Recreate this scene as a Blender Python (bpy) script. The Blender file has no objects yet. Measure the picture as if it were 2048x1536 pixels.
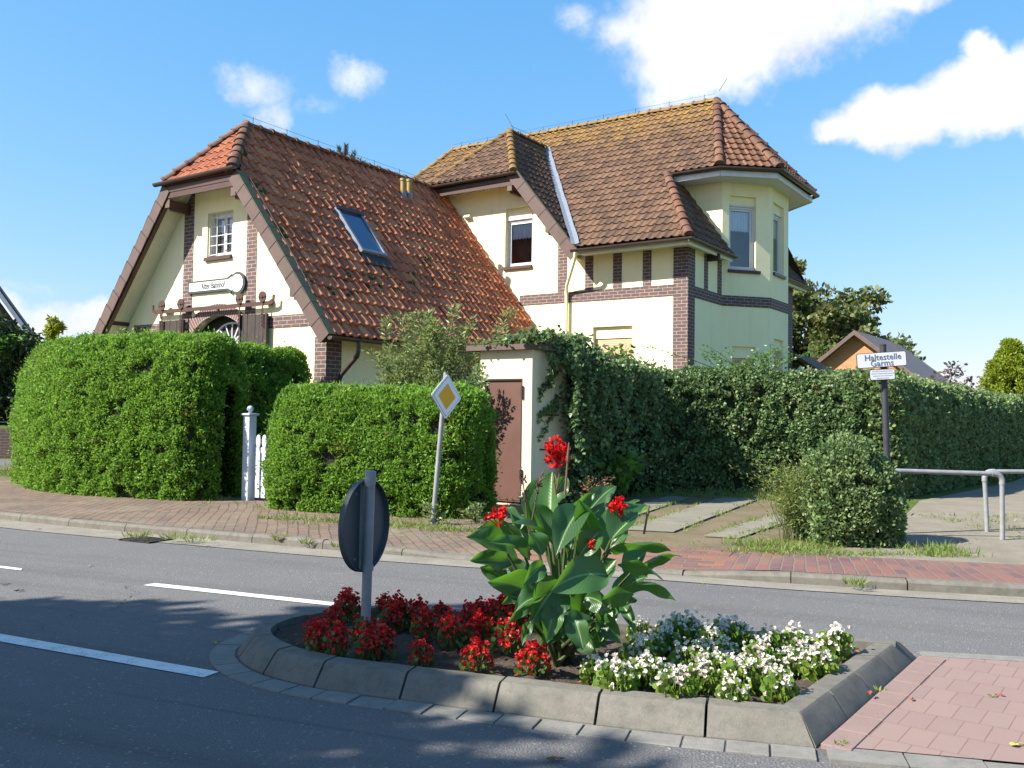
import bpy, bmesh, math, random
import numpy as np
from mathutils import Vector, Matrix, noise as mnoise
from mathutils.geometry import tessellate_polygon
R_ = math.radians
SC = bpy.context.scene
COL = SC.collection

# ------------------------------------------------------------------ camera
F_, CAM_H, PITCH, ROLL, YAW = 1850.0, 1.5, math.atan((835 - 768) / 1850.0), R_(0.87), R_(34.0)
c_f = Vector((0, math.cos(PITCH), math.sin(PITCH)))
c_u0 = Vector((0, -math.sin(PITCH), math.cos(PITCH)))
c_r = Vector((1, 0, 0)) * math.cos(ROLL) + c_u0 * math.sin(ROLL)
c_u = -Vector((1, 0, 0)) * math.sin(ROLL) + c_u0 * math.cos(ROLL)
cd = bpy.data.cameras.new('camera')
cam = bpy.data.objects.new('camera', cd)
COL.objects.link(cam)
cam.matrix_world = Matrix(((c_r.x, c_u.x, -c_f.x, 0), (c_r.y, c_u.y, -c_f.y, 0), (c_r.z, c_u.z, -c_f.z, CAM_H), (0, 0, 0, 1)))
cd.sensor_width = 36.0
cd.lens = F_ / 2048 * 36
cd.clip_start, cd.clip_end = 0.05, 3000
SC.camera = cam

def ray(x, y):
    return c_r * ((x - 1024) / F_) - c_u * ((y - 768) / F_) + c_f
def gp(x, y, z=0.0):            # point of the level z seen at photo pixel x, y
    d = ray(x, y); t = (z - CAM_H) / d.z
    return Vector((d.x * t, d.y * t, z))
def at(x, y, Y):                # point at distance Y seen at photo pixel x, y
    d = ray(x, y); t = Y / d.y
    return Vector((d.x * t, Y, CAM_H + d.z * t))

# ------------------------------------------------------------------ light
SUN_EL, SUN_AZ = R_(39.5), R_(-110)      # azimuth from +Y towards +X: the sun stands to the left
EXPOSURE = 1.3
SKY_STRENGTH = 0.082
s_dir = Vector((math.cos(SUN_EL) * math.sin(SUN_AZ), math.cos(SUN_EL) * math.cos(SUN_AZ), math.sin(SUN_EL)))
sl = bpy.data.lights.new('sun', 'SUN')
sl.energy, sl.angle, sl.color = 5.0, R_(0.53), (1.0, 0.94, 0.84)
so = bpy.data.objects.new('sun', sl)
COL.objects.link(so)
so.rotation_euler = (-s_dir).to_track_quat('-Z', 'Y').to_euler()
so.location = s_dir * 60
SC.view_settings.view_transform = 'Standard'
SC.view_settings.look = 'None'
SC.view_settings.exposure = EXPOSURE
SC.view_settings.gamma = 1.0

world = bpy.data.worlds.new('World')
SC.world = world
world.use_nodes = True
def build_world():
    nt = world.node_tree; N = nt.nodes; L = nt.links
    N.clear()
    out = N.new('ShaderNodeOutputWorld'); bg = N.new('ShaderNodeBackground')
    sky = N.new('ShaderNodeTexSky'); sky.sky_type = 'NISHITA'; sky.sun_disc = False
    sky.sun_elevation = SUN_EL; sky.sun_rotation = SUN_AZ
    sky.altitude = 0; sky.air_density = 1.0; sky.dust_density = 0.6; sky.ozone_density = 2.2
    hs = N.new('ShaderNodeHueSaturation'); hs.inputs['Saturation'].default_value = 1.0; hs.inputs['Value'].default_value = 1.0
    sp_ = N.new('ShaderNodeSeparateColor'); cb_ = N.new('ShaderNodeCombineColor'); L.new(sky.outputs[0], sp_.inputs[0])
    for i_, (k_, g_) in enumerate(((.80, 1.06), (.84, .60), (1.08, .38))):           # paler, cyan towards the horizon, clear blue overhead
        pw = N.new('ShaderNodeMath'); pw.operation = 'POWER'; ml_ = N.new('ShaderNodeMath'); ml_.operation = 'MULTIPLY'; ml_.inputs[1].default_value = .20
        L.new(sp_.outputs[i_], ml_.inputs[0]); L.new(ml_.outputs[0], pw.inputs[0]); pw.inputs[1].default_value = g_
        m2_ = N.new('ShaderNodeMath'); m2_.operation = 'MULTIPLY'; m2_.inputs[1].default_value = k_ / .20; L.new(pw.outputs[0], m2_.inputs[0]); L.new(m2_.outputs[0], cb_.inputs[i_])
    L.new(cb_.outputs[0], hs.inputs['Color'])
    tc = N.new('ShaderNodeTexCoord')
    sep = N.new('ShaderNodeSeparateXYZ'); L.new(tc.outputs['Generated'], sep.inputs[0])
    def m(op, a, b=None, c=None):
        n = N.new('ShaderNodeMath'); n.operation = op
        for i, v in enumerate((a, b, c)):
            if v is None: continue
            if isinstance(v, (int, float)): n.inputs[i].default_value = v
            else: L.new(v, n.inputs[i])
        return n.outputs[0]
    def fbm(scale, detail, rough, off):
        mp = N.new('ShaderNodeMapping'); mp.inputs['Location'].default_value = off
        L.new(tc.outputs['Generated'], mp.inputs[0])
        n = N.new('ShaderNodeTexNoise'); n.inputs['Scale'].default_value = scale
        n.inputs['Detail'].default_value = detail; n.inputs['Roughness'].default_value = rough
        L.new(mp.outputs[0], n.inputs['Vector']); return n.outputs[0]
    az0 = m('ARCTAN2', sep.outputs[0], sep.outputs[1])
    el0 = m('ARCSINE', sep.outputs[2])
    w1, w2 = fbm(7, 5, .6, (0, 0, 0)), fbm(7, 5, .6, (5, 3, 1))
    az = m('MULTIPLY_ADD', m('SUBTRACT', w1, .5), .10, az0)
    el = m('MULTIPLY_ADD', m('SUBTRACT', w2, .5), .10, el0)
    # cumulus groups: each given by centre, half width, half height (photo pixels turned into angles), density
    blobs = [(1500, 20, 330, 150, 1.25), (1420, 120, 190, 95, 1.0), (1330, 175, 75, 45, .7), (1640, -40, 300, 120, 1.2), (1480, -150, 420, 120, 1.3),
             (1270, 50, 90, 70, .75), (1150, 20, 45, 40, .35), (1960, 190, 180, 95, 1.2), (1800, 230, 150, 75, 1.15), (1690, 250, 75, 45, .85), (1960, 110, 65, 55, .95), (2150, 150, 160, 130, 1.2),
             (505, 160, 66, 48, .56), (540, 215, 40, 50, .46), (700, 162, 62, 46, .56), (630, 208, 75, 30, .46),
             (130, 655, 150, 48, .95), (20, 640, 110, 45, .9), (60, 590, 90, 22, .3), (1960, 690, 90, 16, .16), (1990, 720, 120, 14, .12),
             (-500, 300, 350, 120, .9), (-900, 100, 300, 160, .9), (2800, 300, 420, 130, .95), (3500, 420, 400, 110, .9), (2500, -300, 500, 200, 1.0), (-200, -700, 600, 200, .8)]
    tot = None
    for (x, y, w, h, dn) in blobs:
        d = ray(x, y).normalized(); a0 = math.atan2(d.x, d.y); e0 = math.asin(d.z)
        dx = ray(x + w, y).normalized(); dy = ray(x, y - h).normalized()
        ra = abs(math.atan2(dx.x, dx.y) - a0); re = abs(math.asin(dy.z) - e0)
        p = m('POWER', m('MULTIPLY', m('SUBTRACT', az, a0), 1 / ra), 2)
        q = m('POWER', m('MULTIPLY', m('SUBTRACT', el, e0), 1 / re), 2)
        b = m('MULTIPLY', m('MAXIMUM', m('SUBTRACT', 1.0, m('MULTIPLY', m('ADD', p, q), .72)), 0), dn)
        tot = b if tot is None else m('MAXIMUM', tot, b)
    f1 = fbm(14, 9, .62, (2, 1, 0))
    f3 = fbm(46, 8, .7, (1, 7, 3))
    dens = m('ADD', m('ADD', tot, m('MULTIPLY', m('SUBTRACT', f1, .5), 1.25)), m('MULTIPLY', m('SUBTRACT', f3, .5), .42))
    mr = N.new('ShaderNodeMapRange'); mr.interpolation_type = 'SMOOTHSTEP'
    mr.inputs['From Min'].default_value = .10; mr.inputs['From Max'].default_value = .86
    L.new(dens, mr.inputs['Value'])
    msk = m('MULTIPLY', mr.outputs[0], m('MINIMUM', m('MULTIPLY', tot, 4.0), 1.0))
    # cloud colour: bright tops, slightly greyer thick undersides
    f2 = fbm(9, 6, .55, (0, 4, 2))
    mx = N.new('ShaderNodeMix'); mx.data_type = 'RGBA'
    f2 = m('ADD', m('MULTIPLY', m('SUBTRACT', f2, .5), 1.8), m('MULTIPLY', dens, .42)); mx.clamp_factor = True
    L.new(f2, mx.inputs[0]); mx.inputs[6].default_value = (4.3, 4.5, 4.85, 1); mx.inputs[7].default_value = (7.0, 6.9, 6.8, 1)
    fin = N.new('ShaderNodeMix'); fin.data_type = 'RGBA'
    L.new(msk, fin.inputs[0]); L.new(hs.outputs[0], fin.inputs[6]); L.new(mx.outputs[2], fin.inputs[7])
    L.new(fin.outputs[2], bg.inputs[0]); bg.inputs[1].default_value = SKY_STRENGTH
    L.new(bg.outputs[0], out.inputs[0])
build_world()
SC.render.engine = 'CYCLES'
SC.cycles.max_bounces = 6
SC.cycles.transparent_max_bounces = 8

# ------------------------------------------------------------------ materials
def new_mat(name):
    m = bpy.data.materials.new(name); m.use_nodes = True
    nt = m.node_tree; nt.nodes.clear()
    return m, nt
class NB:                                # small node builder
    def __init__(s, nt): s.nt = nt; s.N = nt.nodes; s.L = nt.links
    def n(s, t, **k):
        o = s.N.new(t)
        for a, b in k.items(): setattr(o, a, b)
        return o
    def put(s, sock, v):
        if v is None: return
        if hasattr(v, 'is_output') or isinstance(v, bpy.types.NodeSocket): s.L.new(v, sock)
        else: sock.default_value = v
    def noise(s, vec, scale, detail=4, rough=.55, dist=0):
        o = s.n('ShaderNodeTexNoise'); s.put(o.inputs['Vector'], vec)
        o.inputs['Scale'].default_value = scale; o.inputs['Detail'].default_value = detail
        o.inputs['Roughness'].default_value = rough; o.inputs['Distortion'].default_value = dist
        return o.outputs[0]
    def mix(s, f, a, b, mode='MIX'):
        o = s.n('ShaderNodeMix', data_type='RGBA', blend_type=mode)
        s.put(o.inputs[0], f)
        for i, v in ((6, a), (7, b)):
            if isinstance(v, tuple) and len(v) == 3: v = (*v, 1)
            s.put(o.inputs[i], v)
        return o.outputs[2]
    def m(s, op, a, b=None, c=None):
        o = s.n('ShaderNodeMath', operation=op)
        for i, v in enumerate((a, b, c)): s.put(o.inputs[i], v)
        return o.outputs[0]
    def rng(s, v, a, b, c=0., d=1.):
        o = s.n('ShaderNodeMapRange', clamp=True); s.put(o.inputs[0], v)
        for i, x in enumerate((a, b, c, d)): s.put(o.inputs[i + 1], x)
        return o.outputs[0]
    def coord(s, what='Object'): return s.n('ShaderNodeTexCoord').outputs[what]
    def attr(s, name): return s.n('ShaderNodeAttribute', attribute_name=name).outputs['Fac']
    def mapping(s, vec, scale=(1, 1, 1), rot=(0, 0, 0), loc=(0, 0, 0)):
        o = s.n('ShaderNodeMapping'); s.put(o.inputs[0], vec)
        o.inputs['Scale'].default_value = scale; o.inputs['Rotation'].default_value = rot; o.inputs['Location'].default_value = loc
        return o.outputs[0]
    def bump(s, h, strength=.3, dist=.01, normal=None):
        o = s.n('ShaderNodeBump'); s.put(o.inputs['Height'], h)
        o.inputs['Strength'].default_value = strength; o.inputs['Distance'].default_value = dist
        if normal is not None: s.put(o.inputs['Normal'], normal)
        return o.outputs[0]
    def principled(s, col, rough=.6, spec=.3, normal=None, metal=0., alpha=None):
        o = s.n('ShaderNodeBsdfPrincipled')
        if isinstance(col, tuple) and len(col) == 3: col = (*col, 1)
        s.put(o.inputs['Base Color'], col); s.put(o.inputs['Roughness'], rough)
        s.put(o.inputs['Specular IOR Level'], spec); s.put(o.inputs['Metallic'], metal)
        if normal is not None: s.put(o.inputs['Normal'], normal)
        return o.outputs[0]
    def out(s, sh):
        o = s.n('ShaderNodeOutputMaterial'); s.L.new(sh, o.inputs[0])

def m_basic(name, c1, c2=None, scale=6, rough=.6, spec=.3, bump=.1, bscale=60, metal=0., detail=5):
    m, nt = new_mat(name); b = NB(nt); co = b.coord()
    c2 = c2 or tuple(x * .8 for x in c1)
    n1 = b.noise(co, scale, detail, .6)
    col = b.mix(b.rng(n1, .3, .7), c1, c2)
    nm = b.bump(b.noise(co, bscale, 3), bump, .004) if bump else None
    b.out(b.principled(col, rough, spec, nm, metal)); return m

def m_plaster(name, col, dirt, zdirt=True):
    m, nt = new_mat(name); b = NB(nt); co = b.coord()
    n1 = b.noise(co, 1.1, 7, .68); n2 = b.noise(b.mapping(co, (5, 5, .28)), 1.6, 6, .65); n3 = b.noise(b.mapping(co, (16, 16, .5), loc=(3, 2, 1)), 1.2, 5, .6)
    c = b.mix(b.rng(n1, .35, .75, 0, .5), col, tuple(x * .86 for x in col))
    c = b.mix(b.rng(n2, .54, .78, 0, .42), c, dirt)
    c = b.mix(b.m('MULTIPLY', b.rng(n3, .58, .78, 0, .5), b.rng(n1, .45, .6)), c, tuple(x * .8 for x in dirt))
    h = b.m('ADD', b.noise(co, 90, 4, .7), b.m('MULTIPLY', b.noise(co, 6, 2), 2))
    b.out(b.principled(c, .88, .12, b.bump(h, .3, .005))); return m

def m_brick(name, c1, c2, mortar, bw=.25, bh=.0835, mw=.009, space='uv', tint=None, offset=.5, rough=.75):
    m, nt = new_mat(name); b = NB(nt)
    co = b.coord('UV') if space == 'uv' else b.coord()
    t = b.n('ShaderNodeTexBrick'); t.offset = offset; t.squash = 1.0
    wob = b.noise(co, 9, 3)
    va = b.n('ShaderNodeVectorMath', operation='MULTIPLY_ADD')
    cmb = b.n('ShaderNodeCombineXYZ'); b.put(cmb.inputs[0], b.m('SUBTRACT', wob, .5)); b.put(cmb.inputs[1], b.m('SUBTRACT', b.noise(co, 11, 2), .5))
    b.put(va.inputs[0], cmb.outputs[0]); va.inputs[1].default_value = (.006, .006, 0); b.put(va.inputs[2], co)
    b.put(t.inputs['Vector'], va.outputs[0])
    for k, v in (('Color1', c1), ('Color2', c2), ('Mortar', mortar)): t.inputs[k].default_value = (*v, 1)
    t.inputs['Scale'].default_value = 1; t.inputs['Mortar Size'].default_value = mw; t.inputs['Mortar Smooth'].default_value = .15
    t.inputs['Bias'].default_value = 0; t.inputs['Brick Width'].default_value = bw; t.inputs['Row Height'].default_value = bh
    col = b.mix(b.rng(b.noise(co, 25, 5, .7), .3, .75, 0, .45), t.outputs[0], tuple(x * .55 for x in c1))
    if tint: col = b.mix(b.rng(b.noise(co, tint[1], 6, .65), tint[2], tint[3], 0, tint[4]), col, tint[0])
    h = b.m('SUBTRACT', b.m('MULTIPLY', b.noise(co, 60, 3), .25), t.outputs[1])
    b.out(b.principled(col, rough, .2, b.bump(h, .6, .008))); return m

def m_tile(name, cols, lichen=None, lich=(0, 0, 0, 0), moss=None, mossr=(.6, .75)):
    """roof tiles: colour per tile from the face attribute 'rnd', weathering, lichen that grows towards the ridge"""
    m, nt = new_mat(name); b = NB(nt); co = b.coord(); r = b.attr('rnd')
    rp = b.n('ShaderNodeValToRGB'); b.put(rp.inputs[0], r)
    e = rp.color_ramp.elements
    while len(e) < len(cols): e.new(.5)
    for i, c in enumerate(cols): e[i].position = i / (len(cols) - 1); e[i].color = (*c, 1)
    col = rp.outputs[0]
    n1 = b.noise(co, 2.2, 7, .7); n2 = b.noise(co, 22, 6, .7)
    col = b.mix(b.rng(n2, .42, .75, 0, .7), col, tuple(x * .45 for x in cols[0]))
    col = b.mix(b.rng(n1, .5, .8, 0, .5), col, (.07, .055, .045))
    if lichen:
        sx = b.n('ShaderNodeSeparateXYZ'); b.put(sx.inputs[0], co)
        z = b.rng(sx.outputs[2], lich[0], lich[1], lich[2], lich[3])
        n3 = b.m('ADD', b.m('MULTIPLY', b.noise(co, 3.0, 8, .75), .55), b.m('MULTIPLY', b.noise(co, 26, 5, .7), .45))
        f = b.rng(b.m('ADD', n3, z), .62, .76, 0, .85)
        lc = b.mix(b.noise(co, 14, 4), lichen[0], lichen[1])
        col = b.mix(f, col, lc)
        col = b.mix(b.rng(b.noise(b.mapping(co, loc=(7, 3, 1)), 30, 4, .6), .68, .72, 0, .7), col, (.42, .42, .38))
    if moss:
        f = b.rng(b.m('ADD', b.m('MULTIPLY', b.noise(co, .9, 5, .6), .6), b.m('MULTIPLY', b.noise(co, 12, 6, .7), .4)), *mossr, 0, .8)
        col = b.mix(f, col, moss)
    b.out(b.principled(col, .7, .25, b.bump(b.noise(co, 45, 5, .7), .35, .008))); return m

def m_leaf(name, cols, trans=.25, spec=.35, rough=.42, tcol=None, sat=1):
    m, nt = new_mat(name); b = NB(nt); r = b.attr('rnd')
    rp = b.n('ShaderNodeValToRGB'); b.put(rp.inputs[0], r)
    e = rp.color_ramp.elements
    while len(e) < len(cols): e.new(.5)
    brown = name in ('arborvitae_leaf', 'privet_leaf', 'ivy_leaf')
    for i, c in enumerate(cols): e[i].position = (i / (len(cols) - 1)) if not brown else (0 if i == 0 else .04 + .96 * (i - 1) / (len(cols) - 2)); e[i].color = (*c, 1)
    p = b.principled(rp.outputs[0], rough, spec)
    tr = b.n('ShaderNodeBsdfTranslucent')
    b.put(tr.inputs[0], b.mix(.75, rp.outputs[0], tcol or tuple(min(1, x * 1.8) for x in cols[-1])))
    mx = b.n('ShaderNodeMixShader'); mx.inputs[0].default_value = trans
    b.L.new(p, mx.inputs[1]); b.L.new(tr.outputs[0], mx.inputs[2]); b.out(mx.outputs[0]); return m

def m_glass(name, tint=(.9, .95, 1.0)):
    m, nt = new_mat(name); b = NB(nt)
    fr = b.n('ShaderNodeFresnel'); fr.inputs[0].default_value = 1.6
    tr = b.n('ShaderNodeBsdfTransparent'); tr.inputs[0].default_value = (*tint, 1)
    gl = b.n('ShaderNodeBsdfGlossy'); gl.inputs['Roughness'].default_value = .03
    mx = b.n('ShaderNodeMixShader'); b.put(mx.inputs[0], b.m('ADD', b.m('MULTIPLY', fr.outputs[0], 1.6), .06))
    b.L.new(tr.outputs[0], mx.inputs[1]); b.L.new(gl.outputs[0], mx.inputs[2]); b.out(mx.outputs[0]); return m

M = {}
M['plaster'] = m_plaster('yellow_plaster', (.88, .79, .50), (.60, .54, .36))
M['hut_plaster'] = m_plaster('hut_plaster', (.66, .60, .40), (.34, .33, .25))
M['white'] = m_basic('white_paint', (.66, .67, .69), (.58, .59, .61), rough=.4, bump=.03)
M['cream'] = m_basic('cream_board', (.72, .68, .54), (.66, .62, .48), rough=.6, bump=.05)
M['brick'] = m_brick('house_brick', (.155, .085, .076), (.095, .066, .068), (.34, .31, .28), tint=((.11, .085, .085), 4, .45, .75, .6))
M['archbrick'] = m_brick('arch_brick', (.20, .10, .08), (.13, .075, .07), (.40, .36, .32), bw=.075, bh=.26, mw=.010, offset=0)
M['brown'] = m_basic('brown_paint', (.085, .045, .034), (.062, .036, .030), scale=3, rough=.45, bump=.05)
M['slate'] = m_basic('brown_cladding', (.125, .082, .070), (.09, .062, .055), scale=2.5, rough=.65, bump=.15)
M['moss_cap'] = m_basic('mossy_cladding', (.14, .145, .065), (.13, .105, .075), scale=1.6, rough=.85, bump=.4)
M['darkwood'] = m_basic('dark_timber', (.055, .04, .034), (.035, .028, .026), scale=8, rough=.7, bump=.2)
M['gutter'] = m_basic('gutter_metal', (.055, .036, .03), (.08, .055, .045), scale=5, rough=.4, spec=.5, bump=.02)
M['zinc'] = m_basic('zinc_sheet', (.19, .22, .26), (.14, .16, .19), scale=12, rough=.45, spec=.5, bump=.1)
M['galv'] = m_basic('galvanised_steel', (.25, .255, .265), (.18, .185, .19), scale=9, rough=.5, spec=.5, bump=.04)
M['iron'] = m_basic('black_iron', (.02, .02, .02), (.04, .035, .03), rough=.5)
M['wire'] = m_basic('wire', (.06, .06, .065), (.10, .10, .10), rough=.5, bump=0)
M['glass'] = m_glass('window_glass')
M['curtain'] = m_basic('lace_curtain', (.88, .89, .92), (.72, .75, .80), scale=25, rough=.9, bump=.1)
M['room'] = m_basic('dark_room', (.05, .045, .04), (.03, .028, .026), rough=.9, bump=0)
M['shutter'] = m_basic('roller_shutter', (.60, .40, .25), (.50, .33, .2), scale=3, rough=.6, bump=.02)
M['tile_red'] = m_tile('red_pantile', [(.34, .108, .054), (.44, .142, .066), (.54, .185, .082), (.60, .23, .11)], moss=(.07, .065, .03), mossr=(.62, .80))
M['tile_hip'] = m_tile('bright_red_pantile', [(.25, .075, .035), (.32, .10, .045), (.36, .13, .06)])
M['tile_brown'] = m_tile('brown_tile', [(.088, .052, .034), (.132, .077, .048), (.18, .104, .062)], lichen=((.32, .20, .035), (.24, .135, .035)), lich=(6.8, 10.7, -.10, .21))
M['tile_orange'] = m_tile('weathered_tile', [(.12, .058, .035), (.17, .08, .045), (.22, .105, .06)], lichen=((.30, .22, .07), (.20, .14, .06)), lich=(7, 10.7, -.06, .04))
M['ridge'] = m_tile('ridge_tile', [(.105, .052, .036), (.145, .072, .046), (.19, .10, .062)], lichen=((.32, .24, .07), (.25, .17, .08)), lich=(6, 10.7, -.05, .06))
M['ridge_y'] = m_tile('lichen_ridge_tile', [(.18, .11, .04), (.22, .135, .045), (.17, .10, .045)], lichen=((.38, .25, .04), (.28, .16, .04)), lich=(6, 10.7, .05, .14))
def m_concrete(name, c1, c2, dirt):
    m, nt = new_mat(name); b = NB(nt); co = b.coord()
    col = b.mix(b.rng(b.noise(co, 3, 7, .7), .35, .7), c1, c2)
    col = b.mix(b.rng(b.noise(co, 13, 7, .75), .45, .68, 0, .75), col, dirt)
    col = b.mix(b.rng(b.noise(co, 110, 3, .7), .56, .72, 0, .6), col, tuple(x * .5 for x in c1))
    col = b.mix(b.rng(b.noise(b.mapping(co, loc=(3, 1, 2)), 170, 2, .6), .69, .74, 0, .7), col, (.36, .35, .32))
    h = b.m('ADD', b.noise(co, 130, 4, .7), b.m('MULTIPLY', b.noise(co, 14, 4), .6))
    b.out(b.principled(col, .92, .15, b.bump(h, .6, .006))); return m
M['concrete'] = m_concrete('kerb_concrete', (.172, .160, .136), (.135, .126, .106), (.095, .090, .076))
M['concrete_l'] = m_concrete('gutter_concrete', (.22, .21, .19), (.175, .168, .15), (.14, .135, .12))
M['thuja'] = m_leaf('arborvitae_leaf', [(.13, .085, .03), (.045, .105, .014), (.085, .185, .020), (.13, .26, .028), (.19, .33, .045)], .32, .2, .55)
M['privet'] = m_leaf('privet_leaf', [(.10, .075, .03), (.05, .095, .034), (.095, .155, .054), (.145, .215, .073), (.21, .27, .115)], .22, .28, .45)
M['ivy'] = m_leaf('ivy_leaf', [(.13, .095, .04), (.042, .09, .032), (.08, .145, .05), (.13, .205, .07), (.22, .28, .13)], .2, .3, .45)
M['willow'] = m_leaf('narrow_leaf', [(.07, .12, .03), (.11, .18, .04), (.16, .24, .06), (.24, .27, .11)], .3, .4, .4)
M['vine'] = m_leaf('vine_leaf', [(.05, .11, .02), (.08, .18, .025), (.12, .25, .035)], .3, .35, .4)
M['treeleaf'] = m_leaf('tree_leaf', [(.04, .065, .018), (.07, .105, .028), (.11, .145, .04), (.18, .16, .065)], .25, .3, .5)
M['darkleaf'] = m_leaf('dark_conifer_leaf', [(.012, .028, .010), (.02, .045, .014), (.035, .07, .02)], .12, .2, .6)
M['goldleaf'] = m_leaf('golden_conifer_leaf', [(.10, .15, .015), (.17, .22, .02), (.26, .30, .03)], .3, .2, .5)
M['redleaf'] = m_leaf('reddish_leaf', [(.10, .05, .05), (.14, .08, .06), (.09, .10, .05)], .25, .3, .5)
M['pine'] = m_leaf('pine_needle', [(.025, .05, .022), (.045, .08, .035), (.07, .11, .05)], .1, .3, .5)
M['grass'] = m_leaf('grass_blade', [(.07, .12, .02), (.10, .19, .025), (.16, .24, .05), (.26, .24, .10)], .3, .2, .5)
M['beg_leaf'] = m_leaf('begonia_leaf', [(.07, .14, .02), (.13, .22, .03), (.22, .31, .05)], .25, .5, .3)
M['beg_leaf_d'] = m_leaf('bronze_begonia_leaf', [(.045, .08, .02), (.08, .13, .03), (.11, .17, .035)], .2, .5, .3)
M['petal_red'] = m_leaf('red_petal', [(.30, .008, .014), (.46, .012, .018), (.64, .045, .03)], .2, .3, .4, tcol=(.9, .03, .02))
M['petal_white'] = m_leaf('white_petal', [(.55, .42, .36), (.66, .64, .55), (.74, .72, .64)], .25, .3, .4, tcol=(.9, .88, .8))
M['canna_petal'] = m_leaf('canna_petal', [(.55, .008, .012), (.70, .015, .015), (.80, .04, .03)], .25, .3, .4, tcol=(1, .04, .03))
M['bark'] = m_basic('bark', (.09, .07, .05), (.05, .04, .032), scale=9, rough=.9, bump=.5)
M['core'] = m_basic('dark_core', (.012, .018, .008), (.02, .022, .012), rough=.95, bump=.2)  # dark filler for hedge cores added to block light, also on ivy stems
M['stalk'] = m_basic('green_stalk', (.05, .085, .022), (.06, .055, .025), scale=9, rough=.5, bump=.05)
M['dryleaf'] = m_leaf('dry_leaf', [(.16, .09, .05), (.24, .14, .08)], .15, .2, .6)

def m_asphalt():
    m, nt = new_mat('asphalt'); b = NB(nt); co = b.coord()
    al = b.mapping(co, (1, 1, 1), (0, 0, R_(22)))
    big = b.noise(co, .45, 6, .65); mid = b.noise(b.mapping(al, (.12, 1.6, 1)), 1.3, 6, .6); tr_ = b.noise(b.mapping(al, (.07, 5, 1), loc=(3, 1, 0)), 1.2, 5, .6)
    fine = b.noise(co, 95, 4, .8); grit = b.n('ShaderNodeTexVoronoi'); b.put(grit.inputs['Vector'], co); grit.inputs['Scale'].default_value = 85
    spk = b.rng(grit.outputs['Color'], .0, 1.)
    c = b.mix(b.rng(fine, .36, .66), (.072, .070, .071), (.185, .180, .180))
    c = b.mix(b.rng(big, .38, .68, 0, .45), c, (.15, .145, .14))
    c = b.mix(b.rng(mid, .50, .72, 0, .5), c, (.082, .077, .074))
    c = b.mix(b.rng(tr_, .60, .72, 0, .55), c, (.062, .058, .056))
    c = b.mix(b.rng(b.noise(al, 2.6, 7, .75), .60, .72, 0, .4), c, (.21, .20, .18))
    c = b.mix(b.rng(spk, .86, .93, 0, .7), c, (.30, .29, .27))
    v = b.n('ShaderNodeTexVoronoi', feature='DISTANCE_TO_EDGE'); w = b.n('ShaderNodeTexNoise'); b.put(w.inputs['Vector'], co); w.inputs['Scale'].default_value = 1.4; w.inputs['Detail'].default_value = 6
    b.put(v.inputs['Vector'], b.mix(.35, b.mapping(al, (.35, .8, 1)), w.outputs['Color'])); v.inputs['Scale'].default_value = .55
    crk = b.m('MULTIPLY', b.rng(v.outputs[0], .0006, .0022, 1, 0), b.rng(b.noise(co, .5, 3), .54, .6))
    c = b.mix(b.m('MULTIPLY', crk, .35), c, (.035, .034, .033))
    h = b.m('SUBTRACT', b.m('ADD', fine, b.m('MULTIPLY', grit.outputs[0], .8)), crk)
    b.out(b.principled(c, .9, .2, b.bump(h, .7, .008))); return m
M['asphalt'] = m_asphalt()
def m_pave(name, c1, c2, joint, tint, tint2, bw=.215, bh=.108, rot=0):
    m, nt = new_mat(name); b = NB(nt); co = b.mapping(b.coord('UV'), rot=(0, 0, rot))
    wob = b.n('ShaderNodeVectorMath', operation='MULTIPLY_ADD')
    nz = b.n('ShaderNodeTexNoise'); b.put(nz.inputs['Vector'], co); nz.inputs['Scale'].default_value = 5
    b.put(wob.inputs[0], nz.outputs['Color']); wob.inputs[1].default_value = (.035, .035, 0); b.put(wob.inputs[2], co)
    t = b.n('ShaderNodeTexBrick'); t.offset = .5
    b.put(t.inputs['Vector'], wob.outputs[0])
    for k, v in (('Color1', c1), ('Color2', c2), ('Mortar', joint)): t.inputs[k].default_value = (*v, 1)
    t.inputs['Scale'].default_value = 1; t.inputs['Mortar Size'].default_value = .009; t.inputs['Mortar Smooth'].default_value = .3
    t.inputs['Brick Width'].default_value = bw; t.inputs['Row Height'].default_value = bh; t.inputs['Bias'].default_value = -.1
    col = b.mix(b.rng(b.noise(co, 14, 5, .7), .3, .7, 0, .5), t.outputs[0], tint)
    col = b.mix(b.rng(b.noise(co, 1.1, 7, .7), .46, .68, 0, .7), col, tint2)
    col = b.mix(b.rng(b.noise(co, 60, 4, .7), .62, .7, 0, .4), col, (.30, .26, .19))
    h = b.m('SUBTRACT', b.m('MULTIPLY', b.noise(co, 30, 4), .4), t.outputs[1])
    b.out(b.principled(col, .85, .2, b.bump(h, .8, .012))); return m
M['pave'] = m_pave('clinker_paving', (.19, .12, .09), (.11, .085, .075), (.055, .052, .032), (.15, .12, .09), (.20, .175, .125), bw=.25, bh=.125, rot=R_(52))
M['pave_r'] = m_pave('red_clinker_paving', (.25, .10, .06), (.10, .058, .07), (.17, .15, .105), (.16, .10, .08), (.165, .12, .085), bw=.30, bh=.11)
M['pave_h'] = m_pave('red_header_paving', (.22, .095, .07), (.10, .06, .078), (.17, .15, .11), (.14, .09, .085), (.17, .125, .095), bw=.31, bh=.115, rot=R_(90))
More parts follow.
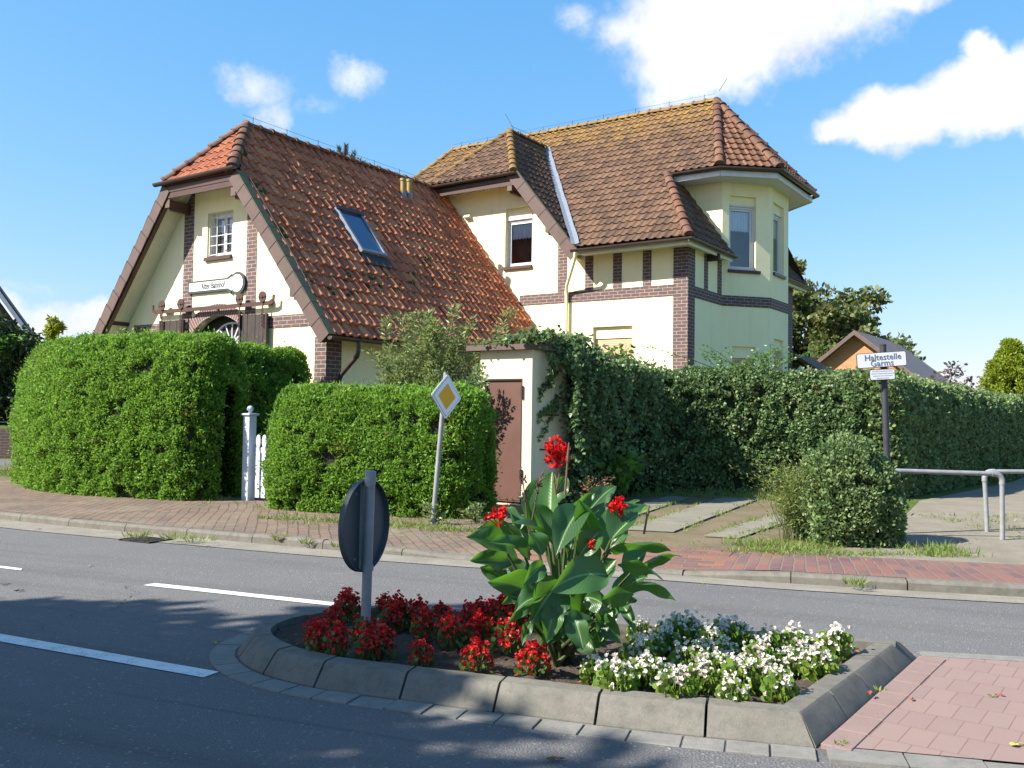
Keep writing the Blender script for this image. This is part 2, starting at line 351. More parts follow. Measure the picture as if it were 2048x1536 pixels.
def m_pink():
    m, nt = new_mat('pink_block_paving'); b = NB(nt); co = b.coord('UV')
    t = b.n('ShaderNodeTexBrick'); t.offset = .5; b.put(t.inputs['Vector'], co)
    for k, v in (('Color1', (.235, .162, .143)), ('Color2', (.21, .145, .13)), ('Mortar', (.165, .095, .08))): t.inputs[k].default_value = (*v, 1)
    t.inputs['Scale'].default_value = 1; t.inputs['Mortar Size'].default_value = .0028; t.inputs['Mortar Smooth'].default_value = .2
    t.inputs['Brick Width'].default_value = .128; t.inputs['Row Height'].default_value = .265
    col = b.mix(b.rng(b.noise(co, 5, 6, .7), .4, .75, 0, .45), t.outputs[0], (.24, .18, .15))
    col = b.mix(b.rng(b.noise(co, 140, 3, .7), .55, .75, 0, .5), col, (.28, .22, .19))
    h = b.m('SUBTRACT', b.m('MULTIPLY', b.noise(co, 120, 4), .3), t.outputs[1])
    b.out(b.principled(col, .85, .2, b.bump(h, .5, .006))); return m
M['pink'] = m_pink()
def m_ground(name, a, c, d, s1=1.2, s2=30, bump=.6):
    m, nt = new_mat(name); b = NB(nt); co = b.coord()
    col = b.mix(b.rng(b.noise(co, s1, 7, .65), .38, .62), a, c)
    col = b.mix(b.rng(b.noise(co, s2, 5, .7), .45, .7, 0, .8), col, d)
    b.out(b.principled(col, .95, .1, b.bump(b.noise(co, s2 * 1.5, 6, .75), bump, .02))); return m
M['lawn'] = m_ground('lawn_ground', (.06, .10, .02), (.09, .13, .03), (.05, .07, .02))
M['drive'] = m_ground('driveway_dirt', (.19, .145, .10), (.135, .11, .072), (.10, .10, .04))
M['gravel'] = m_ground('gravel_path', (.25, .225, .18), (.20, .175, .135), (.15, .135, .10), 2, 70)
M['sand'] = m_ground('sandy_gutter', (.255, .235, .20), (.20, .185, .155), (.16, .145, .115), 2.5, 90, .4)
M['soil'] = m_ground('dark_soil', (.085, .066, .052), (.125, .10, .08), (.05, .04, .03), 3, 45, 1.0)
M['slab'] = m_ground('concrete_slab', (.22, .205, .165), (.175, .165, .13), (.14, .135, .09), 2, 60, .3)
def m_line():
    m, nt = new_mat('road_paint'); b = NB(nt); co = b.coord()
    f = b.rng(b.m('ADD', b.m('MULTIPLY', b.noise(co, 70, 5, .8), .6), b.m('MULTIPLY', b.noise(co, 5, 5, .7), .4)), .50, .62, 0, .85)
    col = b.mix(f, (.60, .60, .585), (.17, .165, .16)); col = b.mix(b.rng(b.noise(co, 3, 4), .4, .7, 0, .3), col, (.55, .54, .52))
    b.out(b.principled(col, .7, .25)); return m
M['line'] = m_line()
def m_canna():
    m, nt = new_mat('canna_leaf'); b = NB(nt); uv = b.coord('UV')
    sx = b.n('ShaderNodeSeparateXYZ'); b.put(sx.inputs[0], uv)
    side = b.m('ABSOLUTE', b.m('SUBTRACT', sx.outputs[0], .5))
    w = b.m('SINE', b.m('MULTIPLY', b.m('SUBTRACT', sx.outputs[1], b.m('MULTIPLY', side, .55)), 120.))
    rib = b.rng(side, .012, .035, 1, 0)
    r = b.n('ShaderNodeObjectInfo').outputs['Random']
    base = b.mix(r, (.020, .058, .020), (.042, .11, .028))
    col = b.mix(b.rng(w, .2, 1, 0, .3), base, (.085, .17, .06)); col = b.mix(rib, col, (.20, .32, .10))
    col = b.mix(b.rng(b.noise(b.coord(), 8, 4), .5, .75, 0, .3), col, (.06, .10, .04))
    p = b.principled(col, .38, .5, b.bump(w, .12, .003))
    tr = b.n('ShaderNodeBsdfTranslucent'); b.put(tr.inputs[0], b.mix(b.rng(w, .2, 1, 0, .3), (.16, .42, .03), (.10, .30, .02)))
    mx = b.n('ShaderNodeMixShader'); mx.inputs[0].default_value = .27
    b.L.new(p, mx.inputs[1]); b.L.new(tr.outputs[0], mx.inputs[2]); b.out(mx.outputs[0]); return m
M['canna'] = m_canna()

# ------------------------------------------------------------------ builders
def tag(o, label=None, cat=None, group=None, kind=None):
    if label: o['label'] = label
    if cat: o['category'] = cat
    if group: o['group'] = group
    if kind: o['kind'] = kind
    return o
def empty(name, loc=(0, 0, 0), rz=0.):
    o = bpy.data.objects.new(name, None); COL.objects.link(o)
    o.location = loc; o.rotation_euler = (0, 0, rz); o.empty_display_size = .2
    return o
class MB:
    def __init__(s): s.v = []; s.f = []; s.uv = {}; s.r = {}
    def add(s, vs, fs, uvs=None, r=None):
        k = len(s.v); s.v += [tuple(p) for p in vs]
        for i, f in enumerate(fs):
            if uvs: s.uv[len(s.f)] = [uvs[j] for j in f]
            if r is not None: s.r[len(s.f)] = r
            s.f.append(tuple(k + j for j in f))
    def box(s, x0, x1, y0, y1, z0, z1):
        s.add([(x0, y0, z0), (x1, y0, z0), (x1, y1, z0), (x0, y1, z0), (x0, y0, z1), (x1, y0, z1), (x1, y1, z1), (x0, y1, z1)],
              [(3, 2, 1, 0), (4, 5, 6, 7), (0, 1, 5, 4), (1, 2, 6, 5), (2, 3, 7, 6), (3, 0, 4, 7)])
    def ext(s, poly, vec, r=None):              # polygon pushed along a vector
        n = len(poly); p = [Vector(q) for q in poly]; w = Vector(vec)
        nn = Vector((0, 0, 0))
        for i in range(n): nn += p[i].cross(p[(i + 1) % n])
        if nn.dot(w) > 0: p = p[::-1]
        vs = p + [q + w for q in p]
        s.add(vs, [tuple(range(n)), tuple(range(2 * n - 1, n - 1, -1))] + [(i, i + n, (i + 1) % n + n, (i + 1) % n) for i in range(n)], r=r)
    def bar(s, a, b, w, h, up=(0, 0, 1), r=None):       # square bar between two points
        a = Vector(a); b = Vector(b); d = (b - a).normalized(); x = d.cross(Vector(up))
        if x.length < 1e-4: x = d.cross(Vector((0, 1, 0)))
        x.normalize(); y = x.cross(d)
        q = [a + x * w / 2 + y * h / 2, a - x * w / 2 + y * h / 2, a - x * w / 2 - y * h / 2, a + x * w / 2 - y * h / 2]
        s.ext(q, b - a, r)
    def tube(s, pts, r, n=10, cap=True, rr=None, rnd=None):
        pts = [Vector(p) for p in pts]; rs = r if isinstance(r, (list, tuple)) else [r] * len(pts)
        k0 = []; vs = []; fs = []
        ref = None
        for i, p in enumerate(pts):
            d = (pts[min(i + 1, len(pts) - 1)] - pts[max(i - 1, 0)]).normalized()
            if ref is None: ref = Vector((0, 0, 1)) if abs(d.z) < .9 else Vector((1, 0, 0))
            x = d.cross(ref).normalized(); y = x.cross(d).normalized(); ref = y
            for j in range(n):
                a = 2 * math.pi * j / n
                vs.append(p + (x * math.cos(a) + y * math.sin(a)) * rs[i])
        for i in range(len(pts) - 1):
            for j in range(n):
                fs.append((i * n + j, i * n + (j + 1) % n, (i + 1) * n + (j + 1) % n, (i + 1) * n + j))
        if cap:
            fs.append(tuple(range(n - 1, -1, -1))); fs.append(tuple((len(pts) - 1) * n + j for j in range(n)))
        s.add(vs, fs, r=rnd)
    def build(s, name, mat, parent=None, smooth=False, bevel=0., sharp=40):
        me = bpy.data.meshes.new(name); me.from_pydata(s.v, [], s.f)
        uvl = me.uv_layers.new(name='UVMap').data
        me.update()
        for p in me.polygons:
            li = p.loop_indices
            if p.index in s.uv:
                for k, l in enumerate(li): uvl[l].uv = s.uv[p.index][k]
            else:
                n = p.normal; h = math.hypot(n.x, n.y)
                if h < .3: ax, ay = Vector((1, 0, 0)), Vector((0, 1, 0))
                else: ax = Vector((-n.y / h, n.x / h, 0)); ay = Vector(n).cross(ax)
                if ay.z < 0: ay = -ay
                for l in li:
                    c = me.vertices[me.loops[l].vertex_index].co; uvl[l].uv = (c.dot(ax), c.dot(ay))
        if s.r:
            at_ = me.attributes.new('rnd', 'FLOAT', 'FACE')
            for i in range(len(s.f)): at_.data[i].value = s.r.get(i, .5)
        if smooth:
            me.polygons.foreach_set('use_smooth', [True] * len(me.polygons))
            try: me.set_sharp_from_angle(angle=R_(sharp))
            except Exception: pass
        o = bpy.data.objects.new(name, me); COL.objects.link(o)
        me.materials.append(mat)
        if bevel:
            b = o.modifiers.new('bevel', 'BEVEL'); b.width = bevel; b.segments = 2; b.limit_method = 'ANGLE'; b.angle_limit = R_(40)
        if parent: o.parent = parent
        return o
def one_box(name, mat, parent, *b, bevel=0.):
    m = MB(); m.box(*b); return m.build(name, mat, parent, bevel=bevel)
def copy_tree(o, parent=None):
    c = o.copy(); COL.objects.link(c)
    if parent is not None: c.parent = parent
    for ch in list(o.children): copy_tree(ch, c)
    return c

def wall_mesh(mb, outer, holes, f3, depth=None):
    """flat wall with rectangular openings; f3 maps (s, z, d) to a point, d = distance behind the face; reveals go depth deep"""
    loops = [[Vector((a, b, 0)) for a, b in outer]] + [[Vector((x0, z0, 0)), Vector((x0, z1, 0)), Vector((x1, z1, 0)), Vector((x1, z0, 0))] for (x0, x1, z0, z1) in holes]
    tri = tessellate_polygon(loops); pts = [p for l in loops for p in l]
    fs = []
    for t in tri:
        a, b, c = (pts[i] for i in t)
        fs.append(t if (b - a).cross(c - a).z > 0 else t[::-1])
    mb.add([f3(p.x, p.y, 0) for p in pts], fs)
    for (x0, x1, z0, z1) in holes:
        q = [(x0, z0), (x1, z0), (x1, z1), (x0, z1)]
        for i in range(4):
            a, b = q[i], q[(i + 1) % 4]
            mb.add([f3(*a, 0), f3(*b, 0), f3(*b, depth), f3(*a, depth)], [(0, 1, 2, 3)])

PROFILE = [(0, .05), (.1, .55), (.2, .95), (.3, 1.0), (.4, .75), (.5, .25), (.62, 0), (.82, -.04)]
def tile_plane(bm, lay, org, e, s, polys, tw=.22, th=.33, amp=.034, lip=.026, rng=None, jit=.006):
    """interlocking roof tiles as real geometry on one roof plane; polys are convex outlines in (along eave, up slope)"""
    rng = rng or random.Random(1)
    org, e, s = Vector(org), Vector(e).normalized(), Vector(s).normalized(); n = e.cross(s)
    rt = {}
    def rnd(i, k):
        if (i, k) not in rt: rt[(i, k)] = (rng.random(), rng.uniform(-1, 1), rng.uniform(-1, 1), rng.uniform(-1, 1))
        return rt[(i, k)]
    for poly in polys:
        a0, a1 = min(p[0] for p in poly), max(p[0] for p in poly); b0, b1 = min(p[1] for p in poly), max(p[1] for p in poly)
        i0, i1 = math.floor(a0 / tw), math.ceil(a1 / tw); k0, k1 = math.floor(b0 / th + 1e-4), math.ceil(b1 / th - 1e-4)
        t = bmesh.new(); tl = t.faces.layers.float.new('rnd')
        for k in range(k0, k1):
            for i in range(i0, i1):
                q = rnd(i, k); rows = []
                for (bb, zz) in ((k * th - .004, -.03), (k * th + q[1] * .005, lip), (k * th + .03, lip + .004), ((k + .5) * th, lip * .55), ((k + 1) * th + .01, 0)):
                    row = []
                    for (fx, fz) in PROFILE + [(1., .05)]:
                        z = amp * fz + zz + q[2] * jit * (fx - .5) + q[3] * jit * .5
                        row.append(t.verts.new(org + e * ((i + fx) * tw) + s * bb + n * z))
                    rows.append(row)
                for r in range(len(rows) - 1):
                    for c in range(len(PROFILE)):
                        f = t.faces.new((rows[r][c], rows[r][c + 1], rows[r + 1][c + 1], rows[r + 1][c])); f[tl] = q[0]; f.smooth = r > 0
        area = sum(poly[i][0] * poly[(i + 1) % len(poly)][1] - poly[(i + 1) % len(poly)][0] * poly[i][1] for i in range(len(poly)))
        pp = poly if area > 0 else poly[::-1]
        for i in range(len(pp)):
            (ax, ay), (bx, by) = pp[i], pp[(i + 1) % len(pp)]
            d = Vector((bx - ax, by - ay))
            if d.length < 1e-6: continue
            d.normalize(); nr = e * d.y + s * (-d.x)          # outward
            co = org + e * ax + s * ay
            bmesh.ops.bisect_plane(t, geom=t.verts[:] + t.edges[:] + t.faces[:], dist=1e-5, plane_co=co, plane_no=nr, clear_outer=True)
        try:                                             # boarding under the tiles
            uf = bm.faces.new([bm.verts.new(org + e * a + s * b - n * .045) for a, b in pp]); uf[lay] = 0.
        except ValueError: pass
        vm = {}
        for f in t.faces:
            vs = []
            for v in f.verts:
                if v not in vm: vm[v] = bm.verts.new(v.co)
                vs.append(vm[v])
            try: g = bm.faces.new(vs)
            except ValueError: continue
            g[lay] = f[tl]; g.smooth = f.smooth
        t.free()
def tile_obj(name, mat, parent, planes, **kw):
    bm = bmesh.new(); lay = bm.faces.layers.float.new('rnd')
    for pl in planes: tile_plane(bm, lay, *pl, **kw)
    me = bpy.data.meshes.new(name); bm.to_mesh(me); bm.free(); me.materials.append(mat)
    o = bpy.data.objects.new(name, me); COL.objects.link(o); o.parent = parent
    return o
def ridge_caps(name, mat, parent, lines, r=.12, L=.36, seed=3):
    rg = random.Random(seed); mb = MB()
    for a, b, up in lines:
        a, b, up = Vector(a), Vector(b), Vector(up).normalized(); d = (b - a); n = max(1, round(d.length / L)); d.normalize()
        step = (b - a).length / n; x = d.cross(up).normalized(); y = x.cross(d).normalized()
        for i in range(n):
            p0 = a + d * (i * step - .03); p1 = a + d * ((i + 1) * step + .03)
            jx, jy = rg.uniform(-.01, .01), rg.uniform(-.008, .008)
            vs = []
            for (p, rr, dz) in ((p0, r * 1.08, .012), (p0 + d * .06, r * 1.08, .012), (p0 + d * .065, r, .0), (p1, r * .93, -.012)):
                for j in range(9):
                    t = math.pi * (j / 8) * 1.1 - math.pi * .05
                    vs.append(p + x * (math.cos(t) * rr + jx) + y * (math.sin(t) * rr * .8 - .03 + dz + jy))
            fs = [(k * 9 + j, k * 9 + j + 1, (k + 1) * 9 + j + 1, (k + 1) * 9 + j) for k in range(3) for j in range(8)]
            fs.append(tuple(range(8, -1, -1)))
            mb.add(vs, fs, r=rg.random())
    return mb.build(name, mat, parent, smooth=True)

def np_mesh(name, V, counts, idx, mat, rnd=None, parent=None, smooth=False):
    me = bpy.data.meshes.new(name)
    me.vertices.add(len(V)); me.vertices.foreach_set('co', np.asarray(V, np.float32).ravel())
    me.loops.add(len(idx)); me.loops.foreach_set('vertex_index', np.asarray(idx, np.int32))
    st = np.concatenate(([0], np.cumsum(counts)[:-1])).astype(np.int32)
    me.polygons.add(len(counts)); me.polygons.foreach_set('loop_start', st); me.polygons.foreach_set('loop_total', np.asarray(counts, np.int32))
    if rnd is not None:
        a = me.attributes.new('rnd', 'FLOAT', 'FACE'); a.data.foreach_set('value', np.asarray(rnd, np.float32))
    me.update(calc_edges=True)
    if smooth: me.polygons.foreach_set('use_smooth', np.ones(len(counts), bool))
    me.materials.append(mat)
    o = bpy.data.objects.new(name, me); COL.objects.link(o)
    if parent: o.parent = parent
    return o
def nrm(a): return a / np.maximum(np.linalg.norm(a, axis=1, keepdims=True), 1e-9)
SHAPES = {'diamond': [(0, 0), (.45, .5), (1, 0), (.45, -.5)],
          'oval': [(0, 0), (.25, .42), (.65, .5), (1, 0), (.65, -.5), (.25, -.42)],
          'ivy': [(0, 0), (.05, .42), (.38, .5), (1, 0), (.38, -.5), (.05, -.42)],
          'round': [(0, 0), (.12, .42), (.5, .56), (.88, .4), (1, 0), (.88, -.4), (.5, -.56), (.12, -.42)],
          'blade': [(0, .5), (.6, .35), (1, 0), (.6, -.35), (0, -.5)]}
def leaves(name, P, A, L, W, mat, rs, parent=None, shape='diamond', fold=.25, side=None, rnd=None, curl=0.):
    """many small leaf faces: P bases, A axes, L lengths, W widths"""
    n = len(P); A = nrm(np.asarray(A, float)); L = np.broadcast_to(L, (n,)); W = np.broadcast_to(W, (n,))
    if side is None: side = rs.normal(size=(n, 3))
    B = nrm(np.cross(A, side)); C = np.cross(A, B)
    sh = SHAPES[shape]; k = len(sh); V = np.zeros((n, k, 3))
    for j, (t, w) in enumerate(sh):
        V[:, j] = P + A * (L * t)[:, None] + B * (W * w)[:, None] + C * (W * fold * abs(w) - L * curl * t * t)[:, None]
    idx = np.arange(n * k)
    return np_mesh(name, V.reshape(-1, 3), np.full(n, k), idx, mat, rs.random(n) if rnd is None else rnd, parent)
def vnoise(P, s, off=0.):
    o = Vector((off, off * 1.7, off * .3))
    return np.array([mnoise.noise(Vector(p) * s + o) for p in P])

# ------------------------------------------------------------------ the ground, the road and the pavements
def strip(name, rows, mat, kind='structure', close_z=None):
    """surface lofted between polylines with the same number of points; uv in metres"""
    mb = MB(); n = len(rows[0]); s = [0.]
    mid = rows[0]
    for i in range(1, n): s.append(s[-1] + (Vector(mid[i]) - Vector(mid[i - 1])).length)
    w = [[0.] * n]
    for r in range(1, len(rows)): w.append([w[-1][i] + (Vector(rows[r][i]) - Vector(rows[r - 1][i])).length for i in range(n)])
    for r in range(len(rows) - 1):
        for i in range(n - 1):
            vs = [rows[r][i], rows[r][i + 1], rows[r + 1][i + 1], rows[r + 1][i]]
            uv = [(s[i], w[r][i]), (s[i + 1], w[r][i + 1]), (s[i + 1], w[r + 1][i + 1]), (s[i], w[r + 1][i])]
            a = (Vector(vs[1]) - Vector(vs[0])).cross(Vector(vs[3]) - Vector(vs[0])).z
            f = (0, 1, 2, 3) if a >= 0 else (3, 2, 1, 0)
            mb.add(vs, [f], uv)
    o = mb.build(name, mat); o['kind'] = kind; return o
def sheet(name, poly, z, mat, kind='structure'):
    mb = MB(); tri = tessellate_polygon([[Vector((x, y, 0)) for x, y in poly]])
    P = [(x, y, z) for x, y in poly]; fs = []
    for t in tri:
        a, b, c = (Vector(P[i]) for i in t)
        fs.append(t if (b - a).cross(c - a).z > 0 else t[::-1])
    mb.add(P, fs); o = mb.build(name, mat); o['kind'] = kind; return o
def smooth_line(pts, n=6):
    out = []; P = [Vector(p) for p in pts]
    for i in range(len(P) - 1):
        p0, p1, p2, p3 = P[max(i - 1, 0)], P[i], P[i + 1], P[min(i + 2, len(P) - 1)]
        for k in range(n):
            t = k / n
            out.append(.5 * (2 * p1 + (p2 - p0) * t + (2 * p0 - 5 * p1 + 4 * p2 - p3) * t * t + (3 * p1 - p0 - 3 * p2 + p3) * t ** 3))
    out.append(P[-1]); return out

ground = sheet('ground', [(-900, -300), (900, -300), (900, 1500), (-900, 1500)], -.06, M['lawn'])
KERB = smooth_line([(-60, 44, 0), (-30, 26.3, 0), (-15, 17.35, 0), (-7.04, 12.75, 0), (-5.01, 11.7, 0), (-3.39, 10.96, 0), (-1.92, 10.28, 0), (-.35, 9.66, 0), (1.26, 9.1, 0), (2.74, 8.58, 0), (4.5, 8.12, 0), (8, 7.35, 0), (18, 5.6, 0), (60, 0, 0)])
def kerb_h(x):                     # the kerb is dropped in front of the driveway
    t = max(0, min(1, (x + 2.0) / 1.8)) * max(0, min(1, (2.6 - x) / 1.2)); t = t * t * (3 - 2 * t)
    return .10 - .065 * t
def offs(line, d, z=None):
    o = []
    for i, p in enumerate(line):
        q = line[min(i + 1, len(line) - 1)] - line[max(i - 1, 0)]; n = Vector((-q.y, q.x, 0)).normalized()
        v = p + n * d(p.x) if callable(d) else p + n * d
        v.z = z(p.x) if callable(z) else (p.z if z is None else z); o.append(v)
    return o
asph = lambda x: -.33 - .2 * max(0, min(1, (1.5 - x) / 6))
edge = offs(KERB, asph, .0)
near = [Vector((p.x, -12 - .1 * abs(p.x) * 0, 0)) for p in KERB]
strip('road', [near, edge], M['asphalt'])
strip('gutter_strip', [[p + Vector((0, 0, .006)) for p in edge], offs(KERB, .02, .004)], M['sand'])
# kerb stones along the far side (one continuous line, joints every metre)
def far_kerb():
    mb = MB(); acc = 0.; cut = []
    L = KERB; s = [0.]
    for i in range(1, len(L)): s.append(s[-1] + (L[i] - L[i - 1]).length)
    def pt(d):
        d = max(0, min(s[-1] - .001, d)); i = max(j for j in range(len(s)) if s[j] <= d); i = min(i, len(L) - 2)
        t = (d - s[i]) / (s[i + 1] - s[i]); p = L[i].lerp(L[i + 1], t); q = (L[i + 1] - L[i]).normalized(); return p, Vector((-q.y, q.x, 0))
    rg = random.Random(5)
    d = 30.; 
    while d < s[-1] - 40:
        jz = rg.uniform(-.006, .006); gap = rg.uniform(.006, .014); vs = []
        for e in (d + gap, d + .5, d + 1.0):
            p, n = pt(e); h = kerb_h(p.x) + jz
            for (o_, z) in ((0, -.05), (.005, h - .03), (.03, h), (.12, h + .002), (.12, -.05)):
                q = p + n * o_; vs.append((q.x, q.y, z))
        fs = [(k * 5 + j, (k + 1) * 5 + j, (k + 1) * 5 + j + 1, k * 5 + j + 1) for k in range(2) for j in range(4)] + [(0, 1, 2, 3, 4), (14, 13, 12, 11, 10)]
        mb.add(vs, fs); d += 1.0
    o = mb.build('kerb', M['concrete']); o['kind'] = 'structure'
far_kerb()
# brick pavement, from the kerb back to the hedges
BACK = lambda x: 4.6 - .9 * max(0, min(1, (x + 6) / 5)) - 1.9 * max(0, min(1, (x + 1.2) / 1.2)) - .5 * max(0, min(1, (x - 1) / 2))
ln = [p for p in KERB if -40 < p.x < 30]
jh = min(range(len(ln)), key=lambda i: abs(ln[i].x - 2.1)); jx = min(range(len(ln)), key=lambda i: abs(ln[i].x + .35)); il = ln[:jx + 1]; ir = ln[jx:jh + 1]; ih = ln[jh:]
for nm, li, mt in (('pavement', il, M['pave']), ('pavement', ir, M['pave_r']), ('pavement', ih, M['pave_h'])):
    bk = (lambda x: 4.0) if li is il else (lambda x: max(1.35, 3.4 - 1.5 * (x + .4)) if x < 4 else 1.35)
    rows = [offs(li, .12, lambda x: kerb_h(x) + .0), offs(li, lambda x: .12 + .5 * bk(x), lambda x: .10 if True else 0), offs(li, bk, .10)]
    strip(nm, rows, mt)
GZ = .094
bl = offs(KERB, 1.2, GZ)
sheet('garden_ground', [(p.x, p.y) for p in bl] + [(260, -10), (260, 400), (-260, 400), (-260, 160)], GZ - .012, M['lawn'])
sheet('driveway', [(-.9, 11.2), (1.4, 10.1), (3.1, 9.75), (3.4, 10.6), (4.4, 13.0), (5.6, 17.6), (5.4, 18.6), (.6, 18.2), (-.6, 15.8), (-4.6, 18.2), (-4.6, 14.8), (-3.3, 13.5), (-2.2, 12.2)], GZ - .006, M['drive'])
sheet('gravel_path', [(3.0, 9.75), (5.0, 9.3), (9, 8.4), (12, 8.6), (10.5, 13), (13.2, 18), (22, 30), (34, 48), (30, 50), (12.6, 23.2), (7.5, 17.0), (5.2, 12.6), (4.4, 10.9), (3.3, 10.3)], GZ - .002, M['gravel'])
for poly in ([(1.45, 11.8), (2.05, 11.62), (4.55, 16.85), (3.93, 17.05)], [(2.34, 11.25), (2.74, 11.10), (4.35, 13.75), (3.95, 13.95)], [(.85, 12.1), (1.2, 12.0), (3.3, 16.9), (2.9, 17.05)]):
    mb = MB(); a, b, c, d = [Vector((*p, GZ + .004)) for p in poly]; n = 5 if (d - a).length > 4 else 3
    for i in range(n):
        t0, t1 = (i + .008) / n, (i + .992) / n
        mb.ext([a.lerp(d, t0), b.lerp(c, t0), b.lerp(c, t1), a.lerp(d, t1)], (0, 0, .012 + .003 * (i % 2)))
    o = mb.build('paving_slabs', M['slab']); o['kind'] = 'structure'
# painted lines
def line_mark(pts, z=.005):
    mb = MB(); mb.add([(x, y, z) for x, y in pts], [(0, 1, 2, 3)] if True else [])
    o = mb.build('lane_marking', M['line']); o['kind'] = 'structure'
line_mark([(-1.72, 5.29), (-1.67, 5.41), (-4.6, 6.82), (-4.66, 6.69)])
line_mark([(-1.17, 7.22), (-1.14, 7.34), (-3.10, 8.16), (-3.16, 8.05)])
line_mark([(-4.56, 8.70), (-4.6, 8.80), (-6.6, 9.75), (-6.66, 9.63)])
line_mark([(-8.0, 10.2), (-8.05, 10.32), (-10.1, 11.35), (-10.1, 11.22)])
# pink block paving beside the island, and its concrete edging
mb = MB()
P = [Vector((1.44, 4.30)), Vector((2.62, 5.95)), Vector((9, 4.75)), Vector((9, 2.55))]
e1 = (Vector((2.61, 5.93)) - Vector((1.42, 4.3))).normalized(); e2 = Vector((-e1.y, e1.x))
mb.add([(p.x, p.y, .022) for p in P], [(3, 2, 1, 0)] if (P[1] - P[0]).cross(P[3] - P[0]) < 0 else [(0, 1, 2, 3)], [(-(p - P[0]).dot(e2) - .145, (p - P[0]).dot(e1)) for p in P])
o = mb.build('pink_paving', M['pink']); o['kind'] = 'structure'
if o.data.polygons[0].normal.z < 0: o.data.flip_normals()
mb = MB(); a_, b_ = P[0], P[1]; n_ = -e2 * .138
rg = random.Random(6); d_ = 0.
while d_ < (b_ - a_).length - .02:                       # a border course of blocks along the kerb foot
    f_ = min(d_ + .265, (b_ - a_).length); p, q = a_ + e1 * (d_ + .003), a_ + e1 * (f_ - .003)
    mb.ext([(p.x, p.y, .0), (q.x, q.y, .0), (q.x + n_.x, q.y + n_.y, .0), (p.x + n_.x, p.y + n_.y, .0)], (0, 0, .026 + rg.uniform(0, .002))); d_ = f_
o = mb.build('border_blocks', m_concrete('pink_border', (.235, .162, .143), (.21, .145, .13), (.23, .17, .15)), bevel=.003); o['kind'] = 'structure'
mb = MB(); rg = random.Random(2)
def edging(a, b, w, L=.33):
    a, b = Vector(a), Vector(b); d = (b - a).normalized(); n = Vector((-d.y, d.x)); k = int((b - a).length / L)
    for i in range(k):
        p, q = a + d * (i * L + .004), a + d * ((i + 1) * L - .004); z = .016 + rg.uniform(0, .006)
        mb.ext([(p.x, p.y, -.02), (q.x, q.y, -.02), (q.x + n.x * w, q.y + n.y * w, -.02), (p.x + n.x * w, p.y + n.y * w, -.02)], (0, 0, z + .02))
edging((1.42, 4.12), (9, 2.35), .17); edging((2.66, 5.97), (9, 4.80), .13)
o = mb.build('edging_stones', M['concrete_l']); o['kind'] = 'structure'

# ------------------------------------------------------------------ the traffic island: kerb stones, gutter stones, soil
def catmull_closed(pts, n=8):
    P = [Vector(p) for p in pts]; N = len(P); out = []
    for i in range(N):
        p0, p1, p2, p3 = P[i - 1], P[i], P[(i + 1) % N], P[(i + 2) % N]
        for k in range(n):
            t = k / n; out.append(.5 * (2 * p1 + (p2 - p0) * t + (2 * p0 - 5 * p1 + 4 * p2 - p3) * t * t + (3 * p1 - p0 - 3 * p2 + p3) * t ** 3))
    return out
isl = tag(empty('traffic_island', (.3, 5.3, 0)), 'teardrop shaped traffic island edged with grey sloping kerb stones round dark soil', 'traffic island')
# outline of the kerb foot: front right corner -> along the front to the round left tip -> back side -> back right corner
FOOT = smooth_line([(1.42, 4.30, 0), (.93, 4.43, 0), (.43, 4.58, 0), (-.06, 4.75, 0), (-.56, 4.93, 0), (-1.07, 5.13, 0), (-1.46, 5.42, 0), (-1.68, 5.79, 0), (-1.70, 6.12, 0), (-1.56, 6.45, 0), (-1.25, 6.72, 0), (-.75, 6.85, 0), (0, 6.66, 0), (.9, 6.40, 0), (1.8, 6.14, 0), (2.61, 5.93, 0)], 5)
KH = .13
def inset(line, d, z):
    o = []
    for i, p in enumerate(line):
        a = line[i] - line[i - 1] if i > 0 else line[1] - line[0]; b = line[i + 1] - line[i] if i < len(line) - 1 else a
        q = (a.normalized() + b.normalized()); n = Vector((q.y, -q.x, 0)).normalized(); v = p + n * d; v.z = z; o.append(v)
    return o
e1v = (Vector((2.61, 5.93, 0)) - Vector((1.42, 4.3, 0))).normalized()
inn = Vector((-e1v.y, e1v.x, 0))
secs = [(0, -.04), (.004, .01), (.085, KH - .012), (.105, KH), (.20, KH + .004), (.205, -.02)]
lines = [inset(FOOT, d, z) for d, z in secs]
# mitre both right-hand corners: push the profile ends onto the plane of the right side
for li, (d, z) in zip(lines, secs):
    for idx, nb in ((0, 1), (-1, -2)):
        p, q = li[idx], li[nb]; dr = (p - q).normalized(); base = Vector((1.42, 4.3, 0)) + inn * d
        t = ((base - p).dot(inn)) / dr.dot(inn); v = p + dr * t; v.z = z; li[idx] = v
S = [0.]
for i in range(1, len(FOOT)): S.append(S[-1] + (FOOT[i] - FOOT[i - 1]).length)
def sample(li, d):
    i = max(j for j in range(len(S)) if S[j] <= d + 1e-6); i = min(i, len(S) - 2)
    t = (d - S[i]) / (S[i + 1] - S[i]); return li[i].lerp(li[i + 1], t)
def kerb_stone(d0, d1, jz):
    mb = MB(); k = 4; n = len(lines); vs = []
    for e in range(k + 1):
        for li in lines: vs.append(sample(li, d0 + (d1 - d0) * e / k) + Vector((0, 0, jz)))
    fs = [(a * n + j, a * n + j + 1, (a + 1) * n + j + 1, (a + 1) * n + j) for a in range(k) for j in range(n - 1)]
    fs += [tuple(range(n - 1, -1, -1)), tuple(k * n + j for j in range(n))]
    mb.add(vs, fs); o = mb.build('kerb_stone', M['concrete'], smooth=True, sharp=25); o.parent = isl
    o.matrix_parent_inverse = Matrix.Translation(-isl.location)
cuts = [0., .50]; rg = random.Random(4)
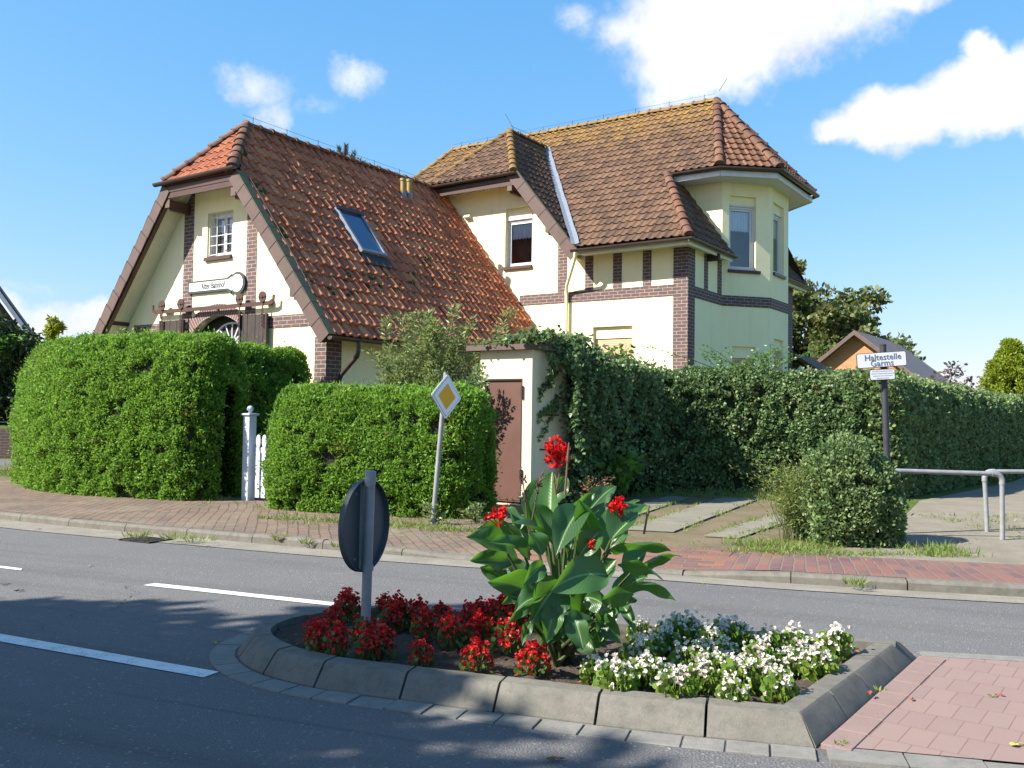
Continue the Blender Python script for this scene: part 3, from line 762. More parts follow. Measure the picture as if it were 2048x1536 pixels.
while cuts[-1] < S[-1] - .75: cuts.append(cuts[-1] + (.53 if cuts[-1] < 2.2 or cuts[-1] > 4.2 else .42))
cuts.append(S[-1])
for a, b in zip(cuts, cuts[1:]): kerb_stone(a + .007, b - .007, rg.uniform(-.004, .004))
A0, A1 = [l[0] for l in lines], [l[-1] for l in lines]
for k in range(4):                                            # the straight right-hand side
    mb = MB(); n = len(lines); vs = []
    for t in (k / 4 + .003, (k + 1) / 4 - .003):
        for a, b in zip(A0, A1): vs.append(a.lerp(b, t))
    mb.add(vs, [(j, n + j, n + j + 1, j + 1) for j in range(n - 1)] + [tuple(range(n)), tuple(range(2 * n - 1, n - 1, -1))])
    o = mb.build('kerb_stone', M['concrete'], smooth=True, sharp=25); o.parent = isl; o.matrix_parent_inverse = Matrix.Translation(-isl.location)
# flat gutter stones outside the kerb foot
g0, g1 = inset(FOOT, -.012, .012), inset(FOOT, -.165, .010)
mb = MB(); d = .0; rg = random.Random(8)
while d < S[-1] - 2.3:
    e = min(d + rg.uniform(.19, .25), S[-1]); vs = []; z = rg.uniform(.004, .012)
    for q in (d + .005, (d + e) / 2, e - .005):
        for li in (g0, g1):
            p = sample(li, q); vs += [(p.x, p.y, z), (p.x, p.y, -.03)]
    fs = [(0, 2, 6, 4), (4, 6, 10, 8), (2, 3, 7, 6), (6, 7, 11, 10), (0, 1, 3, 2), (8, 10, 11, 9), (0, 4, 5, 1), (4, 8, 9, 5)]
    mb.add(vs, fs); d = e
o = mb.build('gutter_stones', M['concrete_l'], bevel=.004); o.parent = isl; o.matrix_parent_inverse = Matrix.Translation(-isl.location)
# soil, a lumpy surface
inner = [(p.x, p.y) for p in lines[4]]
def in_poly(x, y, P):
    c = False; j = len(P) - 1
    for i in range(len(P)):
        if (P[i][1] > y) != (P[j][1] > y) and x < (P[j][0] - P[i][0]) * (y - P[i][1]) / (P[j][1] - P[i][1]) + P[i][0]: c = not c
        j = i
    return c
def soil_z(x, y): return .085 + .022 * mnoise.noise((x * 3, y * 3, 1)) + .018 * mnoise.noise((x * 11, y * 11, 4)) + .016 * mnoise.noise((x * 27, y * 27, 7)) + .008 * mnoise.noise((x * 60, y * 60, 2))
mb = MB(); stp = .022; ids = {}; nx, ny = int(4.6 / stp), int(2.9 / stp)
for i in range(nx):
    for j in range(ny):
        x, y = -1.75 + i * stp, 4.2 + j * stp
        if in_poly(x, y, inner): ids[(i, j)] = len(mb.v); mb.v.append((x, y, soil_z(x, y)))
for (i, j) in list(ids):
    q = [(i, j), (i + 1, j), (i + 1, j + 1), (i, j + 1)]
    if all(k in ids for k in q): mb.f.append(tuple(ids[k] for k in q))
o = mb.build('soil', M['soil'], smooth=True); o.parent = isl; o.matrix_parent_inverse = Matrix.Translation(-isl.location)

# ------------------------------------------------------------------ the old station house: local x along the front, y into the depth
HO = Vector((-3.694, 18.3, 0))
house = tag(empty('station_house', HO, -YAW), 'large pale yellow house with brick bands, tiled roofs and a bay tower', 'house')
RX, RZ, EX, EZ, OV = -3.32, 7.98, .60, 3.02, .60            # annex: ridge x and height, eave, overhang
AS = (RZ - EZ) / (EX - RX)                                  # annex roof slope
FY = 7.85                                                   # main front
MR, MEY, MEZ = 11.97, 7.2, 5.85                             # main ridge depth, eave depth and height
MS = (10.69 - MEZ) / (MR - MEY); MZ = 10.69
UC = 4.28                                                   # right-hand corner of the main house
DX, DZ, DS = -1.96, 9.92, 1.217                             # gable dormer ridge
def part(mb, name, mat, parent=None, label=None, **k):
    o = mb.build(name, M[mat] if isinstance(mat, str) else mat, parent or house, **k)
    if label: o['label'] = label
    return o
# --- walls
mb = MB()
f_front = lambda s, z, d: (s, d, z)
za = lambda x: RZ - .16 - AS * abs(x - RX)
wall_mesh(mb, [(-6.64, 0), (0, 0), (0, za(0)), (RX + 1.02, 6.5), (RX - 1.02, 6.5), (-6.64, za(-6.64))],
          [(-3.76, -2.90, 4.93, 5.92), (-4.32, -2.32, .1, 3.66)], f_front, .22)
wall_mesh(mb, [(0, 0), (FY, 0), (FY, za(0)), (0, za(0))], [], lambda s, z, d: (-d, s, z), .2)
wall_mesh(mb, [(-FY, 0), (0, 0), (0, za(0)), (-FY, za(0))], [], lambda s, z, d: (-6.64 + d, -s, z), .2)
part(mb, 'annex_wall', 'plaster')
mb = MB()
zd = lambda x: DZ - .16 - DS * abs(x - DX)
FRH = [(-1.14, -.235, 5.64, 7.28), (1.66, 2.80, 1.9, 3.87)]
wall_mesh(mb, [(-9.9, 0), (UC, 0), (UC, 5.8), (1.45, 5.8), (DX + 1.52, 8.12), (DX - 1.52, 8.12), (-5.38, 5.8), (-9.9, 5.8)], FRH, lambda s, z, d: (s, FY + d, z), .22)
wall_mesh(mb, [(FY, 0), (10.1, 0), (10.1, 5.8), (FY, 5.8)], [], lambda s, z, d: (UC - d, s, z), .2)
wall_mesh(mb, [(13.84, 0), (16.1, 0), (16.1, 5.8), (13.84, 5.8)], [], lambda s, z, d: (UC - d, s, z), .2)
wall_mesh(mb, [(-UC, 0), (9.9, 0), (9.9, 5.8), (-UC, 5.8)], [], lambda s, z, d: (-s, 16.1 - d, z), .2)
wall_mesh(mb, [(-16.1, 0), (-FY, 0), (-FY, 5.8), (-16.1, 5.8)], [], lambda s, z, d: (-9.9 + d, -s, z), .2)
part(mb, 'wall', 'plaster')
# --- the bay tower
BP = [(4.27, 10.1), (5.2, 11.2), (5.2, 12.74), (4.27, 13.84)]
def face_map(a, b):
    a, b = Vector((*a, 0)), Vector((*b, 0)); d = (b - a).normalized(); n = Vector((-d.y, d.x, 0))
    return lambda s, z, dd: tuple(a + d * s + n * dd + Vector((0, 0, z)))
l1 = math.hypot(.93, 1.1)
mb = MB()
FM = [face_map(BP[i], BP[i + 1]) for i in range(3)]
wall_mesh(mb, [(0, 0), (l1, 0), (l1, 8.1), (0, 8.1)], [(.20, 1.0, 5.50, 7.48), (.32, 1.0, 1.9, 3.47)], FM[0], .2)
wall_mesh(mb, [(0, 0), (1.54, 0), (1.54, 8.1), (0, 8.1)], [(.24, 1.14, 5.53, 7.45), (.34, 1.12, 1.9, 3.74)], FM[1], .2)
wall_mesh(mb, [(0, 0), (l1, 0), (l1, 8.1), (0, 8.1)], [], FM[2], .2)
wall_mesh(mb, [(2.6, 5.6), (4.27, 5.6), (4.27, 8.1), (2.6, 8.1)], [], lambda s, z, d: (s, 10.1 + d, z), .1)
wall_mesh(mb, [(-4.27, 5.6), (-2.6, 5.6), (-2.6, 8.1), (-4.27, 8.1)], [], lambda s, z, d: (-s, 13.84 - d, z), .1)
part(mb, 'bay_wall', 'plaster', label='shaded pale yellow bay wall with tall narrow windows')
# --- brick posts and bands, a few mm proud of the plaster
def post_box(*b): mb = MB(); mb.box(*b); return part(mb, 'brick_post', 'brick')
E_ = .012
post_box(-.31, E_, -E_, .42, 0, 3.05)                                                    # annex corner
post_box(-6.64 - E_, -6.33, -E_, .42, 0, 3.05)
for x0, x1 in ((-4.56, -4.23), (-2.43, -2.11)):
    mb = MB(); t = lambda x: min(6.48, za(x) - .01)
    mb.ext([(x0, 0, 3.5), (x1, 0, 3.5), (x1, 0, t(x1)), (x0, 0, t(x0))], (0, -E_, 0)); part(mb, 'brick_post', 'brick')
def band(*b): mb = MB(); mb.box(*b); return part(mb, 'brick_band', 'brick')
band(-6.36, -4.5, -E_ - .002, 0, 3.28, 3.54); band(-2.2, -.31, -E_ - .002, 0, 3.28, 3.54)
post_box(3.90, UC + E_, FY - E_, 8.265, 0, 5.76)                                         # main corner
for x0, x1 in ((1.416, 1.654), (2.23, 2.481), (3.07, 3.304)): post_box(x0, x1, FY - E_, FY, 4.83, 5.79)
post_box(.58, .86, FY - E_, FY, 4.83, 6.18)
for y0, y1 in ((8.86, 9.10), (9.76, 10.04)): post_box(UC, UC + E_, y0, y1, 4.81, 5.76)
post_box(UC - .4, UC + E_, 15.7, 16.1 + E_, 0, 5.76)
band(-.62, 3.895, FY - E_ - .003, FY, 4.55, 4.83)
band(UC, UC + E_ + .003, 8.27, 10.10, 4.53, 4.81)
for i, ln_ in ((0, l1), (1, 1.54), (2, l1)):
    f = FM[i]; mb = MB(); mb.ext([f(0, 4.53, 0), f(ln_, 4.53, 0), f(ln_, 4.81, 0), f(0, 4.81, 0)], Vector(f(0, 0, -E_ - .004)) - Vector(f(0, 0, 0))); part(mb, 'brick_band', 'brick')
# --- arch over the annex door, the recessed door with its fanlight
mb = MB(); N = 24; cx, cz, r0, r1 = -3.32, 2.42, 1.22, 1.47
for i in range(N):
    a0, a1 = R_(30) + R_(120) * i / N, R_(30) + R_(120) * (i + 1) / N
    q = [(cx + r * math.cos(a), -.016, cz + r * math.sin(a)) for r, a in ((r0, a0), (r1, a0), (r1, a1), (r0, a1))]
    s0, s1 = a0 * 1.3, a1 * 1.3
    mb.add(q, [(0, 3, 2, 1)], [(s0, 0), (s0, .25), (s1, .25), (s1, 0)])
    q2 = [(x, .2, z) for x, y, z in (q[0], q[3])]; mb.add([q[0], q[3], q2[1], q2[0]], [(0, 1, 2, 3)])
    z0 = max(q[0][2], q[3][2])
    # plaster spandrels inside the rectangular opening
part(mb, 'door_arch', M['archbrick'])
mb = MB()
for i in range(N):
    a0, a1 = R_(30) + R_(120) * i / N, R_(30) + R_(120) * (i + 1) / N
    xa, xb = cx + r0 * math.cos(a0), cx + r0 * math.cos(a1)
    if min(xa, xb) < -4.34 or max(xa, xb) > -2.30: continue
    za_, zb_ = cz + r0 * math.sin(a0), cz + r0 * math.sin(a1)
    mb.ext([(xa, .01, za_), (xb, .01, zb_), (xb, .01, 3.668), (xa, .01, 3.668)], (0, .19, 0))
part(mb, 'arch_infill', M['plaster'])
dr = one_box('entrance_door', M['white'], house, -4.3, -2.34, .24, .28, .1, 2.98)
mb = MB(); fx, fz = -3.12, 3.02
for k in range(9):
    a = R_(180) * k / 8; mb.bar((fx, .235, fz), (fx + .62 * math.cos(a), .235, fz + .46 * math.sin(a)), .02, .028)
pr_ = None
for k in range(17):
    a = R_(180) * k / 16; p = (fx + .62 * math.cos(a), .235, fz + .46 * math.sin(a))
    if pr_: mb.bar(pr_, p, .05, .035)
    pr_ = p
for k in range(9):
    a = R_(180) * k / 8; 
    if k: mb.bar((fx + .2 * math.cos(pa), .235, fz + .15 * math.sin(pa)), (fx + .2 * math.cos(a), .235, fz + .15 * math.sin(a)), .02, .02)
    pa = a
mb.box(-4.3, -2.34, .22, .25, 2.98, 3.04)
part(mb, 'fan_frame', 'white', dr)
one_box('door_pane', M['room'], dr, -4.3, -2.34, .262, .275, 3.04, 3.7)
# --- sliding barn shutters on a rail with spoked wheels
rail = MB(); rail.bar((-5.36, -.13, 3.79), (-1.52, -.13, 3.79), .03, .085)
for sx, d in ((-5.36, -1), (-1.52, 1)):
    rail.bar((sx, -.13, 3.78), (sx + d * .10, -.13, 3.83), .03, .07); rail.bar((sx + d * .1, -.13, 3.81), (sx + d * .11, -.13, 3.96), .03, .05)
for x in (-5.15, -4.2, -3.32, -2.4, -1.6): rail.box(x - .02, x + .02, -.13, .0, 3.77, 3.81)
part(rail, 'shutter_rail', 'brown', smooth=False)
for x0, x1, xs in ((-5.24, -4.36, (-5.10, -4.42)), (-2.48, -1.62, (-2.44, -1.72))):
    mb = MB(); n = 7; w = (x1 - x0) / n; rg = random.Random(int(x0 * 10))
    for i in range(n): mb.box(x0 + i * w + .004, x0 + (i + 1) * w - .004, -.10 - rg.uniform(0, .006), -.06, 1.0, 3.58)
    mb.box(x0, x0 + .05, -.125, -.104, 1.0, 3.59); mb.box(x1 - .05, x1, -.125, -.104, 1.0, 3.59)
    sh = part(mb, 'barn_shutter', 'darkwood')
    for x in xs:
        h = MB()
        h.tube([(x, -.17, 3.93), (x, -.145, 3.93)], .115, 20); h.tube([(x, -.19, 3.93), (x, -.14, 3.93)], .03, 10)
        h.box(x - .018, x + .018, -.155, -.142, 3.30, 3.95); h.bar((x - .1, -.18, 3.93), (x + .1, -.18, 3.93), .012, .02)
        for k in range(5): h.box(x - .028, x - .012, -.165, -.13, 3.32 + k * .075, 3.36 + k * .075)
        part(h, 'wheel_hanger', 'brown', sh)
# --- windows
def window(name, fmap, x0, x1, z0, z1, dd, fw=.06, mullion=None, sill=None, curtain=None, box=None, shutter=None, wall_d=0., label=None, bars=None, deep=.5):
    """window in the opening x0..x1, z0..z1, its frame dd behind the wall face"""
    def bx(mb, a, b, c, d, e, f):
        q = [fmap(a, c, e), fmap(b, c, e), fmap(b, d, e), fmap(a, d, e)]; mb.ext(q, Vector(fmap(a, c, f)) - Vector(fmap(a, c, e)))
    mb = MB(); zt = z1 - (box or 0)
    if shutter:
        bx(mb, x0 + .0, x1 - .0, z1 - .30, z1, dd - .03, dd + .05); w = part(mb, name, 'plaster')
        s = MB(); n = int((z1 - .30 - z0) / .055)
        for i in range(n):
            bx(s, x0 + .03, x1 - .03, z0 + i * .055, z0 + i * .055 + .049, dd, dd + .014)
        bx(s, x0, x1, z0, z1 - .3, dd + .015, dd + .03)
        part(s, 'roller_shutter', 'shutter', w); return w
    a = fw
    bx(mb, x0, x0 + a, z0, zt, dd, dd + .06); bx(mb, x1 - a, x1, z0, zt, dd, dd + .06)
    bx(mb, x0 + a, x1 - a, z0, z0 + a, dd, dd + .06); bx(mb, x0 + a, x1 - a, zt - a, zt, dd, dd + .06)
    i0, i1 = x0 + a + .008, x1 - a - .008; b = .045
    for q in ((i0, i0 + b, z0 + a + .008, zt - a - .008), (i1 - b, i1, z0 + a + .008, zt - a - .008), (i0 + b, i1 - b, z0 + a + .008, z0 + a + .008 + b), (i0 + b, i1 - b, zt - a - .008 - b, zt - a - .008)):
        bx(mb, *q, dd + .012, dd + .055)
    if mullion:
        for mx in mullion: bx(mb, mx - .035, mx + .035, z0 + a + .01 + b, zt - a - .01 - b, dd + .005, dd + .058)
    if box: bx(mb, x0 - .0, x1, zt, z1 - .22, dd - .05, dd + .06)
    w = part(mb, name, 'white', label=label)
    if box:
        k_ = MB(); bx(k_, x0, x1, z1 - .22, z1, dd - .03, dd + .07); part(k_, 'shutter_casing', 'plaster', w)
    p = MB(); p.add([fmap(x0 + a + b, z0 + a + b, dd + .032), fmap(x1 - a - b, z0 + a + b, dd + .032), fmap(x1 - a - b, zt - a - b, dd + .032), fmap(x0 + a + b, zt - a - b, dd + .032)], [(0, 1, 2, 3)]); part(p, 'pane', 'glass', w)
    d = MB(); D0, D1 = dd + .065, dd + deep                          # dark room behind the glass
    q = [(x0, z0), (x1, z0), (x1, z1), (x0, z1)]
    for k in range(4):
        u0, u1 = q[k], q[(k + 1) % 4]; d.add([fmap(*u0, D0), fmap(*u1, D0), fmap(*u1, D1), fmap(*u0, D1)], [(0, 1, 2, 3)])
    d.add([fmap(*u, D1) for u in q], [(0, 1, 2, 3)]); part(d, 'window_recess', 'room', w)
    if curtain:
        c = MB(); c0, c1 = curtain; n = 40; vs = []
        for k in range(n + 1):
            x = x0 + a + (x1 - x0 - 2 * a) * k / n; dp = dd + .075 + .014 * math.sin(k * 1.25) + .006 * math.sin(k * 2.9)
            vs += [fmap(x, c1, dp), fmap(x, c0 + .035 * abs(math.sin(k * .63)), dp)]
        c.add(vs, [(2 * k, 2 * k + 1, 2 * k + 3, 2 * k + 2) for k in range(n)]); part(c, 'curtain', 'curtain', w, smooth=True)
    if sill:
        s = MB(); sx0, sx1, sz, so_ = sill
        q = [fmap(sx0, sz, dd), fmap(sx0, sz - .02, -so_), fmap(sx0, sz - .10, -so_), fmap(sx0, sz - .10, dd)]
        s.ext(q, Vector(fmap(sx1, sz, dd)) - Vector(fmap(sx0, sz, dd))); part(s, 'sill', 'brown', w)
    if bars:
        g = MB(); nx, nz = bars
        for k in range(nx + 1):
            x = x0 + .05 + (x1 - x0 - .1) * k / nx; g.bar(fmap(x, z0 + .03, .03), fmap(x, z1 - .06, .03), .016, .016, up=(0, 1, 0))
        for k in range(nz + 1):
            z = z0 + .06 + (z1 - z0 - .16) * k / nz; g.bar(fmap(x0 + .03, z, .045), fmap(x1 - .03, z, .045), .016, .016)
        part(g, 'window_grille', 'white', w)
    return w
window('window', f_front, -3.76, -2.90, 4.93, 5.92, .15, mullion=[-3.33], sill=(-3.80, -2.91, 4.95, .06), bars=(3, 4), curtain=(5.5, 5.9), label='small white gable window behind a white grille')
fmf = lambda s, z, d: (s, FY + d, z)
window('window', fmf, -1.14, -.235, 5.64, 7.28, .13, box=.33, sill=(-1.17, -.24, 5.66, .07), curtain=(6.42, 6.95), label='white window with roller box and half lace curtain')
window('shuttered_window', fmf, 1.66, 2.80, 1.9, 3.87, .12, shutter=True, label='window with closed beige roller shutter')
window('window', FM[0], .20, 1.0, 5.50, 7.48, .12, box=.26, sill=(.17, 1.12, 5.52, .06), curtain=(6.55, 7.1), label='tall white bay window with lace curtain')
window('shuttered_window', FM[0], .32, 1.0, 1.9, 3.47, .1, shutter=True)
window('window', FM[1], .24, 1.14, 5.53, 7.45, .12, box=.26, sill=(.22, 1.18, 5.55, .06), curtain=(6.55, 7.1), label='narrow foreshortened bay window')
window('shuttered_window', FM[1], .34, 1.12, 1.9, 3.74, .1, shutter=True)

# --- tiled roofs: (origin, along the eave, up the slope, convex outlines)
an = 1 / math.hypot(1, AS)                                       # annex, right plane: eave along +y, up the slope towards the ridge
SL = (EX - RX) * math.hypot(1, AS)
def apoly(pts, ex, sgn):                                          # (x, y) in plan -> plane coordinates
    return [(y, abs(x - ex) * math.hypot(1, AS)) for x, y in pts]
hy, hzs = -OV, 6.60; hw = (RZ - hzs) / AS; AY = .62              # half hip of the annex
yb = FY + .02
R_pts = [[(EX, -.43), (EX, yb), (RX + hw, yb), (RX + hw, -.43)], [(RX + hw, -.43), (RX + hw, yb), (RX, yb), (RX, AY)]]
ar = tile_obj('annex_roof', M['tile_red'], house, [((EX, 0, EZ), (0, 1, 0), (-an, 0, AS * an), [apoly(p, EX, 1) for p in R_pts])], tw=.225, th=.33, amp=.048, lip=.036, rng=random.Random(11), jit=.016)
ar['label'] = 'steep red pantile roof with moss'
EXL = 2 * RX - EX
L_pts = [[(EXL, -.43), (EXL, yb), (RX - hw, yb), (RX - hw, -.43)], [(RX - hw, -.43), (RX - hw, yb), (RX, yb), (RX, AY)]]
tile_obj('annex_roof', M['tile_red'], house, [((EXL, 0, EZ), (0, -1, 0), (an, 0, AS * an), [[(-a, b) for a, b in apoly(p, EXL, 1)] for p in L_pts])], tw=.225, th=.33, rng=random.Random(12))
hl = math.hypot(AY - hy, RZ - hzs)
hr = tile_obj('hip_roof', M['tile_hip'], house, [((RX, hy - .06, hzs - .06), (1, 0, 0), (0, (AY - hy) / hl, (RZ - hzs) / hl), [[(-hw - .1, -.04), (hw + .1, -.04), (0, hl + .06)]])], tw=.2, th=.30, amp=.034, lip=.028, rng=random.Random(13))
hr['label'] = 'small bright orange half hip above the annex gable'
UPH = (0, -.6, .8)
ridge_caps('ridge_cap', M['ridge'], ar, [((RX, AY, RZ + .05), (RX, yb, RZ + .05), (0, 0, 1))], seed=1)
ridge_caps('ridge_cap', M['ridge'], hr, [((RX + hw + .05, hy - .05, hzs + .02), (RX, AY, RZ + .06), (.5, -.5, .8)), ((RX - hw - .05, hy - .05, hzs + .02), (RX, AY, RZ + .06), (-.5, -.5, .8))], r=.125, L=.33, seed=2)
# main roof, front plane
ml = math.hypot(1, MS)
fp = lambda x, y: (x, (y - MEY) * ml)
VL = lambda y: DX + (1.47 - DX) * (1 - (y - 7.2) / 4.0)          # right valley of the gable dormer
VLL = lambda y: DX - (1.47 - DX) * (1 - (y - 7.2) / 4.0)
HB = lambda y: 4.57 - 1.57 * (y - 7.2) / 2.2                      # hip beside the bay
PX, PY = 3.0, 9.4
BH = lambda y: 4.50 - (4.50 - 3.36) * (y - 9.36) / (MR - 9.36)    # hip of the bay roof
LXE, LXT = -9.6, -6.2
LH = lambda y: LXE + (LXT - LXE) * (y - 7.2) / (MR - 7.2)
polys = [[fp(VL(7.2), 7.2), fp(4.57, 7.2), fp(HB(9.36), 9.36), fp(VL(9.36), 9.36)],
         [fp(VL(9.36), 9.36), fp(BH(9.36), 9.36), fp(BH(11.2), 11.2), fp(VL(11.2), 11.2)],
         [fp(VLL(7.2), 7.2), fp(VLL(11.2), 11.2), fp(LH(11.2), 11.2), fp(LH(7.2), 7.2)],
         [fp(LH(11.2), 11.2), fp(BH(11.2), 11.2), fp(BH(MR), MR), fp(LH(MR), MR)]]
mrf = tile_obj('main_roof', M['tile_brown'], house, [((0, MEY, MEZ), (1, 0, 0), (0, 1 / ml, MS / ml), polys)], tw=.215, th=.30, amp=.038, lip=.036, rng=random.Random(21), jit=.008)
mrf['label'] = 'brown tiled roof with yellow lichen along the ridge'
# back plane, left hip
tile_obj('rear_roof', M['tile_brown'], house, [((0, 2 * MR - MEY, MEZ), (-1, 0, 0), (0, -1 / ml, MS / ml), [[(-4.57, 0), (9.6, 0), (6.2, (MR - 7.2) * ml), (-3.36, (MR - 7.2) * ml)]])], tw=.43, th=.6, rng=random.Random(22))
lhl = math.hypot(LXT - LXE, MZ - MEZ)
tile_obj('side_roof', M['tile_brown'], house, [((LXE, MR, MEZ), (0, -1, 0), ((LXT - LXE) / lhl, 0, (MZ - MEZ) / lhl), [[(-4.77, 0), (4.77, 0), (0, lhl)]])], tw=.43, th=.6, rng=random.Random(23))
# steep side skirts on both sides of the bay
SS = 1.4; sll = math.hypot(1, SS)
sk = lambda x, y: (y, (4.57 - x) * sll)
ss_ = tile_obj('skirt_roof', M['tile_brown'], house, [((4.57, 0, MEZ), (0, 1, 0), (-1 / sll, 0, SS / sll), [[sk(4.57, 7.2), sk(4.57, 10.12), sk(3.0, 10.12), sk(3.0, 9.4)]])], tw=.215, th=.30, amp=.038, lip=.034, jit=.008, rng=random.Random(24))
tile_obj('skirt_roof', M['tile_brown'], house, [((4.57, 0, MEZ), (0, 1, 0), (-1 / sll, 0, SS / sll), [[sk(4.57, 16.74), sk(3.0, 14.54), sk(3.0, 13.82), sk(4.57, 13.82)]])], tw=.215, th=.30, amp=.038, rng=random.Random(29))
ss_['label'] = 'dark steep skirt of tiles beside the bay'
# bay roof, an octagon end
CZ = 8.06; AP = Vector((3.36, MR, MZ)); CN = [Vector((4.50, 9.36, CZ)), Vector((5.68, 10.38, CZ)), Vector((5.68, 13.56, CZ)), Vector((4.50, 14.58, CZ))]
pls = []
for i in range(3):
    a, b = CN[i], CN[i + 1]; e = (b - a).normalized(); n = e.cross(AP - a).normalized(); s = n.cross(e)
    L_ = (b - a).length; pls.append((a, e, s, [[(-.02, 0), (L_ + .02, 0), ((AP - a).dot(e), (AP - a).dot(s))]]))
br = tile_obj('bay_roof', M['tile_orange'], house, pls, tw=.215, th=.30, amp=.034, lip=.03, rng=random.Random(25))
br['label'] = 'orange brown tiled pyramid end over the bay'
# gable dormer roof
dl = math.hypot(1, DS); HX, HYD, HZ_ = 1.48, 7.25, DZ - DS * 1.48
dr_ = lambda x, y: (y, (3.435 - abs(x - DX)) * dl)
DEZ = DZ - DS * 3.435
dpr = [[dr_(1.475, 7.42), dr_(1.475, 7.20), dr_(DX + 1.48, 7.25), dr_(DX + 1.48, VLy := 7.2 + 4 * (1 - 1.48 / 3.43))],
       [dr_(DX + 1.48, 7.25), dr_(DX + 1.48, VLy), dr_(DX, 11.2), dr_(DX, 9.2)]]
dpr[0] = [dr_(1.475, 7.27), dr_(DX + 1.48, 7.27), dr_(DX + 1.48, VLy)]
drf = tile_obj('dormer_roof', M['tile_brown'], house, [((DX + 3.435, 0, DEZ), (0, 1, 0), (-1 / dl, 0, DS / dl), dpr)], tw=.215, th=.30, amp=.038, lip=.034, jit=.008, rng=random.Random(26))
tile_obj('dormer_roof', M['tile_brown'], house, [((DX - 3.435, 0, DEZ), (0, -1, 0), (1 / dl, 0, DS / dl), [[(-a, b) for a, b in p] for p in dpr])], tw=.215, th=.30, amp=.038, lip=.034, jit=.008, rng=random.Random(27))
dhl = math.hypot(9.2 - 7.25, DZ - HZ_)
tile_obj('dormer_hip', M['tile_brown'], house, [((DX, 7.21, HZ_ - .02), (1, 0, 0), (0, 1.95 / dhl, (DZ - HZ_) / dhl), [[(-1.53, -.04), (1.53, -.04), (0, dhl + .02)]])], tw=.215, th=.30, amp=.038, lip=.034, jit=.008, rng=random.Random(28))
ridge_caps('ridge_cap', M['ridge_y'], mrf, [((LXT, MR, MZ + .05), (3.36, MR, MZ + .05), (0, 0, 1)), ((LXT, MR, MZ + .05), (LXE, 7.2, MEZ + .05), (-.4, -.4, .8))], seed=4)
ridge_caps('ridge_cap', M['ridge'], br, [(tuple(CN[0] + Vector((-.02, -.02, .06))), tuple(AP + Vector((0, 0, .07))), (.3, -.5, .8)), (tuple(CN[1] + Vector((.02, -.02, .06))), tuple(AP + Vector((0, 0, .07))), (.5, -.3, .8)), (tuple(CN[2] + Vector((0, 0, .06))), tuple(AP + Vector((0, 0, .07))), (.5, .3, .8))], r=.125, L=.38, seed=5)
ridge_caps('ridge_cap', M['ridge'], ss_, [((4.58, 7.19, MEZ + .06), (PX, PY, 8.1), (.4, -.5, .8))], r=.12, L=.36, seed=6)
ridge_caps('ridge_cap', M['ridge_y'], drf, [((DX + 1.5, 7.22, HZ_ + .03), (DX, 9.2, DZ + .06), (.5, -.5, .8)), ((DX - 1.5, 7.22, HZ_ + .03), (DX, 9.2, DZ + .06), (-.5, -.5, .8)), ((DX, 9.2, DZ + .05), (DX, 11.15, DZ + .05), (0, 0, 1))], r=.11, seed=7)
# lead and zinc valley flashing
mb = MB(); a, b = Vector((1.50, 7.18, MEZ + .05)), Vector((DX + .05, 11.15, DZ - .02)); n = Vector((.45, -.75, .9)).normalized(); d = (b - a).normalized(); w = d.cross(n).normalized()
rg = random.Random(1); pv = []
for k in range(19):
    p = a.lerp(b, k / 18); j = rg.uniform(-.012, .012)
    pv += [p + w * (-.11 + j) + n * .075, p + n * .045, p + w * (.10 + j) + n * .08]
mb.add(pv, [(3 * k + i, 3 * k + 3 + i, 3 * k + 4 + i, 3 * k + 1 + i) for k in range(18) for i in range(2)])
part(mb, 'valley_flashing', 'zinc', mrf)
# --- verges, fascias, gutters, soffits
def verge(x0, z0, x1, z1, y, yin, seg=.42, h=.27, parent=house):
    """stepped cladding along a sloping gable edge: front face h high, top face reaching back to yin"""
    a, b = Vector((x0, y, z0)), Vector((x1, y, z1)); d = (b - a); n = max(1, round(d.length / seg)); L_ = d.length / n; d.normalize()
    up = Vector((-d.z, 0, d.x)); up = up if up.z > 0 else -up
    f = MB(); c = MB()
    for i in range(n):
        p, q = a + d * (i * L_ + .003), a + d * ((i + 1) * L_ + .012); o0, o1 = Vector((0, -.014, 0)), Vector((0, -.003, 0))
        f.ext([p + o1 + up * .05, q + o0 + up * .05, q + o0 - up * (h - .05), p + o1 - up * (h - .05)], (0, .022, 0))
        c.ext([p + up * .052 + o1, q + up * .064 + o0, q + up * .064 + Vector((0, yin - y, 0)), p + up * .052 + Vector((0, yin - y, 0))], up * .012)
    jn = MB()
    for i in range(1, n):
        p = a + d * (i * L_); jn.bar(p - up * (h - .055) + Vector((0, -.016, 0)), p + up * .058 + Vector((0, -.016, 0)), .014, .006, up=(0, 1, 0)); jn.bar(p + up * .066 + Vector((0, -.016, 0)), p + up * .066 + Vector((0, yin - y, 0)), .014, .02, up=tuple(up))
    v = part(f, 'verge_board', 'slate', parent); part(jn, 'verge_joint', 'darkwood', v); part(c, 'verge_cap', M['moss_cap'], v); return v
zr = lambda x: RZ - AS * abs(x - RX)
verge(EX + .02, zr(EX + .02), RX + 1.18, zr(RX + 1.18), -OV, -.40)
verge(EXL - .02, zr(EXL - .02), RX - 1.18, zr(RX - 1.18), -OV, -.40)
zdm = lambda x: DZ - DS * abs(x - DX)
vd = verge(1.50, zdm(1.50), DX + 1.46, zdm(DX + 1.46), 7.25, 7.33, seg=.5, h=.30)
verge(-5.42, zdm(-5.42), DX - 1.46, zdm(DX - 1.46), 7.25, 7.33, seg=.5, h=.30)
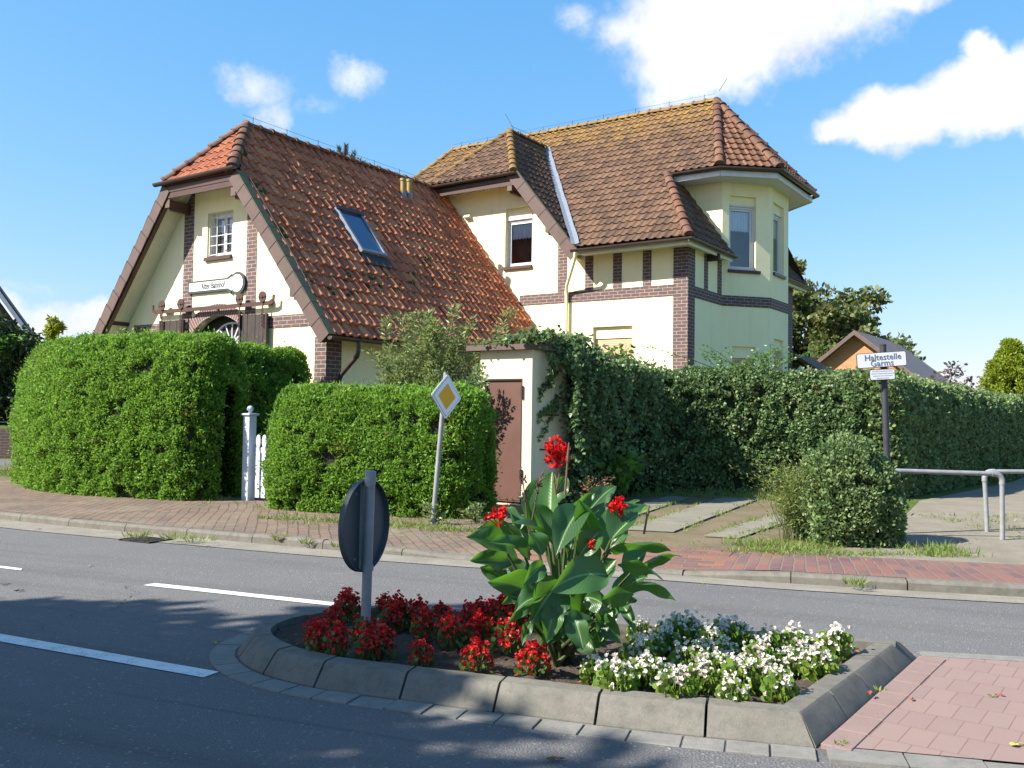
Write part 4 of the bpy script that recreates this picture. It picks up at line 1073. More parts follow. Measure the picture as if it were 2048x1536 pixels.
def soffit(x0, z0, x1, z1, y0, y1, t, mat):
    a, b = Vector((x0, y0, z0)), Vector((x1, y0, z1)); d = (b - a).normalized(); up = Vector((-d.z, 0, d.x)); up = up if up.z > 0 else -up
    mb = MB(); n = 9
    for k in range(n):
        ya, yb_ = y0 + (y1 - y0) * k / n, y0 + (y1 - y0) * (k + 1) / n - .006
        mb.ext([Vector((p.x, yy, p.z)) - up * t for p, yy in ((a, ya), (b, ya), (b, yb_), (a, yb_))], up * .02)
    return part(mb, 'soffit', mat)
soffit(EX - .05, zr(EX - .05), RX + 1.1, zr(RX + 1.1), -OV + .03, 0, .17, 'cream')
soffit(EXL + .05, zr(EXL + .05), RX - 1.1, zr(RX - 1.1), -OV + .03, 0, .17, 'cream')
soffit(1.45, zdm(1.45), DX + 1.4, zdm(DX + 1.4), 7.28, FY, .19, 'plaster')
soffit(-5.4, zdm(-5.4), DX - 1.4, zdm(DX - 1.4), 7.28, FY, .19, 'plaster')
# inner barge timber on the left of the annex gable, dark
mb = MB(); a, b = Vector((EXL + .12, -.50, zr(EXL + .12) - .26)), Vector((RX - 1.2, -.50, zr(RX - 1.2) - .26)); mb.bar(a, b, .10, .13); part(mb, 'barge_timber', 'brown')
mb = MB(); a, b = Vector((EX - .12, -.50, zr(EX - .12) - .26)), Vector((RX + 1.2, -.50, zr(RX + 1.2) - .26)); mb.bar(a, b, .10, .13); part(mb, 'barge_timber', 'brown')
def fascia(x0, x1, y, z0, z1, wy, wz, mat='brown', smat='cream'):
    mb = MB(); mb.box(x0, x1, y, y + .03, z0, z1); mb.box(x0 - .02, x1 + .02, y - .012, y, z0 + (z1 - z0) * .45, z1 + .02); f = part(mb, 'fascia', mat)
    s = MB(); s.ext([(x0 + .02, y + .03, z0 + .02), (x1 - .02, y + .03, z0 + .02), (x1 - .02, wy, wz), (x0 + .02, wy, wz)], (0, 0, .02)); part(s, 'soffit', smat); return f
fascia(RX - 1.28, RX + 1.16, -.585, 6.22, 6.50, 0, 6.44)
fascia(DX - 1.56, DX + 1.50, 7.28, 7.74, 8.02, FY, 7.95, smat='plaster')
def gutter(pts, r=.062, name='gutter', mat='gutter', parent=house):
    """half-round gutter, open above"""
    mb = MB(); P = [Vector(p) for p in pts]
    for ro, ri in ((r, r - .008),):
        vs = []; K = 8
        for i, p in enumerate(P):
            d = (P[min(i + 1, len(P) - 1)] - P[max(i - 1, 0)]); d.z = 0; d.normalize(); x = Vector((d.y, -d.x, 0))
            k = 1.0
            if 0 < i < len(P) - 1:
                d1 = (P[i] - P[i - 1]).normalized(); k = 1 / max(.3, d.dot(d1))
            for rr in (ro, ri):
                for j in range(K + 1):
                    t = math.pi + math.pi * j / K; vs.append(p + x * math.cos(t) * rr * k + Vector((0, 0, math.sin(t) * rr)))
        m_ = 2 * (K + 1); fs = []
        for i in range(len(P) - 1):
            for j in range(K):
                fs.append((i * m_ + j, i * m_ + j + 1, (i + 1) * m_ + j + 1, (i + 1) * m_ + j))
                fs.append((i * m_ + K + 1 + j + 1, i * m_ + K + 1 + j, (i + 1) * m_ + K + 1 + j, (i + 1) * m_ + K + 1 + j + 1))
            for j in (0, K): fs.append((i * m_ + j, (i + 1) * m_ + j, (i + 1) * m_ + K + 1 + j, i * m_ + K + 1 + j))
        for e in (0, len(P) - 1): fs.append(tuple(e * m_ + j for j in (range(K + 1) if e else range(K, -1, -1))))
        mb.add(vs, fs)
    return part(mb, name, mat, parent, smooth=True)
gutter([(RX - 1.42, -.68, 6.56), (RX + 1.26, -.68, 6.60)], .07)
gutter([(DX - 1.64, 7.17, 8.02), (DX + 1.58, 7.17, 8.06)], .07)
gutter([(EX + .07, -.58, 2.99), (EX + .07, 7.1, 3.01)], .07)
gutter([(1.40, 7.13, 5.79), (4.64, 7.13, 5.81), (4.64, 10.1, 5.81)], .07)
gutter([(4.64, 13.84, 5.81), (4.64, 16.8, 5.81)], .07)
gutter([(PX - .05, 9.30, 8.01), tuple(CN[0] + Vector((.02, -.07, -.05))), tuple(CN[1] + Vector((.075, -.04, -.05))), tuple(CN[2] + Vector((.075, .04, -.05))), tuple(CN[3] + Vector((0, .07, -.05)))], .075)
# eave boards under the main gutters
mb = MB(); mb.box(1.42, 4.5, 7.22, 7.25, 5.66, 5.79); mb.box(1.42, 4.25, 7.25, FY, 5.73, 5.75); part(mb, 'eave_board', 'cream')
mb = MB(); mb.box(4.53, 4.56, 7.25, 10.08, 5.66, 5.79); mb.box(UC, 4.53, 7.25, 10.08, 5.72, 5.74); part(mb, 'eave_board', 'cream'); mb = MB(); mb.box(4.53, 4.56, 13.86, 16.7, 5.66, 5.79); mb.box(UC, 4.53, 13.86, 16.7, 5.72, 5.74); part(mb, 'eave_board', 'cream')
# cornice of the bay: white fascia and boarded underside
CI = [Vector((3.0, 9.42, 0)), Vector((4.47, 9.42, 0)), Vector((5.62, 10.41, 0)), Vector((5.62, 13.53, 0)), Vector((4.47, 14.52, 0)), Vector((3.0, 14.52, 0))]
mb = MB(); mb.ext([(p.x, p.y, 7.82) for p in CI], (0, 0, .03)); 
for a, b in zip(CI, CI[1:]):
    d = (b - a).normalized(); n = Vector((d.y, -d.x, 0))
    mb.ext([(a.x, a.y, 7.80), (b.x, b.y, 7.80), (b.x, b.y, 7.945), (a.x, a.y, 7.945)], n * .025)
k_ = MB(); CK = [Vector((3.0, 9.45, 0)), Vector((4.44, 9.45, 0)), Vector((5.57, 10.43, 0)), Vector((5.57, 13.51, 0)), Vector((4.44, 14.49, 0)), Vector((3.0, 14.49, 0))]
k_.ext([(p.x, p.y, 7.95) for p in CK], (0, 0, .09)); part(k_, 'eave_board', 'brown')
cr = part(mb, 'cornice', 'white', label='white boarded cornice round the bay')
# purlin ends
for x, z, sgn in ((RX - 1.10, 6.02, -1), (RX + 1.10, 6.02, 1), (EXL + .62, 3.58, -1), (EX - .98, 3.80, 1)):
    mb = MB(); mb.box(x - .07, x + .07, -.55, .02, z, z + .17); mb.box(x - .05, x + .05, -.48, .02, z - .05, z); o = part(mb, 'purlin_end', 'brown')
    one_box('end_cap', M['slate'], o, x - .075, x + .075, -.575, -.55, z, z + .175)
for x, z in ((DX + 1.32, 7.60), (DX - 1.32, 7.60), (DX + 2.55, 6.35)):
    mb = MB(); mb.box(x - .07, x + .07, 7.31, FY, z, z + .16); mb.box(x - .05, x + .05, 7.4, FY, z - .05, z); o = part(mb, 'purlin_end', 'brown')
    one_box('end_cap', M['slate'], o, x - .075, x + .075, 7.285, 7.31, z, z + .165)
mb = MB(); mb.box(UC, UC + .32, 9.02, 9.14, 5.55, 5.72); part(mb, 'purlin_end', 'darkwood')
# downpipes
mb = MB(); mb.tube([(EX + .07, .22, 2.95), (EX + .07, .22, 2.78), (EX + .03, .22, 2.66), (.16, .27, 2.30), (.09, .28, 2.18), (.08, .28, 2.02), (.08, .28, .1)], .048, 12); mb.tube([(.08, .28, 1.98), (.08, .28, 2.05)], .056, 12); part(mb, 'downpipe', 'gutter', smooth=True)
mb = MB(); mb.tube([(1.52, 7.14, 5.76), (1.50, 7.16, 5.62), (1.44, 7.22, 5.50), (.98, 7.66, 4.98), (.92, 7.74, 4.86), (.91, 7.76, 4.7), (.91, 7.76, .1)], .045, 12)
for z in (4.78, 3.0, 1.4): mb.tube([(.91, 7.76, z), (.91, 7.76, z + .05)], .054, 12)
part(mb, 'downpipe', 'plaster', smooth=True, label='yellow painted downpipe')
# skylight
def apt(x, y, o=0.): return Vector((x, y, zr(x))) + Vector((AS * an, 0, an)) * o
mb = MB(); X0, X1, Y0, Y1 = -1.90, -1.04, 1.98, 2.82
for (xa, xb, ya, yb_) in ((X0, X0 + .05, Y0, Y1), (X1 - .05, X1, Y0, Y1), (X0 + .05, X1 - .05, Y0, Y0 + .06), (X0 + .05, X1 - .05, Y1 - .06, Y1)):
    q = [apt(xa, ya, .0), apt(xb, ya, .0), apt(xb, yb_, .0), apt(xa, yb_, .0)]; mb.ext(q, Vector((AS * an, 0, an)) * .13)
sk_ = part(mb, 'skylight', M['zinc'], ar)
mb = MB(); mb.ext([apt(X0 + .05, Y0 + .06, .085), apt(X1 - .05, Y0 + .06, .085), apt(X1 - .05, Y1 - .06, .085), apt(X0 + .05, Y1 - .06, .085)], Vector((AS * an, 0, an)) * .01)
m_sky, nt_ = new_mat('skylight_glass'); b_ = NB(nt_); b_.out(b_.principled((.035, .07, .14), .06, .9)); o = part(mb, 'skylight_pane', m_sky, ar)
mb = MB(); mb.ext([apt(X1 + .0, Y0 - .04, .05), apt(X1 + .22, Y0 - .04, .05), apt(X1 + .22, Y1 + .04, .05), apt(X1 + .0, Y1 + .04, .05)], Vector((AS * an, 0, an)) * .02); part(mb, 'skylight_apron', M['iron'], ar)
mb = MB()
mb.ext([apt(X0 - .02, Y0 - .03, .12), apt(X0 + .06, Y0 - .03, .12), apt(X0 + .06, Y1 + .03, .12), apt(X0 - .02, Y1 + .03, .12)], Vector((AS * an, 0, an)) * .03)
part(mb, 'skylight_hood', M['iron'], ar)
# moss cushions in the tile troughs
rs = np.random.RandomState(3); pts = []
for (x, y, k, sp) in ((-.35, -.25, 10, .10), (-1.1, -.2, 12, .12), (-1.9, -.28, 14, .12), (-.2, .5, 8, .3), (-.75, 3.6, 10, .3), (-1.2, 4.4, 14, .25), (-.45, 1.6, 8, .3), (-1.9, 4.7, 8, .3), (-.3, 2.6, 8, .4), (-2.6, .0, 8, .1), (-.9, 5.3, 6, .3)):
    for _ in range(k): pts.append((x + rs.normal() * sp * .5, y + rs.normal() * sp))
mb = MB()
for x, y in pts:
    c = apt(min(x, .5), max(y, -.42), .035); r = rs.uniform(.025, .055); vs = []
    for j in range(3):
        for k in range(7):
            t = R_(90) * j / 2.4; a = 2 * math.pi * k / 7; rr = r * math.cos(t) * rs.uniform(.8, 1.2)
            vs.append(c + Vector((0, 1, 0)) * rr * math.sin(a) + Vector((-an, 0, AS * an)) * rr * 1.4 * math.cos(a) + Vector((AS * an, 0, an)) * r * .8 * math.sin(t))
    mb.add(vs, [(j * 7 + k, j * 7 + (k + 1) % 7, (j + 1) * 7 + (k + 1) % 7, (j + 1) * 7 + k) for j in range(2) for k in range(7)] + [tuple(14 + k for k in range(7))])
part(mb, 'moss', m_basic('moss', (.045, .07, .012), (.03, .045, .01), scale=30, rough=.95, bump=.6), ar, smooth=True)['kind'] = 'stuff'
# two clay vent pipes
for x, y in ((-2.80, 5.42), (-2.84, 5.72)):
    b0 = apt(x, y, .02); mb = MB(); mb.tube([b0 - Vector((0, 0, .05)), b0 + Vector((0, 0, .40))], .068, 14); mb.tube([b0 + Vector((0, 0, .40)), b0 + Vector((0, 0, .46))], .085, 14)
    vp = part(mb, 'vent_pipe', m_basic('yellow_clay', (.36, .25, .075), (.28, .20, .07), scale=8, rough=.6) if 'yellow_clay' not in bpy.data.materials else bpy.data.materials['yellow_clay'], ar, smooth=True)
    mb = MB(); mb.tube([b0 - Vector((0, 0, .1)), b0 + Vector((0, 0, .09))], .10, 12); part(mb, 'vent_collar', 'zinc', vp, smooth=True)
# wall vent hood
mb = MB(); mb.ext([(-2.52, FY, 7.12), (-2.32, FY, 7.12), (-2.32, FY, 7.28), (-2.52, FY, 7.28)], (0, -.03, 0)); mb.add([(-2.52, FY - .03, 7.28), (-2.32, FY - .03, 7.28), (-2.32, FY - .14, 7.16), (-2.52, FY - .14, 7.16), (-2.52, FY - .03, 7.14), (-2.32, FY - .03, 7.14)], [(0, 3, 2, 1), (3, 4, 5, 2), (0, 4, 3), (1, 2, 5)]); part(mb, 'wall_vent', 'cream')
# lightning conductor: wire on clips along the ridges, rods at the ends
mb = MB()
def wire(pts, clip=1.1, r=.004, h=.0):
    P = [Vector(p) for p in pts]; mb.tube(P, r, 5)
    for a, b in zip(P, P[1:]):
        n = int((b - a).length / clip)
        for k in range(n + 1): p = a.lerp(b, (k + .3) / (n + .6)); mb.tube([p - Vector((0, 0, .11)), p + Vector((0, 0, .03))], .008, 6)
wire([(RX, AY - .1, RZ + .24), (RX, 7.2, RZ + .22)])
mb.tube([Vector((RX + .9, -.5, zr(RX + .9) + .2)), apt(RX + 1.4, -.40, .12), apt(-1.0, -.38, .10), apt(-.5, -.40, .09), apt(.1, -.36, .06)], .007, 5)
wire([(LXT, MR, MZ + .22), (3.3, MR, MZ + .24)])
mb.tube([(DX - .05, 9.3, DZ + .22), (DX, 11.2, DZ + .25)], .006, 5)
mb.tube([(DX, 9.4, DZ + .15), (DX - .25, 9.3, DZ + .62)], .008, 5); mb.tube([(3.42, MR, MZ + .3), (3.66, MR, MZ + .62)], .008, 5)
part(mb, 'lightning_wire', 'wire')
# small lean-to at the far right of the house
mb = MB(); mb.ext([(4.3, 16.15, 3.55), (4.3, 18.2, 3.55), (6.0, 18.2, 2.45), (6.0, 16.15, 2.45)], (0, 0, .12)); part(mb, 'lean_to_roof', 'tile_brown')
mb = MB(); mb.bar((4.5, 16.05, 3.2), (5.6, 16.05, 2.2), .05, .2); part(mb, 'lean_to_board', 'white')
mb = MB(); mb.box(4.29, 5.6, 16.4, 18.0, 0, 2.75); part(mb, 'lean_to_wall', 'darkwood')

# ------------------------------------------------------------------ lettering
def lettering(name, text, size, mat, parent, loc, rot, sx=1., ext=.0015, bold=0.):
    cu = bpy.data.curves.new(name, 'FONT'); cu.body = text; cu.size = size; cu.extrude = ext; cu.align_x = 'CENTER'; cu.align_y = 'CENTER'; cu.offset = bold; cu.resolution_u = 3
    t = bpy.data.objects.new('tmp_text', cu); COL.objects.link(t)
    dg = bpy.context.evaluated_depsgraph_get(); me = bpy.data.meshes.new_from_object(t.evaluated_get(dg))
    bpy.data.objects.remove(t); bpy.data.curves.remove(cu)
    o = bpy.data.objects.new(name, me); COL.objects.link(o); me.materials.clear(); me.materials.append(mat)
    o.parent = parent; o.location = loc; o.rotation_euler = rot; o.scale = (sx, 1, 1); return o
M['ink'] = m_basic('black_lettering', (.02, .02, .025), rough=.5, bump=0)
M['enamel'] = m_basic('white_enamel', (.80, .79, .80), (.72, .71, .72), scale=5, rough=.3, spec=.5, bump=.03)
M['teal'] = m_basic('dark_teal_frame', (.035, .055, .06), (.05, .065, .07), rough=.5, bump=.1)
# signal-arm shaped sign on the annex gable
sb = tag(empty('signboard', HO + Matrix.Rotation(-YAW, 3, 'Z') @ Vector((-3.3, -.03, 4.29)), -YAW), 'white signal arm shaped signboard with dark rim on the gable wall', 'signboard')
def arm(o_, y0, y1, nm, mat):
    pts = [(-.97 + .0 - o_, -.125 - o_)]; r = .19 + o_; cxx = .66; hh = .095 + o_ * .75
    a0 = math.asin(hh / r)
    pts = [(-.95 - o_, -hh), ] ; pts.append((cxx - r - .10, -hh)); pts.append((cxx - r * .82, -hh - r * .30))
    for k in range(25):
        a = R_(180 + 40) + R_(360 - 80) * k / 24; pts.append((cxx + r * math.cos(a), r * math.sin(a)))
    pts.append((cxx - r * .82, hh + r * .30)); pts.append((cxx - r - .10, hh)); pts.append((-.95 - o_, hh))
    m_ = MB(); m_.ext([(x, y0, z) for x, z in pts], (0, y1 - y0, 0)); q = m_.build(nm, mat); q.parent = sb; return q
arm(.055, 0, -.035, 'sign_rim', M['teal']); arm(0, -.03, -.045, 'sign_panel', M['enamel'])
lettering('lettering', "'Alter Bahnhof", .195, M['ink'], sb, (-.14, -.0475, -.004), (R_(90), 0, 0), sx=.72, bold=.003)

# ------------------------------------------------------------------ utility hut
HUT = Vector((.32, 14.75, .09))
hut = tag(empty('utility_hut', HUT, -YAW), 'small flat roofed yellow utility hut with brown metal door, overgrown by ivy', 'hut')
mb = MB()
wall_mesh(mb, [(-1.02, 0), (0, 0), (0, 2.50), (-1.02, 2.50)], [(-.93, -.18, .02, 2.04)], lambda s, z, d: (s, d, z), .07)
wall_mesh(mb, [(0, 0), (1.6, 0), (1.6, 2.50), (0, 2.50)], [], lambda s, z, d: (-d, s, z), .1)
wall_mesh(mb, [(-1.6, 0), (0, 0), (0, 2.50), (-1.6, 2.50)], [], lambda s, z, d: (-1.02 + d, -s, z), .1)
part(mb, 'wall', 'hut_plaster', hut)
mb = MB(); mb.box(-.905, -.20, .035, .06, .05, 2.01); mb.box(-.88, -.22, .028, .036, .08, 1.98)
hd = part(mb, 'door', m_basic('brown_door_paint', (.125, .062, .048), (.10, .052, .042), scale=2, rough=.5, bump=.08), hut)
mb = MB(); mb.box(-.93, -.905, .0, .07, .02, 2.04); mb.box(-.20, -.178, .0, .07, .02, 2.04); mb.box(-.905, -.20, .0, .07, 2.012, 2.04); part(mb, 'door_frame', 'iron', hut)
for z in (1.72, .38):
    mb = MB(); mb.tube([(-.175, -.02, z), (-.175, -.02, z + .20)], .022, 10); mb.box(-.21, -.175, -.02, .02, z + .02, z + .18); part(mb, 'hinge', 'brown', hut)
mb = MB(); C_ = [(-1.22, -.14), (-.06, -.14), (.16, .08), (.16, 1.75), (-1.22, 1.75)]
mb.ext([(x, y, 2.50) for x, y in C_], (0, 0, .09)); sl_ = part(mb, 'roof_slab', M['slate'], hut)
mb = MB(); ctr = (-.5, .8, 2.66); n = len(C_); mb.add([(x, y, 2.592) for x, y in C_] + [ctr], [(i, (i + 1) % n, n) for i in range(n)]); part(mb, 'roof_felt', m_basic('roof_felt', (.20, .19, .17), (.14, .13, .12), scale=8, rough=.95, bump=.4), hut)
for (y, z) in ((.28, 1.95), (.36, 1.46), (.26, .90)):
    mb = MB(); mb.tube([(.0, y, z), (.07, y, z), (.07, y + .36, z), (.0, y + .36, z)], .012, 8); part(mb, 'step_iron', 'iron', hut)

# ------------------------------------------------------------------ hedges
def hedge(name, label, path, hw, h, mat, dens, Lf, Wf, seed, shape='diamond', nexp=3.2, cap=.5, amp=.07, fold=.25, under=.86, lean=.5, z0=.09, spread=.16, group=None, hvar=None, core_in=.13, jit=.7, ke=2.6, kze=6):
    """clipped hedge: leaves spread through the outer shell of a lumpy body swept along a path, solid dark core added inside to block light"""
    rs = np.random.RandomState(seed); P = [Vector((x, y, 0)) for x, y in path]
    if len(P) > 2: P = smooth_line(P, 6)
    S = [0.]
    for i in range(1, len(P)): S.append(S[-1] + (P[i] - P[i - 1]).length)
    T = S[-1]; ns = max(10, int((T + 2 * hw) / .12)); nt = 36; G = np.zeros((ns + 1, nt + 1, 3))
    for a in range(ns + 1):
        d = -hw * .98 + (T + 2 * hw * .98) * a / ns                  # beyond the ends the section shrinks to a rounded cap
        e = max(0., -d, d - T); dc = min(max(d, 0), T)
        i = min(max(j for j in range(len(S)) if S[j] <= dc + 1e-9), len(P) - 2); t = (dc - S[i]) / max(1e-6, S[i + 1] - S[i])
        q = (P[i + 1] - P[i]).normalized(); c = P[i].lerp(P[i + 1], t) + q * (d - dc); nrm_ = Vector((-q.y, q.x, 0))
        ef = min(1, e / hw); k = max(.0, 1 - ef ** ke) ** (1 / ke); kz = max(.0, 1 - ef ** kze) ** (1 / kze)
        hh = h * (hvar(dc / T) if hvar else 1.)
        for b in range(nt + 1):
            th = math.pi * b / nt; cx, sz = math.cos(th), math.sin(th)
            x = math.copysign(abs(cx) ** (2 / nexp), cx) * hw * k; z = abs(sz) ** (2 / nexp) * hh * kz
            x *= under + (1 - under) * min(1, z / (.30 * hh))
            p = c + nrm_ * x; G[a, b] = (p.x, p.y, z0 + z)
    A = G[:-1, :-1].reshape(-1, 3); B = G[1:, :-1].reshape(-1, 3); C = G[1:, 1:].reshape(-1, 3); D = G[:-1, 1:].reshape(-1, 3)
    tri = np.concatenate([np.stack([A, B, C], 1), np.stack([A, C, D], 1)]); cr_ = np.cross(tri[:, 1] - tri[:, 0], tri[:, 2] - tri[:, 0]); ar_ = np.linalg.norm(cr_, axis=1) / 2
    n = int(ar_.sum() * dens); pick = rs.choice(len(tri), n, p=ar_ / ar_.sum()); u_, v_ = rs.random(n), rs.random(n); f = u_ + v_ > 1; u_[f] = 1 - u_[f]; v_[f] = 1 - v_[f]
    t_ = tri[pick]; X = t_[:, 0] + (t_[:, 1] - t_[:, 0]) * u_[:, None] + (t_[:, 2] - t_[:, 0]) * v_[:, None]
    N_ = nrm(cr_[pick]); mid = np.array([sum(p.x for p in P) / len(P), sum(p.y for p in P) / len(P), h * .4])
    # outward normals: the sweep gives a consistent winding, flip when the top points down
    top = N_[np.abs(N_[:, 2]) > .9]
    if len(top) and np.median(top[:, 2]) < 0: N_ = -N_
    dsp = amp * vnoise(X, 1.7, seed) + amp * .9 * vnoise(X, 5.5, seed + 3)
    dep = -np.abs(rs.normal(size=n)) * spread * .5 + rs.random(n) * .02
    pit = vnoise(X, 3.6, seed + 21) + .6 * vnoise(X, 9.0, seed + 27); dep -= np.clip(-.28 - pit, 0, .5) * .45; keep_ = (pit > -.72) | (rs.random(n) < .5)
    # a few longer shoots stand out
    sh_ = rs.random(n) < .035; dep[sh_] += rs.random(sh_.sum()) ** 2 * .15
    X = X + N_ * (dsp + dep)[:, None]
    ax = nrm(N_ * .75 + np.array([0, 0, lean]) + rs.normal(size=(n, 3)) * jit)
    L_ = Lf * rs.uniform(.6, 1.25, n); W_ = Wf * rs.uniform(.7, 1.2, n)
    X, ax, L_, W_, N_ = X[keep_], ax[keep_], L_[keep_], W_[keep_], N_[keep_]; n = len(X)
    X[:, 2] = np.maximum(X[:, 2], z0 + .01)
    rv = np.clip(.5 + .22 * rs.normal(size=n) + .35 * vnoise(X, 3.1, seed + 9), .05, 1); bp = (vnoise(X, 2.3, seed + 33) > .46) & (rs.random(n) < .35) | (rs.random(n) < .012); rv[bp] = 0
    o = leaves(name, X - ax * (L_ * .5)[:, None], ax, L_, W_, mat, rs, shape=shape, fold=fold, rnd=rv)
    tag(o, label, 'hedge', group)
    # core
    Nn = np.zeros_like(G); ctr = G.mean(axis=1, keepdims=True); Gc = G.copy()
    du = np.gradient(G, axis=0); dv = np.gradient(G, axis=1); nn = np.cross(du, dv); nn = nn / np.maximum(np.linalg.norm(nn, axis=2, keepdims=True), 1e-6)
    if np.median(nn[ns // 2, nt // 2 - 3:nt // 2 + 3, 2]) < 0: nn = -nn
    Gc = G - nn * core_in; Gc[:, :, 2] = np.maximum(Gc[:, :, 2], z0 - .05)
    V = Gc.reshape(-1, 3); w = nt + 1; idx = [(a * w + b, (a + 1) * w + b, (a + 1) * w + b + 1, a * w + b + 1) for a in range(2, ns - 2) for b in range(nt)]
    np_mesh('hedge_core', V, np.full(len(idx), 4), np.array(idx).ravel(), M['core'], parent=o)
    return o
hedge('clipped_hedge', 'tall bright green clipped arborvitae hedge with rounded end, left of the white gate', [(-5.33, 15.50), (-7.4, 16.40), (-8.9, 18.3), (-9.9, 20.4)], .82, 2.74, M['thuja'], 4400, .070, .027, 1, amp=.075, under=.90)
hedge('clipped_hedge', 'shaded clipped hedge running back from the gate to the house corner', [(-4.85, 16.9), (-4.35, 17.75)], .50, 2.66, M['thuja'], 3800, .070, .027, 2, under=.92)
hedge('clipped_hedge', 'low rounded bright green clipped hedge behind the yellow diamond sign', [(-2.85, 14.05), (-1.02, 13.42)], .80, 1.86, M['thuja'], 4700, .068, .026, 3, amp=.06, under=.84, nexp=2.9)
hedge('ivy_hedge', 'long dark green privet and ivy hedge with flat top in front of the house', [(1.2, 18.15), (3.0, 18.55), (5.0, 18.6), (6.6, 18.2)], .72, 2.43, M['ivy'], 2900, .062, .052, 4, shape='ivy', amp=.09, lean=.1, under=.96, nexp=4.0, jit=.8)
hedge('path_hedge', 'long shaded hedge receding along the gravel path at the right', [(7.0, 18.05), (9.6, 21.2), (13.4, 25.6), (20, 33.5), (32, 48)], .72, 2.42, M['privet'], 1300, .085, .055, 5, amp=.08, under=.95, nexp=3.8, hvar=lambda t: 1 - .13 * min(1, t * 2.4), shape='oval')
hedge('round_bush', 'knee high round grey green bush at the edge of the brick pavement', [(3.94, 10.95), (4.02, 10.97)], .59, 1.26, M['privet'], 5200, .048, .026, 6, amp=.075, nexp=2.3, under=.84, ke=2.2, kze=2.6, shape='oval', spread=.2)['category'] = 'bush'

# ------------------------------------------------------------------ leafy shrubs, climbers, trees
def shrub(name, label, cat, base, stems, mat, Lf, Wf, per, seed, spread=(.6, .6), h=(1.5, 2.5), droop=.2, stem_r=.012, shape='diamond', smat='stalk', tw=.5, curl=.15, start=.15, group=None):
    rs = np.random.RandomState(seed); X = []; AX = []; mb = MB()
    for k in range(stems):
        b = Vector((base[0] + rs.normal() * spread[0] * .3, base[1] + rs.normal() * spread[1] * .3, base[2]))
        hh = rs.uniform(*h); dx, dy = rs.normal() * spread[0], rs.normal() * spread[1]; pts = []
        for j in range(9):
            t = j / 8; p = b + Vector((dx * t ** 1.5, dy * t ** 1.5, hh * (t - droop * t ** 3))); p += Vector((rs.normal(), rs.normal(), 0)) * .03 * t; pts.append(p)
        mb.tube(pts, [stem_r * (1 - .8 * j / 8) for j in range(9)], 5, cap=False)
        for j in range(per):
            t = start + (1 - start) * rs.random() ** .8; i = min(int(t * 8), 7); p = pts[i].lerp(pts[i + 1], t * 8 - i)
            d = (pts[i + 1] - pts[i]).normalized(); a = rs.uniform(0, 6.28); out = Vector((math.cos(a), math.sin(a), 0))
            ax = d * tw + out * .8 + Vector(rs.normal(size=3)) * .25; off_ = out * rs.random() * .16 * (1 - t * .5)
            X.append(p + off_); AX.append(ax)
    n = len(X); o = leaves(name, np.array(X), np.array(AX), Lf * rs.uniform(.6, 1.2, n), Wf * rs.uniform(.7, 1.2, n), mat, rs, shape=shape, curl=curl)
    tag(o, label, cat, group); t = mb.build('stem', M[smat], o, smooth=True); return o
shrub('tall_shrub', 'tall loose shrub with narrow willow-like leaves in front of the red roof', 'shrub', (-1.45, 16.1, .1), 46, M['willow'], .115, .028, 330, 31, spread=(.52, .35), h=(2.3, 3.75), droop=.12)
shrub('tall_shrub', 'dark leafy climber hanging beside the brown hut door', 'shrub', (-.72, 15.25, .1), 12, M['ivy'], .085, .05, 150, 32, spread=(.22, .2), h=(1.9, 2.7), droop=.15)
shrub('climbing_vine', 'bright green broad leaved vine sprouting on the hut roof', 'vine', (.42, 15.6, 2.62), 16, M['vine'], .11, .075, 34, 33, spread=(.35, .25), h=(.2, .48), droop=.4, shape='oval')
shrub('climbing_vine', 'leafy vine climbing in front of the shuttered front window', 'vine', (2.0, 18.1, 1.4), 18, M['vine'], .10, .07, 55, 34, spread=(.32, .2), h=(1.1, 1.75), droop=.1, shape='oval')
shrub('seed_stalks', 'thin pale seed stalks standing against the sunlit wall', 'plant', (1.35, 17.9, 2.2), 5, M['grass'], .035, .02, 30, 35, spread=(.12, .05), h=(.7, 1.25), droop=0, stem_r=.004, shape='oval')
shrub('hedge_shoots', 'light green shoots growing out of the hedge top before the bay', 'shrub', (4.7, 18.5, 2.2), 26, M['vine'], .06, .035, 40, 36, spread=(.9, .2), h=(.4, .95), droop=.1, shape='oval')
shrub('young_shrub', 'small bright green lobed leaf shrub in the shade beside the hut', 'shrub', (1.75, 15.9, .1), 12, M['vine'], .13, .12, 16, 37, spread=(.28, .22), h=(.55, 1.05), droop=.1, shape='ivy')
shrub('dry_weed', 'withered brown weed clump at the foot of the hut', 'weed', (1.35, 14.9, .1), 12, M['dryleaf'], .05, .025, 34, 38, spread=(.18, .14), h=(.25, .55), droop=.1)
shrub('tall_weeds', 'tall thin weeds with dry stems at the left of the round bush', 'weed', (3.32, 11.05, .1), 30, M['grass'], .07, .012, 60, 39, spread=(.16, .22), h=(.5, 1.15), droop=.1, stem_r=.005)
shrub('thistle', 'grey green thistle at the foot of the leaning sign', 'weed', (-1.0, 12.05, .1), 8, M['willow'], .07, .03, 22, 40, spread=(.08, .06), h=(.15, .34), droop=.1)
shrub('thistle', 'small pale weed in the shade right of the low hedge', 'weed', (-.45, 12.35, .1), 7, M['willow'], .06, .03, 20, 41, spread=(.07, .06), h=(.15, .32), droop=.1)
